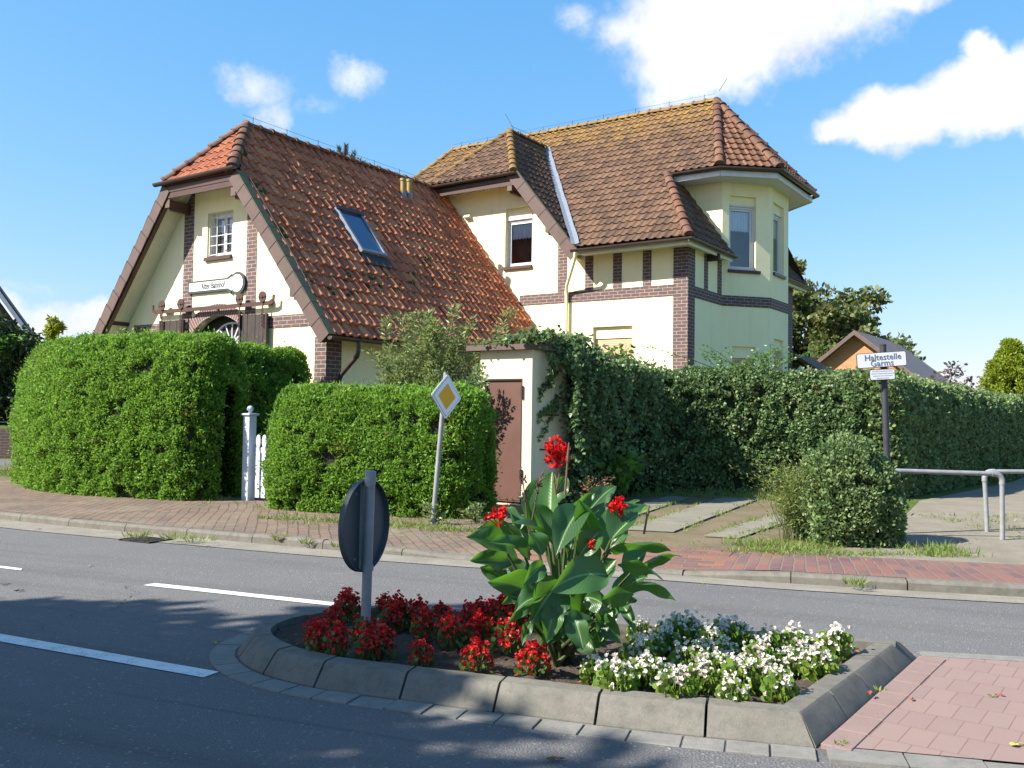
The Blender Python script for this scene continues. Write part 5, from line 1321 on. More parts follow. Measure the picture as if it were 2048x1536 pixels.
# ivy draped over the hut and down to the hedge
def ivy_mass():
    rs = np.random.RandomState(50); X = []; N_ = []
    Rm = Matrix.Rotation(-YAW, 3, 'Z')
    def add(p, n, k, sp, big=1.):
        for _ in range(k): X.append(Vector(p) + Vector(rs.normal(size=3)) * sp); N_.append(n)
    front = (-.3, -.8, .5)
    for i in range(300):                                        # on and over the roof slab, thicker to the right
        t = rs.random() ** .6; q = HUT + Rm @ Vector((-.9 + 1.1 * t, rs.uniform(-.15, 1.6), 2.62 + .16 * t * rs.random())); add(q, (0, -.3, 1), 11, .06)
    for i in range(420):                                        # right hand side of the hut, beyond the bare strip
        y = .78 + 1.0 * rs.random() ** .7; q = HUT + Rm @ Vector((.10 + .12 * rs.random() + .1 * max(0, y - 1), y, 2.6 * rs.random())); add(q, (.6, -.7, .2), 9, .06)
    for i in range(620):                                        # a hanging curtain between the hut and the hedge
        t = rs.random(); x = .95 + 1.9 * t; y = 15.15 + 2.6 * t + rs.normal() * .12; z = rs.uniform(0, 1) ** .75 * (2.52 - .2 * t); add((x, y, .1 + z), front, 9, .07)
    for i in range(70):                                         # bulging crest
        t = rs.random(); add((.9 + 1.7 * t, 15.0 + 2.4 * t, 2.38 + .22 * rs.random() - .15 * t), (0, -.6, .8), 26, .10)
    for (x0, y0, z0, L_) in ((.6, 15.0, 2.5, .5), (1.25, 15.25, 2.4, 1.0), (1.5, 15.5, 2.4, 1.3), (1.68, 15.7, 2.45, .9), (1.95, 16.0, 2.45, 1.2), (1.0, 15.0, 2.5, 1.5)):       # hanging strands
        for k in range(int(L_ * 70)):
            t = rs.random(); add((x0 + .05 * math.sin(t * 7) + .1 * t, y0 - .1, z0 - L_ * t), (-.4, -.9, .0), 2, .03)
    for s_ in range(5):                                         # tendrils on the shaded wall
        y, z = .75, rs.uniform(1.2, 2.4)
        for k in range(26):
            y -= .022; z -= .012 + .02 * rs.random() * (s_ % 2); add(HUT + Rm @ Vector((.03, max(.05, y), z)), (.8, -.5, .3), 2, .025)
    X = np.array(X); N_ = nrm(np.array(N_, float)); n = len(X)
    ax = nrm(N_ * .5 + np.array([0, 0, -.35]) + rs.normal(size=(n, 3)) * .7)
    X[:, 2] = np.maximum(X[:, 2], .1)
    o = leaves('ivy', X, ax, .075 * rs.uniform(.6, 1.2, n), .065 * rs.uniform(.7, 1.2, n), M['ivy'], rs, shape='ivy', rnd=np.clip(.45 + .25 * rs.normal(size=n), 0, 1))
    tag(o, 'dark ivy hanging over the right side of the yellow hut', 'ivy')
    mb = MB()
    for k in range(16):
        t = k / 15; mb.tube([(.95 + 1.9 * t, 15.3 + 2.6 * t, .05), (.98 + 1.9 * t, 15.28 + 2.6 * t, 1.2), (.9 + 1.9 * t, 15.35 + 2.6 * t, 2.4)], [.04, .03, .015], 6)
    mb.ext([(1.05, 15.6, .1), (2.75, 17.9, .1), (2.75, 17.9, 2.3), (1.05, 15.6, 2.45)], (-.25, .2, 0))  # solid dark slab backing the leaf curtain
    mb.build('ivy_stem_and_core', M['core'], o)
ivy_mass()
def tree(name, label, base, h, crown_r, crown_h, mat, seed, clumps=60, per=220, Lf=.22, Wf=.12, trunk_r=.22, crown_z=None, shape='oval', lean=(0, 0), clump_r=.75, ragged=.25, conical=False, cat='tree', group=None):
    rs = np.random.RandomState(seed); b = Vector(base); root = tag(empty(name, b), label, cat, group); mb = MB()
    cz = crown_z if crown_z is not None else h - crown_h / 2
    tp = [Vector((lean[0] * t, lean[1] * t, (h * .85) * t)) + Vector((rs.normal(), rs.normal(), 0)) * .08 * h * .1 * (0 < t < 1) for t in (0, .2, .4, .6, .8, 1)]
    mb.tube(tp, [trunk_r * (1 - .82 * i / 5) for i in range(6)], 9)
    X = []; N_ = []
    for k in range(clumps):
        if conical:
            t = rs.random() ** .7; r = crown_r * (1 - t) * rs.uniform(.55, 1.05) + .1; a = rs.uniform(0, 6.28); c = Vector((r * math.cos(a), r * math.sin(a), h - crown_h + crown_h * t)); cr_ = clump_r * (1.05 - .6 * t)
        else:
            d = Vector(rs.normal(size=3)).normalized(); rr = rs.uniform(.45, 1.0) ** .6 * (1 + ragged * rs.normal() * .5)
            c = Vector((d.x * crown_r * rr, d.y * crown_r * rr, cz + d.z * crown_h / 2 * rr)); cr_ = clump_r * rs.uniform(.6, 1.25)
        c += Vector((lean[0], lean[1], 0)) * (c.z / h)
        s = tp[min(5, max(1, int(5 * min(.95, c.z / (h * .95)) - .6)))]
        mb.tube([s, s.lerp(c, .5) + Vector((0, 0, .08 * h * .3)), c], [trunk_r * .22, trunk_r * .13, .012], 5, cap=False)
        m_ = int(per * rs.uniform(.6, 1.2)); q = rs.normal(size=(m_, 3)); q = q / np.linalg.norm(q, axis=1, keepdims=True) * (rs.random((m_, 1)) ** .45) * cr_ * np.array([1, 1, .72]); X.append(np.array(c) + q); N_.append(q)
    X = np.concatenate(X); N_ = nrm(np.concatenate(N_)); n = len(X); ax = nrm(N_ * .6 + rs.normal(size=(n, 3)) * .7 + np.array([0, 0, .2 if conical else -.15]))
    rv = np.clip(.5 + .2 * rs.normal(size=n) + .3 * vnoise(X, .9, seed), 0, 1)
    leaves('crown', X, ax, Lf * rs.uniform(.6, 1.2, n), Wf * rs.uniform(.7, 1.2, n), mat, rs, parent=root, shape=shape, rnd=rv)
    mb.build('trunk', M['bark'], root, smooth=True); return root
def dist(px, py, Y): p = at(px, py, Y); return p
p = dist(1640, 640, 55); tree('broadleaf_tree', 'large broadleaf tree with olive brown tinged crown behind the house', (p.x - 1.2, 55, 0), 10.6, 4.2, 6.8, M['treeleaf'], 61, clumps=115, per=260, Lf=.34, Wf=.2, clump_r=.85, crown_z=6.4, ragged=.35)
p = dist(1775, 690, 60); tree('broadleaf_tree', 'lower broadleaf tree showing behind the orange brick gable', (p.x, 60, 0), 7.2, 2.6, 4.6, M['treeleaf'], 62, clumps=46, per=220, Lf=.34, Wf=.2, clump_r=.8, crown_z=4.6, ragged=.4)
p = dist(1890, 760, 42); tree('reddish_shrub_tree', 'sparse reddish leaved small tree over the far hedge', (p.x, 42, 0), 4.1, 1.2, 2.2, M['redleaf'], 63, clumps=22, per=26, Lf=.22, Wf=.12, trunk_r=.07, clump_r=.45, crown_z=3.1)
p = dist(2003, 780, 40); tree('golden_conifer', 'yellow green bushy conifer behind the far hedge', (p.x + .45, 40, 0), 5.1, 2.7, 4.8, M['goldleaf'], 64, clumps=190, per=190, Lf=.16, Wf=.06, trunk_r=.15, clump_r=.55, conical=True)
p = dist(2060, 760, 41); tree('golden_conifer', 'second yellow green conifer at the right picture edge', (p.x + .5, 41.5, 0), 4.6, 1.9, 4.3, M['goldleaf'], 65, clumps=90, per=170, Lf=.16, Wf=.06, trunk_r=.15, clump_r=.6, conical=True)
hedge('golden_hedge', 'lime green hedge in front of the yellow green conifer', [(16.9, 34.5), (19, 34.9), (22, 35.4)], .6, 2.1, M['goldleaf'], 500, .14, .07, 66, nexp=3, spread=.3)
def pine_top():
    rs = np.random.RandomState(70); root = tag(empty('pine_tree', (-5.4, 34, 0)), 'dark pine top peeping over the red roof ridge', 'tree'); mb = MB()
    c0 = at(690, 285, 34) - Vector((-5.4, 34, 0)); mb.tube([(c0.x, 0, 0), (c0.x, 0, c0.z * .6), (c0.x, 0, c0.z - .1)], [.25, .15, .04], 8); X = []; AX = []
    for (px, py) in ((690, 288), (678, 296), (702, 296), (668, 304), (716, 318), (728, 322), (660, 318), (684, 310), (700, 312), (712, 330), (650, 318), (672, 320), (690, 330)):
        q = at(px, py, 34) - Vector((-5.4, 34, 0)); q.y += rs.normal() * .3; mb.tube([(c0.x, 0, q.z - .9), tuple(q - Vector((0, 0, .35))), tuple(q)], [.035, .025, .012], 5, cap=False)
        for k in range(150):
            t = rs.random(); a = rs.uniform(0, 6.28); X.append(q - Vector((0, 0, .5 * t))); AX.append(Vector((math.cos(a) * .55, math.sin(a) * .55, .85)))
    n = len(X); leaves('crown', np.array(X), np.array(AX), .22 * rs.uniform(.7, 1.1, n), .018, M['pine'], rs, parent=root); mb.build('trunk', M['bark'], root, smooth=True)
pine_top()
# trees beyond the left picture edge whose crowns shade the near lane
tree('roadside_tree', 'roadside tree left of the picture whose crown shades the near lane', (-12.6, 1.9, 0), 8.6, 2.4, 5.2, M['treeleaf'], 81, clumps=58, per=150, Lf=.30, Wf=.2, clump_r=.8, trunk_r=.2, crown_z=5.6)
tree('roadside_tree', 'second roadside tree left of the picture nearer the camera', (-10.9, .9, 0), 8.6, 3.0, 5.6, M['treeleaf'], 82, clumps=125, per=260, Lf=.30, Wf=.2, clump_r=.9, trunk_r=.22, crown_z=5.6)
# left neighbour: a dark evergreen, garden wall
p = dist(15, 760, 30); tree('dark_evergreen', 'dark evergreen bush in front of the left neighbour house', (p.x - .6, 30, 0), 4.5, 1.9, 4.2, M['darkleaf'], 83, clumps=80, per=190, Lf=.20, Wf=.09, clump_r=.6, trunk_r=.12, crown_z=2.4)
p = dist(15, 640, 29); shrub('climbing_branch', 'light green branch tips before the neighbour window', 'branch', (p.x - .2, 29, 2.9), 7, M['vine'], .2, .14, 26, 84, spread=(.3, .3), h=(.8, 1.5), droop=.2, shape='oval')
p = dist(110, 680, 26); tree('young_conifer', 'small golden tipped conifer behind the tall left hedge', (p.x, 26, 0), 4.05, .45, 3.2, M['goldleaf'], 85, clumps=40, per=110, Lf=.14, Wf=.05, trunk_r=.05, clump_r=.22, conical=True)

# ------------------------------------------------------------------ neighbour houses
def neighbour_left():
    a = at(0, 545, 36); b = at(82, 682, 36); o = Vector((b.x, 36, 0)); h = tag(empty('neighbour_house', o, R_(24)), 'dark brick gabled neighbour house with white verge at the left edge', 'house')
    run = (b.x - a.x) / math.cos(R_(24)); sl_ = (a.z - b.z) / run; ez = b.z; w = 8.; rz = ez + sl_ * (w / 2 + .2)
    dk = m_brick('dark_neighbour_brick', (.10, .06, .05), (.07, .05, .05), (.16, .14, .13))
    m_ = MB(); wall_mesh(m_, [(-w - .3, 0), (-.3, 0), (-.3, ez - .2), (-w / 2 - .3, rz - .5), (-w - .3, ez - .2)], [(-3.2, -1.35, 2.5, 4.0)], lambda s, z, d: (s, d, z), .15)
    wall_mesh(m_, [(0, 0), (9, 0), (9, ez - .2), (0, ez - .2)], [], lambda s, z, d: (-.3 - d, s, z), .1); m_.build('wall', dk, h)
    m_ = MB()
    for s in (1, -1):
        x0 = -w / 2 - .3; e = x0 + s * (w / 2 + .35); m_.ext([(x0, -.35, rz), (e, -.35, rz - sl_ * (w / 2 + .35)), (e, 9, rz - sl_ * (w / 2 + .35)), (x0, 9, rz)], (0, 0, -.14))
    m_.build('roof', m_basic('dark_tile', (.08, .045, .05), (.05, .035, .04), scale=9, bump=.5, bscale=6), h)
    for s in (1, -1):
        m_ = MB(); x0 = -w / 2 - .3; e = x0 + s * (w / 2 + .35); m_.ext([(x0, -.40, rz - .10), (e, -.40, rz - .10 - sl_ * (w / 2 + .35)), (e, -.40, rz - .36 - sl_ * (w / 2 + .35)), (x0, -.40, rz - .36)], (0, .05, 0)); m_.build('verge_board', M['white'], h)
    m_ = MB()
    for q in ((-3.2, -1.35, 3.9, 4.0), (-3.2, -1.35, 2.5, 2.6), (-3.2, -3.1, 2.6, 3.9), (-1.45, -1.35, 2.6, 3.9)): m_.box(q[0], q[1], .06, .12, q[2], q[3])
    w_ = m_.build('window', M['white'], h); one_box('pane', m_sky, w_, -3.1, -1.45, .10, .11, 2.6, 3.9)
    m_ = MB(); m_.box(-.75, -.45, -.06, 0, 2.0, 2.75); m_.build('wall_sign', M['white'], h)
neighbour_left()
def neighbour_right():
    Y = 46; ap, l, r_ = at(1714, 664, Y), at(1643, 730, Y), at(1815, 738, Y)
    h = tag(empty('neighbour_house', (ap.x, Y, 0), -R_(36)), 'orange brick gabled neighbour house behind the far hedge', 'house')
    hw_, sl_ = 3.0, (ap.z - l.z) / (ap.x - l.x) * .84; rz = ap.z; ez = rz - sl_ * hw_
    m_ = MB(); wall_mesh(m_, [(-hw_ + .1, 0), (hw_ - .1, 0), (hw_ - .1, ez), (0, rz - .12), (-hw_ + .1, ez)], [(-1.15, 1.1, .8, 2.62)], lambda s, z, d: (s, d, z), .12)
    wall_mesh(m_, [(0, 0), (8, 0), (8, ez), (0, ez)], [], lambda s, z, d: (hw_ - .1 - d, s, z), .1)
    m_.build('wall', m_brick('orange_brick', (.50, .24, .11), (.42, .19, .09), (.40, .28, .18), bh=.1), h)
    m_ = MB()
    for s in (1, -1): m_.ext([(0, -.5, rz + .05), (s * (hw_ + .3), -.5, rz + .05 - sl_ * (hw_ + .3)), (s * (hw_ + .3), 8, rz + .05 - sl_ * (hw_ + .3)), (0, 8, rz + .05)], (0, 0, -.12))
    m_.build('roof', m_basic('grey_tile', (.16, .13, .12), (.10, .085, .08), scale=4, bump=.5, bscale=8), h)
    for s in (1, -1):
        m_ = MB(); m_.ext([(0, -.53, rz + .02), (s * (hw_ + .3), -.53, rz + .02 - sl_ * (hw_ + .3)), (s * (hw_ + .3), -.53, rz - .18 - sl_ * (hw_ + .3)), (0, -.53, rz - .18)], (0, .06, 0)); m_.build('verge_board', M['slate'], h)
    m_ = MB(); m_.box(-1.15, 1.1, .06, .1, .8, 2.50); m_.build('window_blind', M['cream'], h)
    one_box('window_lintel', m_basic('orange_beam', (.55, .25, .07), (.5, .22, .06), rough=.6), h, -1.2, 1.15, -.04, .06, 2.50, 2.66)
neighbour_right()
# across the side street at the far left: garden wall, grass, fence rails
sheet('side_street', [(-60, 24.2), (-9.2, 21.5), (-11.5, 26), (-60, 30)], GZ + .004, M['asphalt'])
gw = MB(); gw.box(-40, -11.2, 27.0, 27.3, 0, .95); g_ = tag(gw.build('garden_wall', m_brick('garden_brick', (.10, .06, .05), (.08, .055, .05), (.14, .12, .11))), 'low dark brick garden wall across the side street at the left', 'wall')
mb = MB(); mb.add([(-40, 27.3, .94), (-11.2, 27.3, .94), (-11.2, 33, 1.3), (-40, 33, 1.3)], [(0, 1, 2, 3)]); o = mb.build('raised_lawn', M['lawn']); o['kind'] = 'structure'
fr = tag(empty('rail_fence', (-14.5, 28.6, 1.0)), 'thin two-rail metal fence above the garden wall', 'fence')
mb = MB()
for z in (.0, .75): mb.tube([(-6, 0, .12 + z), (4, 0, .12 + z)], .025, 6)
mb.build('rail', M['galv'], fr)
for k in range(6): m2 = MB(); m2.tube([(-6 + 2 * k, 0, -.05), (-6 + 2 * k, 0, .9)], .03, 6); m2.build('post', M['galv'], fr)

# ------------------------------------------------------------------ white garden gate
blue = m_basic('shaded_white_gate_paint', (.50, .54, .62), (.45, .49, .57), scale=6, rough=.5, bump=.05)  # white paint with the bluish tone of shade put into its colour
gt = Vector((-4.25, 15.05, .09)); gpst = tag(empty('gate_post', gt, -YAW), 'white square gate post with cap and ball finial beside the left hedge', 'post')
one_box('shaft', blue, gpst, -.075, .075, -.075, .075, 0, 1.38, bevel=.008); one_box('cap', blue, gpst, -.105, .105, -.105, .105, 1.381, 1.415, bevel=.008)
def lathe(prof, n=16):
    m_ = MB(); vs = [(r * math.cos(2 * math.pi * j / n), r * math.sin(2 * math.pi * j / n), z) for r, z in prof for j in range(n)]
    m_.add(vs, [(i * n + j, i * n + (j + 1) % n, (i + 1) * n + (j + 1) % n, (i + 1) * n + j) for i in range(len(prof) - 1) for j in range(n)] + [tuple(range(n - 1, -1, -1)), tuple((len(prof) - 1) * n + j for j in range(n))]); return m_
lathe([(.03, 1.416), (.03, 1.44)] + [(.052 * math.sin(R_(a)), 1.485 - .052 * math.cos(R_(a))) for a in range(30, 181, 15)]).build('ball_finial', blue, gpst, smooth=True)
gate = tag(empty('garden_gate', gt + Vector((.09, -.06, 0)), -YAW), 'white wooden picket garden gate half hidden by the low hedge', 'gate')
def picket(x):
    c = [(-.048, .06), (.048, .06), (.048, .78), (.030, .83), (.030, .87), (.050, .93), (.050, 1.0), (.036, 1.05), (.0, 1.075), (-.036, 1.05), (-.050, 1.0), (-.050, .93), (-.030, .87), (-.030, .83), (-.048, .78)]
    m_ = MB(); m_.ext([(x + a, 0, b) for a, b in c], (0, .022, 0)); m_.build('picket', blue, gate, bevel=.003)
for k in range(7): picket(.10 + k * .14)
for z in (.25, .78): one_box('gate_rail', blue, gate, .0, 1.05, .023, .06, z, z + .09)

# ------------------------------------------------------------------ road signs
def pole(nm, a, b, r, mat, parent, cap=True):
    m_ = MB(); m_.tube([a, b], r, 16); o = m_.build(nm, mat, parent, smooth=True); return o
rsg = tag(empty('round_sign', (-.89, 5.80, .09)), 'grey back of a round keep-right sign on a pole in the flower bed', 'road sign')
pole('pole', (0, 0, -.05), (.015, 0, 1.055), .031, M['galv'], rsg)
m_ = MB(); m_.tube([(.014, 0, .98), (.015, 0, 1.06), (.0155, 0, 1.065)], [.0345, .0345, .03], 16); m_.build('pole_cap', M['galv'], rsg, smooth=True)
ta = R_(69); ax_ = Vector((math.cos(ta), math.sin(ta), 0)); nf = Vector((-math.sin(ta), math.cos(ta), 0)); cen = Vector((-.035, .045, .72)); RR = .29
m_ = MB(); n = 48; vs = []
for (rr, dd) in ((0, .006), (RR - .012, .006), (RR, .0), (RR, -.034), (RR - .004, -.036), (RR - .006, -.030), (RR - .010, -.002), (0, -.002)):
    for j in range(n):
        a = 2 * math.pi * j / n; vs.append(cen + ax_ * rr * math.cos(a) + Vector((0, 0, 1)) * rr * math.sin(a) + nf * dd)
m_.add(vs, [(i * n + j, i * n + (j + 1) % n, (i + 1) * n + (j + 1) % n, (i + 1) * n + j) for i in range(7) for j in range(n)])
m_.build('sign_plate', m_basic('sign_back', (.075, .085, .095), (.055, .062, .07), scale=4, rough=.5, bump=.03), rsg, smooth=True)
m_ = MB(); c2 = cen + nf * .009; m_.add([c2 + ax_ * (RR - .014) * math.cos(2 * math.pi * j / n) + Vector((0, 0, 1)) * (RR - .014) * math.sin(2 * math.pi * j / n) for j in range(n)], [tuple(range(n))]); m_.build('sign_face', m_basic('blue_sign_face', (.01, .10, .45), rough=.35, bump=0), rsg)
m_ = MB(); q = [(-.02, .0), (.11, -.13), (.06, -.18), (-.07, -.05)]; c3 = cen + nf * .012
for poly in ([(-.16, .10), (-.10, .16), (.09, -.03), (.03, -.09)], [(.16, -.16), (.14, .02), (-.02, -.14)]): m_.add([c3 - ax_ * a + Vector((0, 0, 1)) * b for a, b in poly], [tuple(range(len(poly)))])
m_.build('sign_arrow', M['white'], rsg)
m_ = MB(); m_.bar(cen - ax_ * .03 + nf * -.012 + Vector((0, 0, -.27)), cen - ax_ * .03 + nf * -.012 + Vector((0, 0, .27)), .035, .016, up=tuple(nf)); m_.build('stiffener', M['galv'], rsg)
m_ = MB()
for a_, z in ((-.10, .20), (.10, .20), (-.10, -.20), (.10, -.20), (0, .245), (0, -.245)): q_ = cen + ax_ * a_ + Vector((0, 0, z)); m_.tube([q_ - nf * .002, q_ - nf * .010], .007, 8)
m_.build('bolts', M['galv'], rsg)
for z in (.46, .985): m_ = MB(); m_.tube([(.008, 0, z - .018), (.008, 0, z + .018)], .037, 14); m_.build('clamp', M['galv'], rsg, smooth=True)

psb = Vector((-1.0, 11.98, .09)); ps = tag(empty('priority_road_sign', psb), 'yellow and white diamond priority road sign on a leaning grey pole', 'road sign')
tp_ = at(892, 745, 12.02) - psb
pole('pole', (0, 0, -.05), tuple(tp_), .031, M['galv'], ps)
cn = at(893, 793, 11.97) - psb; pn = Vector((.80, -.60, 0)).normalized(); px_ = Vector((-pn.y, pn.x, 0)); up_ = (tp_.normalized() - pn * tp_.normalized().dot(pn)).normalized(); px_ = up_.cross(pn)
def diamond(nm, h, d0, d1, mat, rnd_=.02, parent=ps):
    m_ = MB(); pts = []
    for k in range(4):
        a = R_(90 * k + 90); c = Vector((math.cos(a), math.sin(a))) * (h - rnd_ * 1.41)
        for j in range(5): b = a + R_(-45 + 22.5 * j); pts.append(c + Vector((math.cos(b), math.sin(b))) * rnd_)
    P3 = [cn + px_ * p.x + up_ * p.y + pn * d0 for p in pts]; m_.ext(P3, pn * (d1 - d0)); return m_.build(nm, mat, parent)
sgw = m_basic('sign_white', (.74, .76, .78), (.70, .72, .74), rough=.35, bump=.02)
diamond('sign_plate', .300, -.012, .0, M['galv'], .03); diamond('sign_edge', .296, .0005, .004, sgw, .03); diamond('black_line', .262, .0045, .0055, M['ink'], .02); diamond('white_field', .256, .006, .0075, sgw, .02)
diamond('yellow_field', .172, .008, .0095, m_basic('sign_yellow', (.72, .36, .01), (.66, .33, .01), rough=.35, bump=.02), .012)
m_ = MB(); m_.bar(cn - pn * .016 + up_ * .1, cn - pn * .05 + up_ * .1, .08, .04); m_.bar(cn - pn * .016 - up_ * .1, cn - pn * .05 - up_ * .1, .08, .04); m_.build('clamp', M['galv'], ps)

hsb = Vector((4.86, 11.85, .09)); hs_ = tag(empty('stop_sign_post', hsb), 'white two-line halt name sign with a smaller plate on a dark pole', 'sign')
t0 = at(1766, 692, 11.85) - hsb; t1 = at(1773, 890, 11.85) - hsb; bt = t1 + (t1 - t0) * ((t1.z) / (t0.z - t1.z))
pole('pole', tuple(bt), tuple(t0), .040, m_basic('dark_pole', (.03, .032, .042), (.045, .045, .055), scale=12, rough=.5, bump=.05), hs_)
m_ = MB(); m_.tube([t0 - Vector((0, 0, .0)), t0 + Vector((0, 0, .02))], [.043, .043], 14); m_.build('pole_cap', M['iron'], hs_, smooth=True)
def plate(nm, corners, Y, thick, mat, rad=.02):
    C4 = [at(x, y, Y) - hsb for x, y in corners]; xx = ((C4[1] - C4[0]) + (C4[2] - C4[3])).normalized(); zz = (C4[0] - C4[3]).normalized(); zz = (zz - xx * zz.dot(xx)).normalized(); yy = zz.cross(xx)
    c = sum(C4, Vector()) / 4; w = ((C4[1] - C4[0]).length + (C4[2] - C4[3]).length) / 2; h = ((C4[0] - C4[3]).length + (C4[1] - C4[2]).length) / 2
    def rr(w, h, r, d):
        o_ = []
        for (sx, sy, a0) in ((1, 1, 0), (-1, 1, 90), (-1, -1, 180), (1, -1, 270)):
            for k in range(5): a = R_(a0 + 22.5 * k); o_.append(c + xx * (sx * (w / 2 - r) + r * math.cos(a)) + zz * (sy * (h / 2 - r) + r * math.sin(a)) - yy * 0 + yy * d)
        return o_
    m_ = MB(); m_.ext(rr(w + .016, h + .016, rad + .008, 0), yy * thick); r_ = m_.build(nm + '_rim', M['gutter'], hs_)
    m_ = MB(); m_.ext(rr(w, h, rad, 0), yy * -.004); p_ = m_.build(nm, mat, hs_)
    return c, xx, yy, zz, w, h, p_
sgl = m_basic('sign_grey_white', (.66, .68, .72), (.62, .64, .68), rough=.4, bump=.02)
c, xx, yy, zz, w, h, p_ = plate('name_plate', [(1713.5, 709), (1810, 702.5), (1813, 730), (1716, 736.5)], 11.77, .014, sgl)
rot = Matrix((xx, zz, -yy)).transposed().to_euler()
s_ = w / .62
M['sign_ink'] = m_basic('grey_blue_lettering', (.12, .15, .19), rough=.5, bump=0)
lettering('lettering', 'Haltestelle', .110, M['sign_ink'], hs_, c + zz * .032 + xx * .015 - yy * .0058, rot, sx=1.0)
lettering('lettering', 'Garms', .110, M['sign_ink'], hs_, c - zz * .044 + xx * .0 - yy * .0058, rot, sx=1.0)
c, xx, yy, zz, w, h, p_ = plate('small_plate', [(1739.5, 740.5), (1788, 738.5), (1790, 757.5), (1742, 760)], 11.77, .012, sgl)
m_ = MB(); rg = random.Random(9)                         # four rows of small print, too small to read
for i, (wd, ht) in enumerate(((.86, .011), (.94, .011), (.80, .010), (.52, .010))):
    zz0 = h * (.36 - .24 * i); x = -w * wd / 2
    while x < w * wd / 2 - .006:
        L_ = rg.uniform(.006, .03); e = min(x + L_, w * wd / 2); q = c - yy * .0055 + zz * zz0
        m_.add([q + xx * x - zz * ht / 2, q + xx * e - zz * ht / 2, q + xx * e + zz * ht / 2, q + xx * x + zz * ht / 2], [(0, 1, 2, 3)]); x = e + rg.uniform(.003, .006)
m_.build('small_print', m_basic('faint_ink', (.38, .39, .43), rough=.6, bump=0), hs_)

# ------------------------------------------------------------------ tubular barriers on the path
def barrier(label, base, corner, run, r=.029):
    b = Vector(base); root = tag(empty('path_barrier', b), label, 'barrier', 'tubular barriers across the path'); h = corner[2] - b.z; d = Vector(run); L_ = d.length; d.normalize(); top = Vector((corner[0] - b.x, corner[1] - b.y, h))
    pts = [Vector((0, 0, -.05)), top * .5, top - Vector((0, 0, .10))]
    m_ = MB(); m_.tube(pts, r, 14); m_.build('post', M['galv'], root, smooth=True)
    arc = []
    for k in range(8):
        a = R_(90) * k / 7; arc.append(top + Vector((0, 0, -.09)) + d * (.09 * (1 - math.cos(a))) + Vector((0, 0, .09 * math.sin(a))))
    m_ = MB(); m_.tube([top - Vector((0, 0, .13))] + arc + [top + d * .13], r + .006, 14); m_.build('elbow', M['galv'], root, smooth=True)
    m_ = MB(); m_.tube([top + d * .09, top + d * L_], r, 14); m_.build('rail', M['galv'], root, smooth=True)
    end = d * L_; m_ = MB(); m_.tube([Vector((end.x, end.y, -.05)) + Vector((top.x, top.y, 0)), top + end], r, 12); m_.build('post', M['galv'], root, smooth=True)
    return root
c1 = at(2004, 948, 11.42); e1_ = at(1780, 939, 11.42)
barrier('front tubular steel barrier running from the round bush to its bent post', (gp(1998, 1078, .09).x, 11.42, .09), (c1.x, 11.42, c1.z), (e1_.x - c1.x, .02, .02))
c2_ = at(1969, 943, 12.25)
barrier('rear tubular steel barrier running out at the right picture edge', (gp(1968, 1062, .09).x, 12.25, .09), (c2_.x, 12.25, c2_.z), (1.9, .02, .02))
# drain grate in the gutter
q = gp(292, 1079, .01); dg_ = tag(empty('drain_grate', (q.x, q.y, .006), R_(-27)), 'iron drain grate in the gutter at the far kerb', 'drain grate')
m_ = MB()
for k in range(7): m_.box(-.24, .24, -.16 + k * .05, -.135 + k * .05, 0, .012)
m_.box(-.25, -.225, -.18, .18, 0, .014); m_.box(.225, .25, -.18, .18, 0, .014); m_.box(-.25, .25, -.18, .18, -.004, .001); m_.build('grating', M['iron'], dg_)

# ------------------------------------------------------------------ canna lily in the island
CB = Vector((.31, 5.42, .09))
canna = tag(empty('canna_lily', CB), 'large canna lily with broad green leaves and red flowers in the middle of the bed', 'plant')
rgc = random.Random(77)
def canna_leaf(base, tip, width, sag=.0, face=0., wave=.02, curl=0.):
    """broad blade from base to tip; sag lifts (+) or drops (-) the middle, face turns the blade about its axis"""
    b, t = Vector(base), Vector(tip); t = b + (t - b) * 1.10; d = t - b; L_ = d.length; dn = d.normalized(); face += rgc.uniform(-.45, .45)
    side = dn.cross(Vector((0, -1, .25))).normalized(); nrm_ = side.cross(dn)
    side = (Matrix.Rotation(face, 3, dn) @ side); nrm_ = Matrix.Rotation(face, 3, dn) @ nrm_
    mid = b.lerp(t, .5) + Vector((0, 0, 1)) * sag * L_; NU, NV = 18, 8; vs = []; uv = []; ph = rgc.uniform(0, 6); dr_t = rgc.uniform(.02, .14); cam_ = rgc.uniform(.35, .85); tw_ = rgc.uniform(-.5, .5)
    for i in range(NU + 1):
        u = i / NU; c = b * (1 - u) ** 2 + mid * 2 * u * (1 - u) + t * u * u - Vector((0, 0, dr_t * L_ * u ** 3))
        w = max(.0025, width * .5 * (max(u, 1e-4) ** .55 * (1 - u) ** .85) / .39)
        R3 = Matrix.Rotation(tw_ * u, 3, dn); side_u, nrm_u = R3 @ side, R3 @ nrm_
        for j in range(NV + 1):
            v = j / NV * 2 - 1
            z = abs(v) ** 1.3 * w * cam_ + wave * .7 * math.sin(u * 9 + ph + v * 2) * abs(v) * min(1, w / .03) + curl * w * v
            vs.append(c + side_u * (v * w) + nrm_u * z); uv.append((j / NV, u * L_ * 2.2))
    fs = [(i * (NV + 1) + j, i * (NV + 1) + j + 1, (i + 1) * (NV + 1) + j + 1, (i + 1) * (NV + 1) + j) for i in range(NU) for j in range(NV)]
    m_ = MB(); m_.add(vs, fs, uv); o = m_.build('leaf', M['canna'], smooth=True, sharp=180); o.parent = canna; o.location = (0, 0, 0)
    for v in o.data.vertices: v.co -= CB
    return o
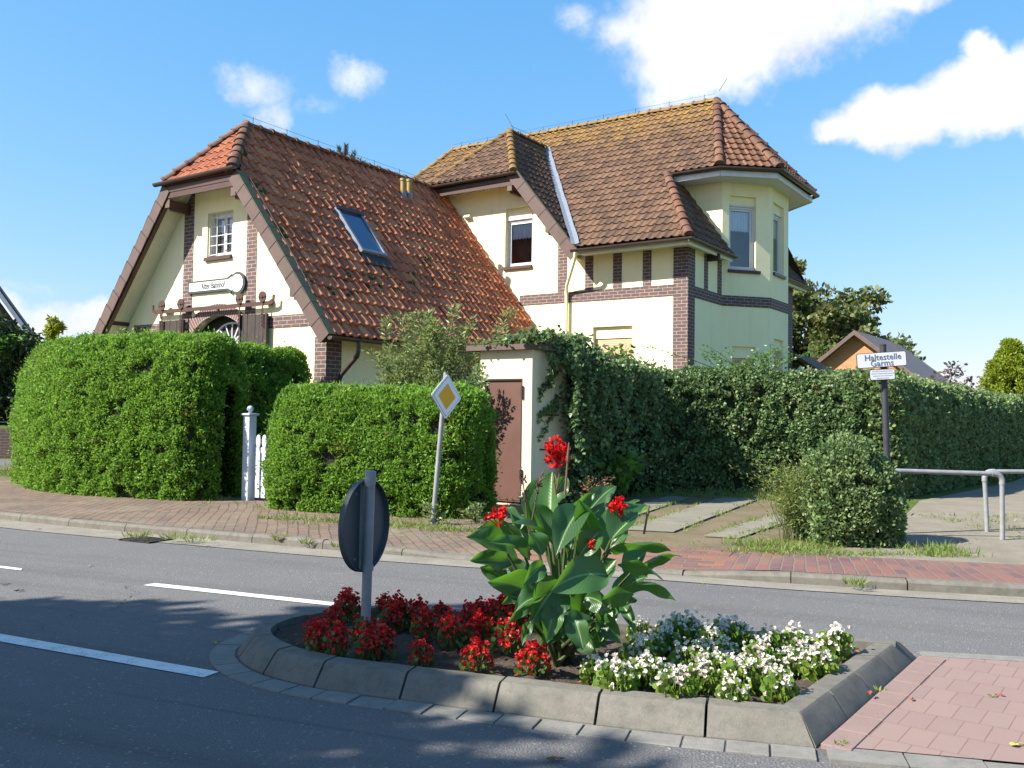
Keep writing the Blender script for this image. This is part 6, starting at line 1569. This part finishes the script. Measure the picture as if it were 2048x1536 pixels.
# base pixel, tip pixel, distance of base and tip, width, sag, facing
CL = [((1015, 1108), (940, 1073), 5.3, 5.2, .15, .10, .5), ((1020, 1122), (948, 1112), 5.4, 5.2, .13, -.05, .3), ((1065, 1185), (984, 1163), 5.3, 5.05, .17, .10, .2),
      ((1065, 1205), (1010, 1196), 5.2, 5.0, .10, .0, .6), ((1068, 1208), (1020, 1237), 5.1, 4.95, .07, .1, .4), ((1060, 1245), (1046, 1282), 5.1, 5.0, .06, .1, .3),
      ((1040, 1090), (962, 1048), 5.5, 5.4, .12, .14, .7), ((1118, 1105), (1018, 1048), 5.2, 5.15, .12, .30, .9), ((1162, 1018), (1117, 1094), 5.15, 4.98, .185, .16, .25),
      ((1192, 1090), (1160, 1005), 5.2, 5.05, .155, .06, -.3), ((1172, 1030), (1227, 970), 5.5, 5.6, .13, .08, -.5), ((1135, 1035), (1184, 986), 5.5, 5.5, .10, .08, .5),
      ((1222, 1080), (1297, 1014), 5.3, 5.45, .20, .10, -.6), ((1220, 1098), (1332, 1090), 5.2, 5.2, .15, .17, .9), ((1268, 1140), (1356, 1110), 5.3, 5.3, .13, .24, 1.0),
      ((1245, 1178), (1342, 1188), 5.15, 5.05, .12, .38, 1.0), ((1215, 1150), (1112, 1166), 5.05, 4.92, .21, .14, .35), ((1120, 1165), (1068, 1236), 5.05, 4.95, .22, .12, .1),
      ((1190, 1245), (1128, 1268), 5.1, 5.0, .15, .1, .6), ((1195, 1238), (1238, 1274), 5.2, 5.1, .12, .1, .5), ((1245, 1212), (1268, 1254), 5.2, 5.1, .07, .2, .3),
      ((1088, 1130), (1050, 1165), 5.0, 4.92, .10, .1, .1), ((1062, 1050), (1078, 960), 5.6, 5.7, .16, .04, .4), ((1100, 1050), (1104, 950), 5.5, 5.6, .19, .04, -.2),
      ((1095, 1080), (1070, 1010), 5.4, 5.4, .15, .05, .3), ((1140, 1100), (1150, 1040), 5.4, 5.45, .13, .04, -.3), ((1215, 1110), (1240, 1040), 5.5, 5.6, .16, .05, -.6),
      ((1150, 1160), (1130, 1060), 5.5, 5.6, .17, .03, .2), ((1110, 1180), (1090, 1090), 5.5, 5.6, .16, .03, .5), ((1190, 1180), (1230, 1120), 5.4, 5.4, .16, .1, -.5),
      ((1230, 1200), (1290, 1150), 5.5, 5.5, .15, .14, -.6), ((1160, 1230), (1180, 1160), 5.3, 5.25, .15, .05, .0), ((1100, 1240), (1080, 1170), 5.4, 5.4, .14, .05, .3),
      ((1060, 1170), (1010, 1120), 5.5, 5.5, .13, .1, .6), ((1190, 1130), (1165, 1080), 5.6, 5.7, .15, .05, .1), ((1250, 1150), (1300, 1100), 5.6, 5.7, .14, .15, -.7),
      ((1130, 1210), (1100, 1250), 5.2, 5.1, .13, .2, .4), ((1215, 1215), (1200, 1270), 5.25, 5.15, .13, .2, .4), ((1170, 1195), (1215, 1215), 5.1, 5.0, .13, .2, .7), ((1040, 1060), (1010, 1010), 5.7, 5.8, .10, .05, .4)]
CL += [((1060, 1120), (988, 1085), 5.15, 5.0, .13, .16, .6), ((1200, 1060), (1262, 1025), 5.6, 5.75, .13, .16, -.7), ((1235, 1130), (1318, 1150), 5.1, 5.0, .12, .28, .9), ((1090, 1195), (1035, 1215), 5.0, 4.9, .13, .2, .5), ((1160, 1110), (1200, 1060), 5.0, 5.05, .13, .08, -.2),
       ((1085, 1110), (1060, 1060), 5.05, 5.05, .12, .06, .3), ((1205, 1200), (1262, 1185), 4.95, 4.9, .13, .2, .7), ((1150, 1240), (1165, 1290), 4.95, 4.9, .13, .15, .2), ((1110, 1215), (1095, 1275), 4.98, 4.92, .12, .15, .3), ((1230, 1050), (1275, 1000), 5.7, 5.8, .11, .1, -.5), ((1075, 1040), (1040, 990), 5.75, 5.85, .11, .1, .5)]
CL += [((1150, 1075), (1205, 1010), 5.7, 5.8, .14, .05, -.4), ((1080, 1100), (1040, 1030), 5.7, 5.8, .14, .06, .5), ((1070, 1225), (1030, 1190), 5.6, 5.6, .15, .1, .4), ((1225, 1235), (1270, 1200), 5.6, 5.6, .15, .12, -.5),
       ((1100, 1285), (1062, 1235), 5.4, 5.35, .13, .1, .4), ((1175, 1290), (1222, 1240), 5.4, 5.35, .14, .1, -.4), ((1140, 1290), (1140, 1205), 5.35, 5.3, .14, .03, 0.), ((1155, 1270), (1190, 1300), 5.2, 5.1, .13, .2, .6), ((1120, 1265), (1085, 1290), 5.2, 5.1, .12, .2, .5),
       ((1250, 1160), (1325, 1125), 5.6, 5.7, .14, .18, .9), ((1035, 1140), (975, 1100), 5.6, 5.65, .13, .12, .6), ((1130, 1130), (1180, 1050), 5.8, 5.9, .15, .04, -.2), ((1100, 1010), (1130, 955), 5.8, 5.85, .13, .04, -.2), ((1010, 1160), (965, 1135), 5.45, 5.4, .11, .1, .4)]
for (b, t, y0, y1, w, sg, fc) in CL: canna_leaf(at(*b, y0), at(*t, y1), w, sg, fc)
stem_b = [(rgc.uniform(-.13, .13), rgc.uniform(-.10, .10)) for _ in range(15)]
def stalk(pts, r0, r1, mat='stalk', nm='stem'):
    m_ = MB(); P = [Vector(p) for p in pts]; n = len(P); m_.tube(P, [r0 + (r1 - r0) * i / (n - 1) for i in range(n)], 8); o = m_.build(nm, M[mat] if isinstance(mat, str) else mat, canna, smooth=True); return o
for k, (b, t, y0, y1, w, sg, fc) in enumerate(CL[:26]):
    s = Vector((*stem_b[k % 15], 0)); e = at(*b, y0) - CB
    stalk([s, s.lerp(Vector((e.x * .45, e.y * .6, e.z * .55)), .9), e], .014, .007)
M['redstalk'] = m_basic('reddish_stalk', (.16, .075, .05), (.11, .08, .035), scale=9, rough=.5, bump=.03)
M['seedpod'] = m_basic('brown_seed_head', (.12, .06, .045), (.08, .05, .03), scale=20, rough=.8, bump=.2)
def flower_head(px, py, Y, n, size, spread, stem_from, seed, name='flower'):
    rs = np.random.RandomState(seed); c = at(px, py, Y) - CB; sb = at(*stem_from, Y + .05) - CB
    stalk([sb, sb.lerp(c, .6) + Vector((rs.normal() * .01, 0, 0)), c], .006, .003, M['redstalk'])
    m_ = MB()
    for k in range(n):
        o_ = Vector((rs.normal() * spread[0], rs.normal() * spread[0] * .7, rs.uniform(-1, 1) * spread[1])); q = c + o_
        a = Vector((o_.x * 1.2 + rs.normal() * .03, -.02 + rs.normal() * .03, .06 + rs.normal() * .05)).normalized()
        m_.tube([c + Vector((0, 0, o_.z * .6 - .05)), q], .0035, 5, cap=False, rnd=0.)
        for p in range(rs.randint(3, 6)):
            ang = rs.uniform(0, 6.28); x = a.cross(Vector((math.cos(ang), math.sin(ang), .3))).normalized(); ax = (a + x * rs.uniform(.35, .9)).normalized(); sd = ax.cross(a).normalized(); L_ = size * rs.uniform(.7, 1.15); W_ = L_ * rs.uniform(.30, .45); y = sd.cross(ax); vs = []
            for i in range(6):
                t = i / 5; w = W_ * math.sin(math.pi * (.12 + .86 * t)) ** .8
                for v in (-1, 0, 1): vs.append(q + ax * (L_ * t) + sd * (v * w * .6) + y * (.012 * abs(v) - L_ * .35 * t * t + .008 * math.sin(t * 9 + v)))
            m_.add(vs, [(i * 3 + j, i * 3 + j + 1, i * 3 + j + 4, i * 3 + j + 3) for i in range(5) for j in range(2)], r=rs.random())
    return m_.build(name, M['canna_petal'], canna, smooth=True, sharp=180)
flower_head(1117, 903, 5.35, 22, .050, (.028, .07), (1112, 990), 1)
flower_head(1000, 1032, 5.2, 10, .042, (.026, .034), (1062, 1110), 2)
flower_head(1243, 1012, 5.35, 9, .040, (.020, .034), (1238, 1060), 3)
flower_head(1180, 1092, 5.0, 2, .035, (.006, .01), (1172, 1110), 4)
for (top, bot) in (((1138, 885), (1130, 990)), ((1106, 945), (1112, 990)), ((1298, 1010), (1288, 1068))):
    t, b = at(*top, 5.3) - CB, at(*bot, 5.3) - CB; stalk([b, b.lerp(t, .65), b.lerp(t, .8), t], .007, .003, M['redstalk']); stalk([b.lerp(t, .62), b.lerp(t, .82), t], .010, .004, M['redstalk'], 'flower_bud')
for (top, bot) in (((1044, 945), (1062, 1100)), ((1082, 950), (1060, 1060)), ((1172, 1062), (1168, 1120))):
    rs = np.random.RandomState(top[0]); t, b = at(*top, 5.3) - CB, at(*bot, 5.3) - CB; stalk([b, b.lerp(t, .5), t], .005, .003, M['seedpod']); m_ = MB()
    for k in range(16):
        q = t.lerp(b, .40 * rs.random()) + Vector(rs.normal(size=3)) * .010; m_.tube([q, q + Vector((rs.normal() * .012, rs.normal() * .01, .02))], [.007, .003], 5)
    m_.build('seed_head', M['seedpod'], canna, smooth=True)

# ------------------------------------------------------------------ bedding begonias
def begonia(name, seed, lm, pm, R=.125, H=.17, nl=100, nf=58, Lf=.042, fs=.016, low=.62, label=None, cat='flower'):
    rs = np.random.RandomState(seed); X = []; AX = []; SD = []; FX = []; FA = []
    for k in range(nl):
        a = rs.uniform(0, 6.28); r = R * rs.random() ** .5 * .95; z = H * (rs.random() ** .8) * (1 - .45 * (r / R) ** 2); p = np.array([r * math.cos(a), r * math.sin(a), z])
        X.append(p); AX.append([math.cos(a) * .9 + rs.normal() * .4, math.sin(a) * .9 + rs.normal() * .4, .35 + rs.normal() * .35]); SD.append([rs.normal() * .3, rs.normal() * .3, 1])
    X = np.array(X); AX = np.array(AX); n = len(X)
    o = leaves(name, X, AX, Lf * rs.uniform(.6, 1.15, n), Lf * .9 * rs.uniform(.7, 1.1, n), lm, rs, shape='round', side=np.cross(AX, np.array(SD)) , fold=.3, curl=.2)
    for k in range(nf):
        a = rs.uniform(0, 6.28); r = R * rs.random() ** .6 * 1.02; z = H * (1.12 - low * rs.random() ** .7 * (r / R) ** .8 - .12 * (r / R) ** 2) + rs.normal() * .014 + .01; c = np.array([r * math.cos(a), r * math.sin(a), max(.03, z)])
        d = nrm(np.array([[math.cos(a) * r / R * .9 + rs.normal() * .3, math.sin(a) * r / R * .9 + rs.normal() * .3 - .15, .7]]))[0]; x = nrm(np.cross(d, rs.normal(size=3))[None])[0]; y = np.cross(d, x)
        for q in range(4):
            b = q * 1.571; v = x * math.cos(b) + y * math.sin(b); FX.append(c); FA.append(v + d * .45)
    FX = np.array(FX); FA = np.array(FA); m_ = len(FX); k_ = np.repeat(rs.random(nf), 4)
    leaves('blossom', FX, FA, fs * rs.uniform(.75, 1.25, m_), fs * 1.05, pm, rs, parent=o, shape='round', fold=.15, rnd=np.clip(k_ + rs.normal(size=m_) * .12, 0, 1))
    mb = MB()
    for k in range(9): a = k * .7; mb.tube([(0, 0, -.02), (math.cos(a) * R * .35, math.sin(a) * R * .35, H * .45), (math.cos(a) * R * .6, math.sin(a) * R * .6, H * .85)], [.006, .005, .003], 5)
    mb.build('stem', M['redstalk'] if lm is M['beg_leaf_d'] else M['stalk'], o, smooth=True)
    return o
RED = [(632, 1262), (668, 1240), (690, 1222), (700, 1215), (672, 1292), (640, 1285), (770, 1212), (778, 1240), (735, 1292), (762, 1288), (792, 1232), (832, 1235), (850, 1260), (842, 1305), (884, 1225), (892, 1250), (908, 1272), (958, 1228), (978, 1222), (938, 1248), (960, 1270), (956, 1318), (1012, 1282), (1068, 1325), (1048, 1238), (1000, 1236), (728, 1262), (1020, 1240)]
WHT = [(1188, 1336), (1232, 1356), (1272, 1312), (1290, 1345), (1348, 1372), (1318, 1340), (1372, 1322), (1400, 1352), (1432, 1328), (1468, 1380), (1402, 1300), (1450, 1300), (1500, 1338), (1530, 1352), (1536, 1288), (1520, 1318), (1592, 1288), (1575, 1320), (1606, 1322), (1668, 1292), (1640, 1328), (1560, 1372), (1480, 1352)]
SHD = [(1282, 1262), (1330, 1282), (1368, 1262), (1392, 1268), (1422, 1284), (1468, 1268), (1345, 1268), (1300, 1290), (1445, 1272)]
red_p = [begonia('red_begonia', 100 + k, M['beg_leaf_d'], M['petal_red'], R=.078, H=.15, nl=110, nf=105, Lf=.027, fs=.0135, low=.75) for k in range(3)]
wht_p = [begonia('white_begonia', 200 + k, M['beg_leaf'], M['petal_white'], R=.086, H=.15, nl=190, nf=44, Lf=.032, fs=.0145, low=.7) for k in range(3)]
rs = np.random.RandomState(9)
def place(protos, used, px, py, lbl, cat, grp, zc=.165):
    q = gp(px, py, zc); i = rs.randint(3); src = protos[i]
    o = src if i not in used else copy_tree(src); used.add(i); s = rs.uniform(.82, 1.18)
    o.location = (q.x, q.y, .085); o.rotation_euler = (rs.normal() * .06, rs.normal() * .06, rs.uniform(0, 6.28)); o.scale = (s, s, s * rs.uniform(.9, 1.15)); tag(o, lbl, cat, grp)
us = set()
for k, (x, y) in enumerate(RED):
    row = 'in the front row near the kerb' if y > 1278 else ('in the back row towards the far lane' if y < 1241 else 'in the middle of the bed')
    lb = {0: 'red begonia at the far left tip of the flower bed', 6: 'red begonia standing highest just right of the sign pole', 22: 'single red begonia in front of the canna stems', 23: 'red begonia in the front row nearest the white flowers', 24: 'red begonia behind the left of the canna stems', 21: 'red begonia in the front row left of the canna'}.get(k, 'red begonia %s, %s of the sign pole' % (row, 'left' if x < 725 else 'right'))
    place(red_p, us, x, y, lb, 'begonia', 'red begonias planted in the left half of the bed')
us = set()
for k, (x, y) in enumerate(WHT + SHD):
    row = 'in the front row near the kerb' if y > 1342 else ('in the back row' if y < 1305 else 'in the middle rows')
    lb = {0: 'white begonia nearest the canna stems', 19: 'white begonia alone at the far right back of the bed', 9: 'white begonia nearest the front right kerb'}.get(k, 'sunlit white begonia %s, %s half of the white flowers' % (row, 'left' if x < 1430 else 'right')) if k < len(WHT) else 'white begonia in the shade of the canna at the back of the bed'
    place(wht_p, us, x, y, lb, 'begonia', 'white begonias planted in the right half of the bed')

def litter():
    rs = np.random.RandomState(44); m_ = MB(); k = 0
    while k < 620:
        x, y = rs.uniform(-1.6, 2.5), rs.uniform(4.3, 6.8)
        if not in_poly(x, y, inner): continue
        k += 1; z = soil_z(x, y) + .004; a = rs.uniform(0, 6.28); L_, W_ = rs.uniform(.008, .03), rs.uniform(.004, .012); d = Vector((math.cos(a), math.sin(a), rs.normal() * .25)) * L_; e = Vector((-math.sin(a), math.cos(a), rs.normal() * .3)) * W_; c = Vector((x, y, z))
        m_.add([c - d, c + e + Vector((0, 0, .004)), c + d, c - e], [(0, 1, 2, 3)], r=rs.random())
    o = m_.build('litter', m_leaf('litter', [(.05, .035, .022), (.10, .07, .045), (.20, .15, .10), (.30, .07, .04)], .05, .1, .8)); tag(o, 'small chips, dry leaf bits and petals scattered over the soil of the bed', 'litter', kind='stuff')
litter()
# ------------------------------------------------------------------ weeds and grass along kerb, pavement and hedge foot
def grass_patch():
    rs = np.random.RandomState(15); X = []; A = []; L_ = []
    def tuft(p, n, r, h):
        for _ in range(n):
            a = rs.uniform(0, 6.28); q = rs.random() ** .5 * r; X.append((p[0] + q * math.cos(a), p[1] + q * math.sin(a), p[2] - .004)); A.append((math.cos(a) * .6 + rs.normal() * .3, math.sin(a) * .6 + rs.normal() * .3, 1.)); L_.append(h * rs.uniform(.4, 1.2))
    def px(x, y, n, r, h, z=.1): tuft(gp(x, y, z), n, r, h)
    for (x, y, n, r, h) in ((278, 1072, 90, .16, .09), (355, 1076, 100, .18, .09), (400, 1080, 60, .2, .07), (560, 1080, 70, .06, .11), (614, 1086, 60, .07, .09), (672, 1093, 30, .05, .07), (218, 1032, 40, .05, .07), (205, 990, 40, .06, .12), (250, 995, 40, .06, .13), (290, 1000, 40, .10, .1), (330, 1006, 60, .12, .08), (358, 1008, 30, .05, .08), (415, 1012, 40, .06, .12), (450, 1005, 80, .10, .14), (480, 1012, 60, .08, .1), (530, 1022, 140, .22, .11), (600, 1036, 60, .2, .08), (650, 1036, 60, .25, .06), (1412, 1168, 4, .03, .03), (1712, 1168, 60, .09, .10), (1350, 1000, 10, .05, .1)): px(x, y, n, r, h, .06)
    for k in range(150):                                                  # moss and grass at the foot of the hedges
        t = rs.random(); x = -3.4 + 2.6 * t; y = 12.55 - .75 * t + rs.normal() * .1; tuft((x, y, .1), 9, .10, .07)
    for k in range(60): t = rs.random(); tuft((-1.6 + 1.3 * t, 11.75 - .35 * t + rs.normal() * .1, .1), 10, .10, .07)
    for k in range(70): x = rs.uniform(2.5, 3.6); tuft((x, 10.35 + .3 * rs.normal() - .2 * x + .6, .095), 16, .12, .09)
    for k in range(70): x = rs.uniform(2.3, 5.1); tuft((x, 9.95 + .06 * rs.normal(), .095), 10, .10, .06)
    for k in range(45): tuft((rs.uniform(4.4, 5.1), rs.uniform(9.9, 10.6), .095), 12, .10, .10)
    for (a, b) in (((2.05, 11.6), (4.5, 16.8)), ((1.45, 11.8), (3.9, 17.0)), ((2.36, 11.3), (3.95, 13.9)), ((2.75, 11.1), (4.3, 13.7)), ((1.2, 12.), (3.3, 16.9))):
        for k in range(34): t = rs.random(); tuft((a[0] + (b[0] - a[0]) * t + rs.normal() * .03, a[1] + (b[1] - a[1]) * t, .095), 9, .07, .07)
    for k in range(60): tuft((rs.uniform(1.6, 4.8), 17.2 + rs.normal() * .25, .095), 16, .12, .18)
    for k in range(40): t = rs.random(); tuft((4.6 + .9 * t + rs.normal() * .2, 17.1 - 3.5 * t * rs.random(), .095), 16, .15, .16)
    for k in range(260): tuft((rs.uniform(6.3, 10), rs.uniform(10.6, 14.5), .093), 10, .14, .06) if True else None
    for k in range(120): q = gp(rs.uniform(560, 1000), rs.uniform(1028, 1050), .1); tuft((q.x, q.y, .1), 6, .12, .06)
    for k in range(22): q = gp(rs.uniform(0, 100), rs.uniform(935, 950), .1); tuft((q.x, q.y, .1), 22, .25, .2)
    for (x, y) in ((1757, 1382), (1680, 1490)): tuft(gp(x, y, .02), 26, .025, .035)
    for k in range(180): x = rs.uniform(-3, 4.4); tuft((x, float(np.interp(x, [-3, -1.9, 1.3, 2.7, 4.5], [10.86, 10.33, 9.14, 8.6, 8.15])) + rs.uniform(.9, 2.2), .1), 3, .05, .03)
    n = len(X); o = leaves('weeds', np.array(X), np.array(A), np.array(L_), .009 * rs.uniform(.6, 1.5, n), M['grass'], rs, shape='blade', curl=.3); tag(o, 'grass tufts and low weeds along the kerb, hedges and paving joints', 'weeds', kind='stuff')
grass_patch()

# ------------------------------------------------------------------ fallen leaves on road, kerb and paving
def fallen(px, py, z, size, col, rz, label, seed):
    rs = np.random.RandomState(seed); p = gp(px, py, z); m_ = MB(); n = 10; vs = [(0, 0, .006)]
    for k in range(n):
        a = 2 * math.pi * k / n; r = size * (.5 + .18 * rs.normal()) * (1.25 if k in (0, 5) else .8); vs.append((r * math.cos(a), r * math.sin(a) * .7, .004 + .012 * rs.random()))
    m_.add(vs, [(0, k + 1, (k + 1) % n + 1) for k in range(n)]); m_.bar((size * .5, 0, .006), (size * .95, .01, .004), .003, .003); mn = 'fallen_%s' % '_'.join(str(int(c * 100)) for c in col)
    mat = bpy.data.materials.get(mn) or m_basic(mn, col, tuple(c * .6 for c in col), scale=40, rough=.6, bump=.1); o = m_.build('fallen_leaf', mat); o.location = p; o.rotation_euler = (0, 0, rz); tag(o, label, 'leaf', 'fallen leaves on road and paving')
for i, a in enumerate([(1108, 1521, .004, .055, (.16, .08, .04), .2, 'brown dry leaf lying on the dark near lane'), (1984, 1393, .026, .045, (.16, .22, .04), .3, 'green fallen leaf on the pink paving beside a red one'), (2003, 1392, .026, .042, (.45, .06, .07), 2., 'red fallen leaf on the pink paving'), (2032, 1491, .026, .06, (.46, .42, .06), -.1, 'yellow fallen leaf on the pink paving near the corner'), (1739, 1389, .05, .05, (.28, .07, .04), 1., 'reddish fallen leaf leaning at the kerb foot'), (1824, 1401, .026, .04, (.40, .13, .08), .8, 'thin orange leaf scrap on the pink paving'), (1706, 1299, .13, .04, (.45, .13, .05), 0., 'orange fallen leaf on the soil at the right back'), (1576, 1393, .12, .04, (.50, .06, .04), 0., 'small red leaf on the soil near the front kerb'), (76, 1059, .004, .05, (.34, .20, .13), .6, 'pale brown leaf on the far lane at the left'), (178, 1133, .004, .05, (.35, .40, .06), .2, 'yellow green leaf on the road between the lane markings'), (7, 1169, .004, .06, (.06, .05, .04), .2, 'dark leaf on the road at the left edge'), (37, 1183, .004, .055, (.05, .045, .04), .9, 'small dark leaf on the road left of the long marking'), (430, 1287, .012, .045, (.42, .36, .06), .9, 'yellow leaf on the gutter stones at the island tip'), (1085, 1333, .12, .06, (.45, .26, .12), .4, 'curled tan leaf on the soil before the canna')]): fallen(*a, i)
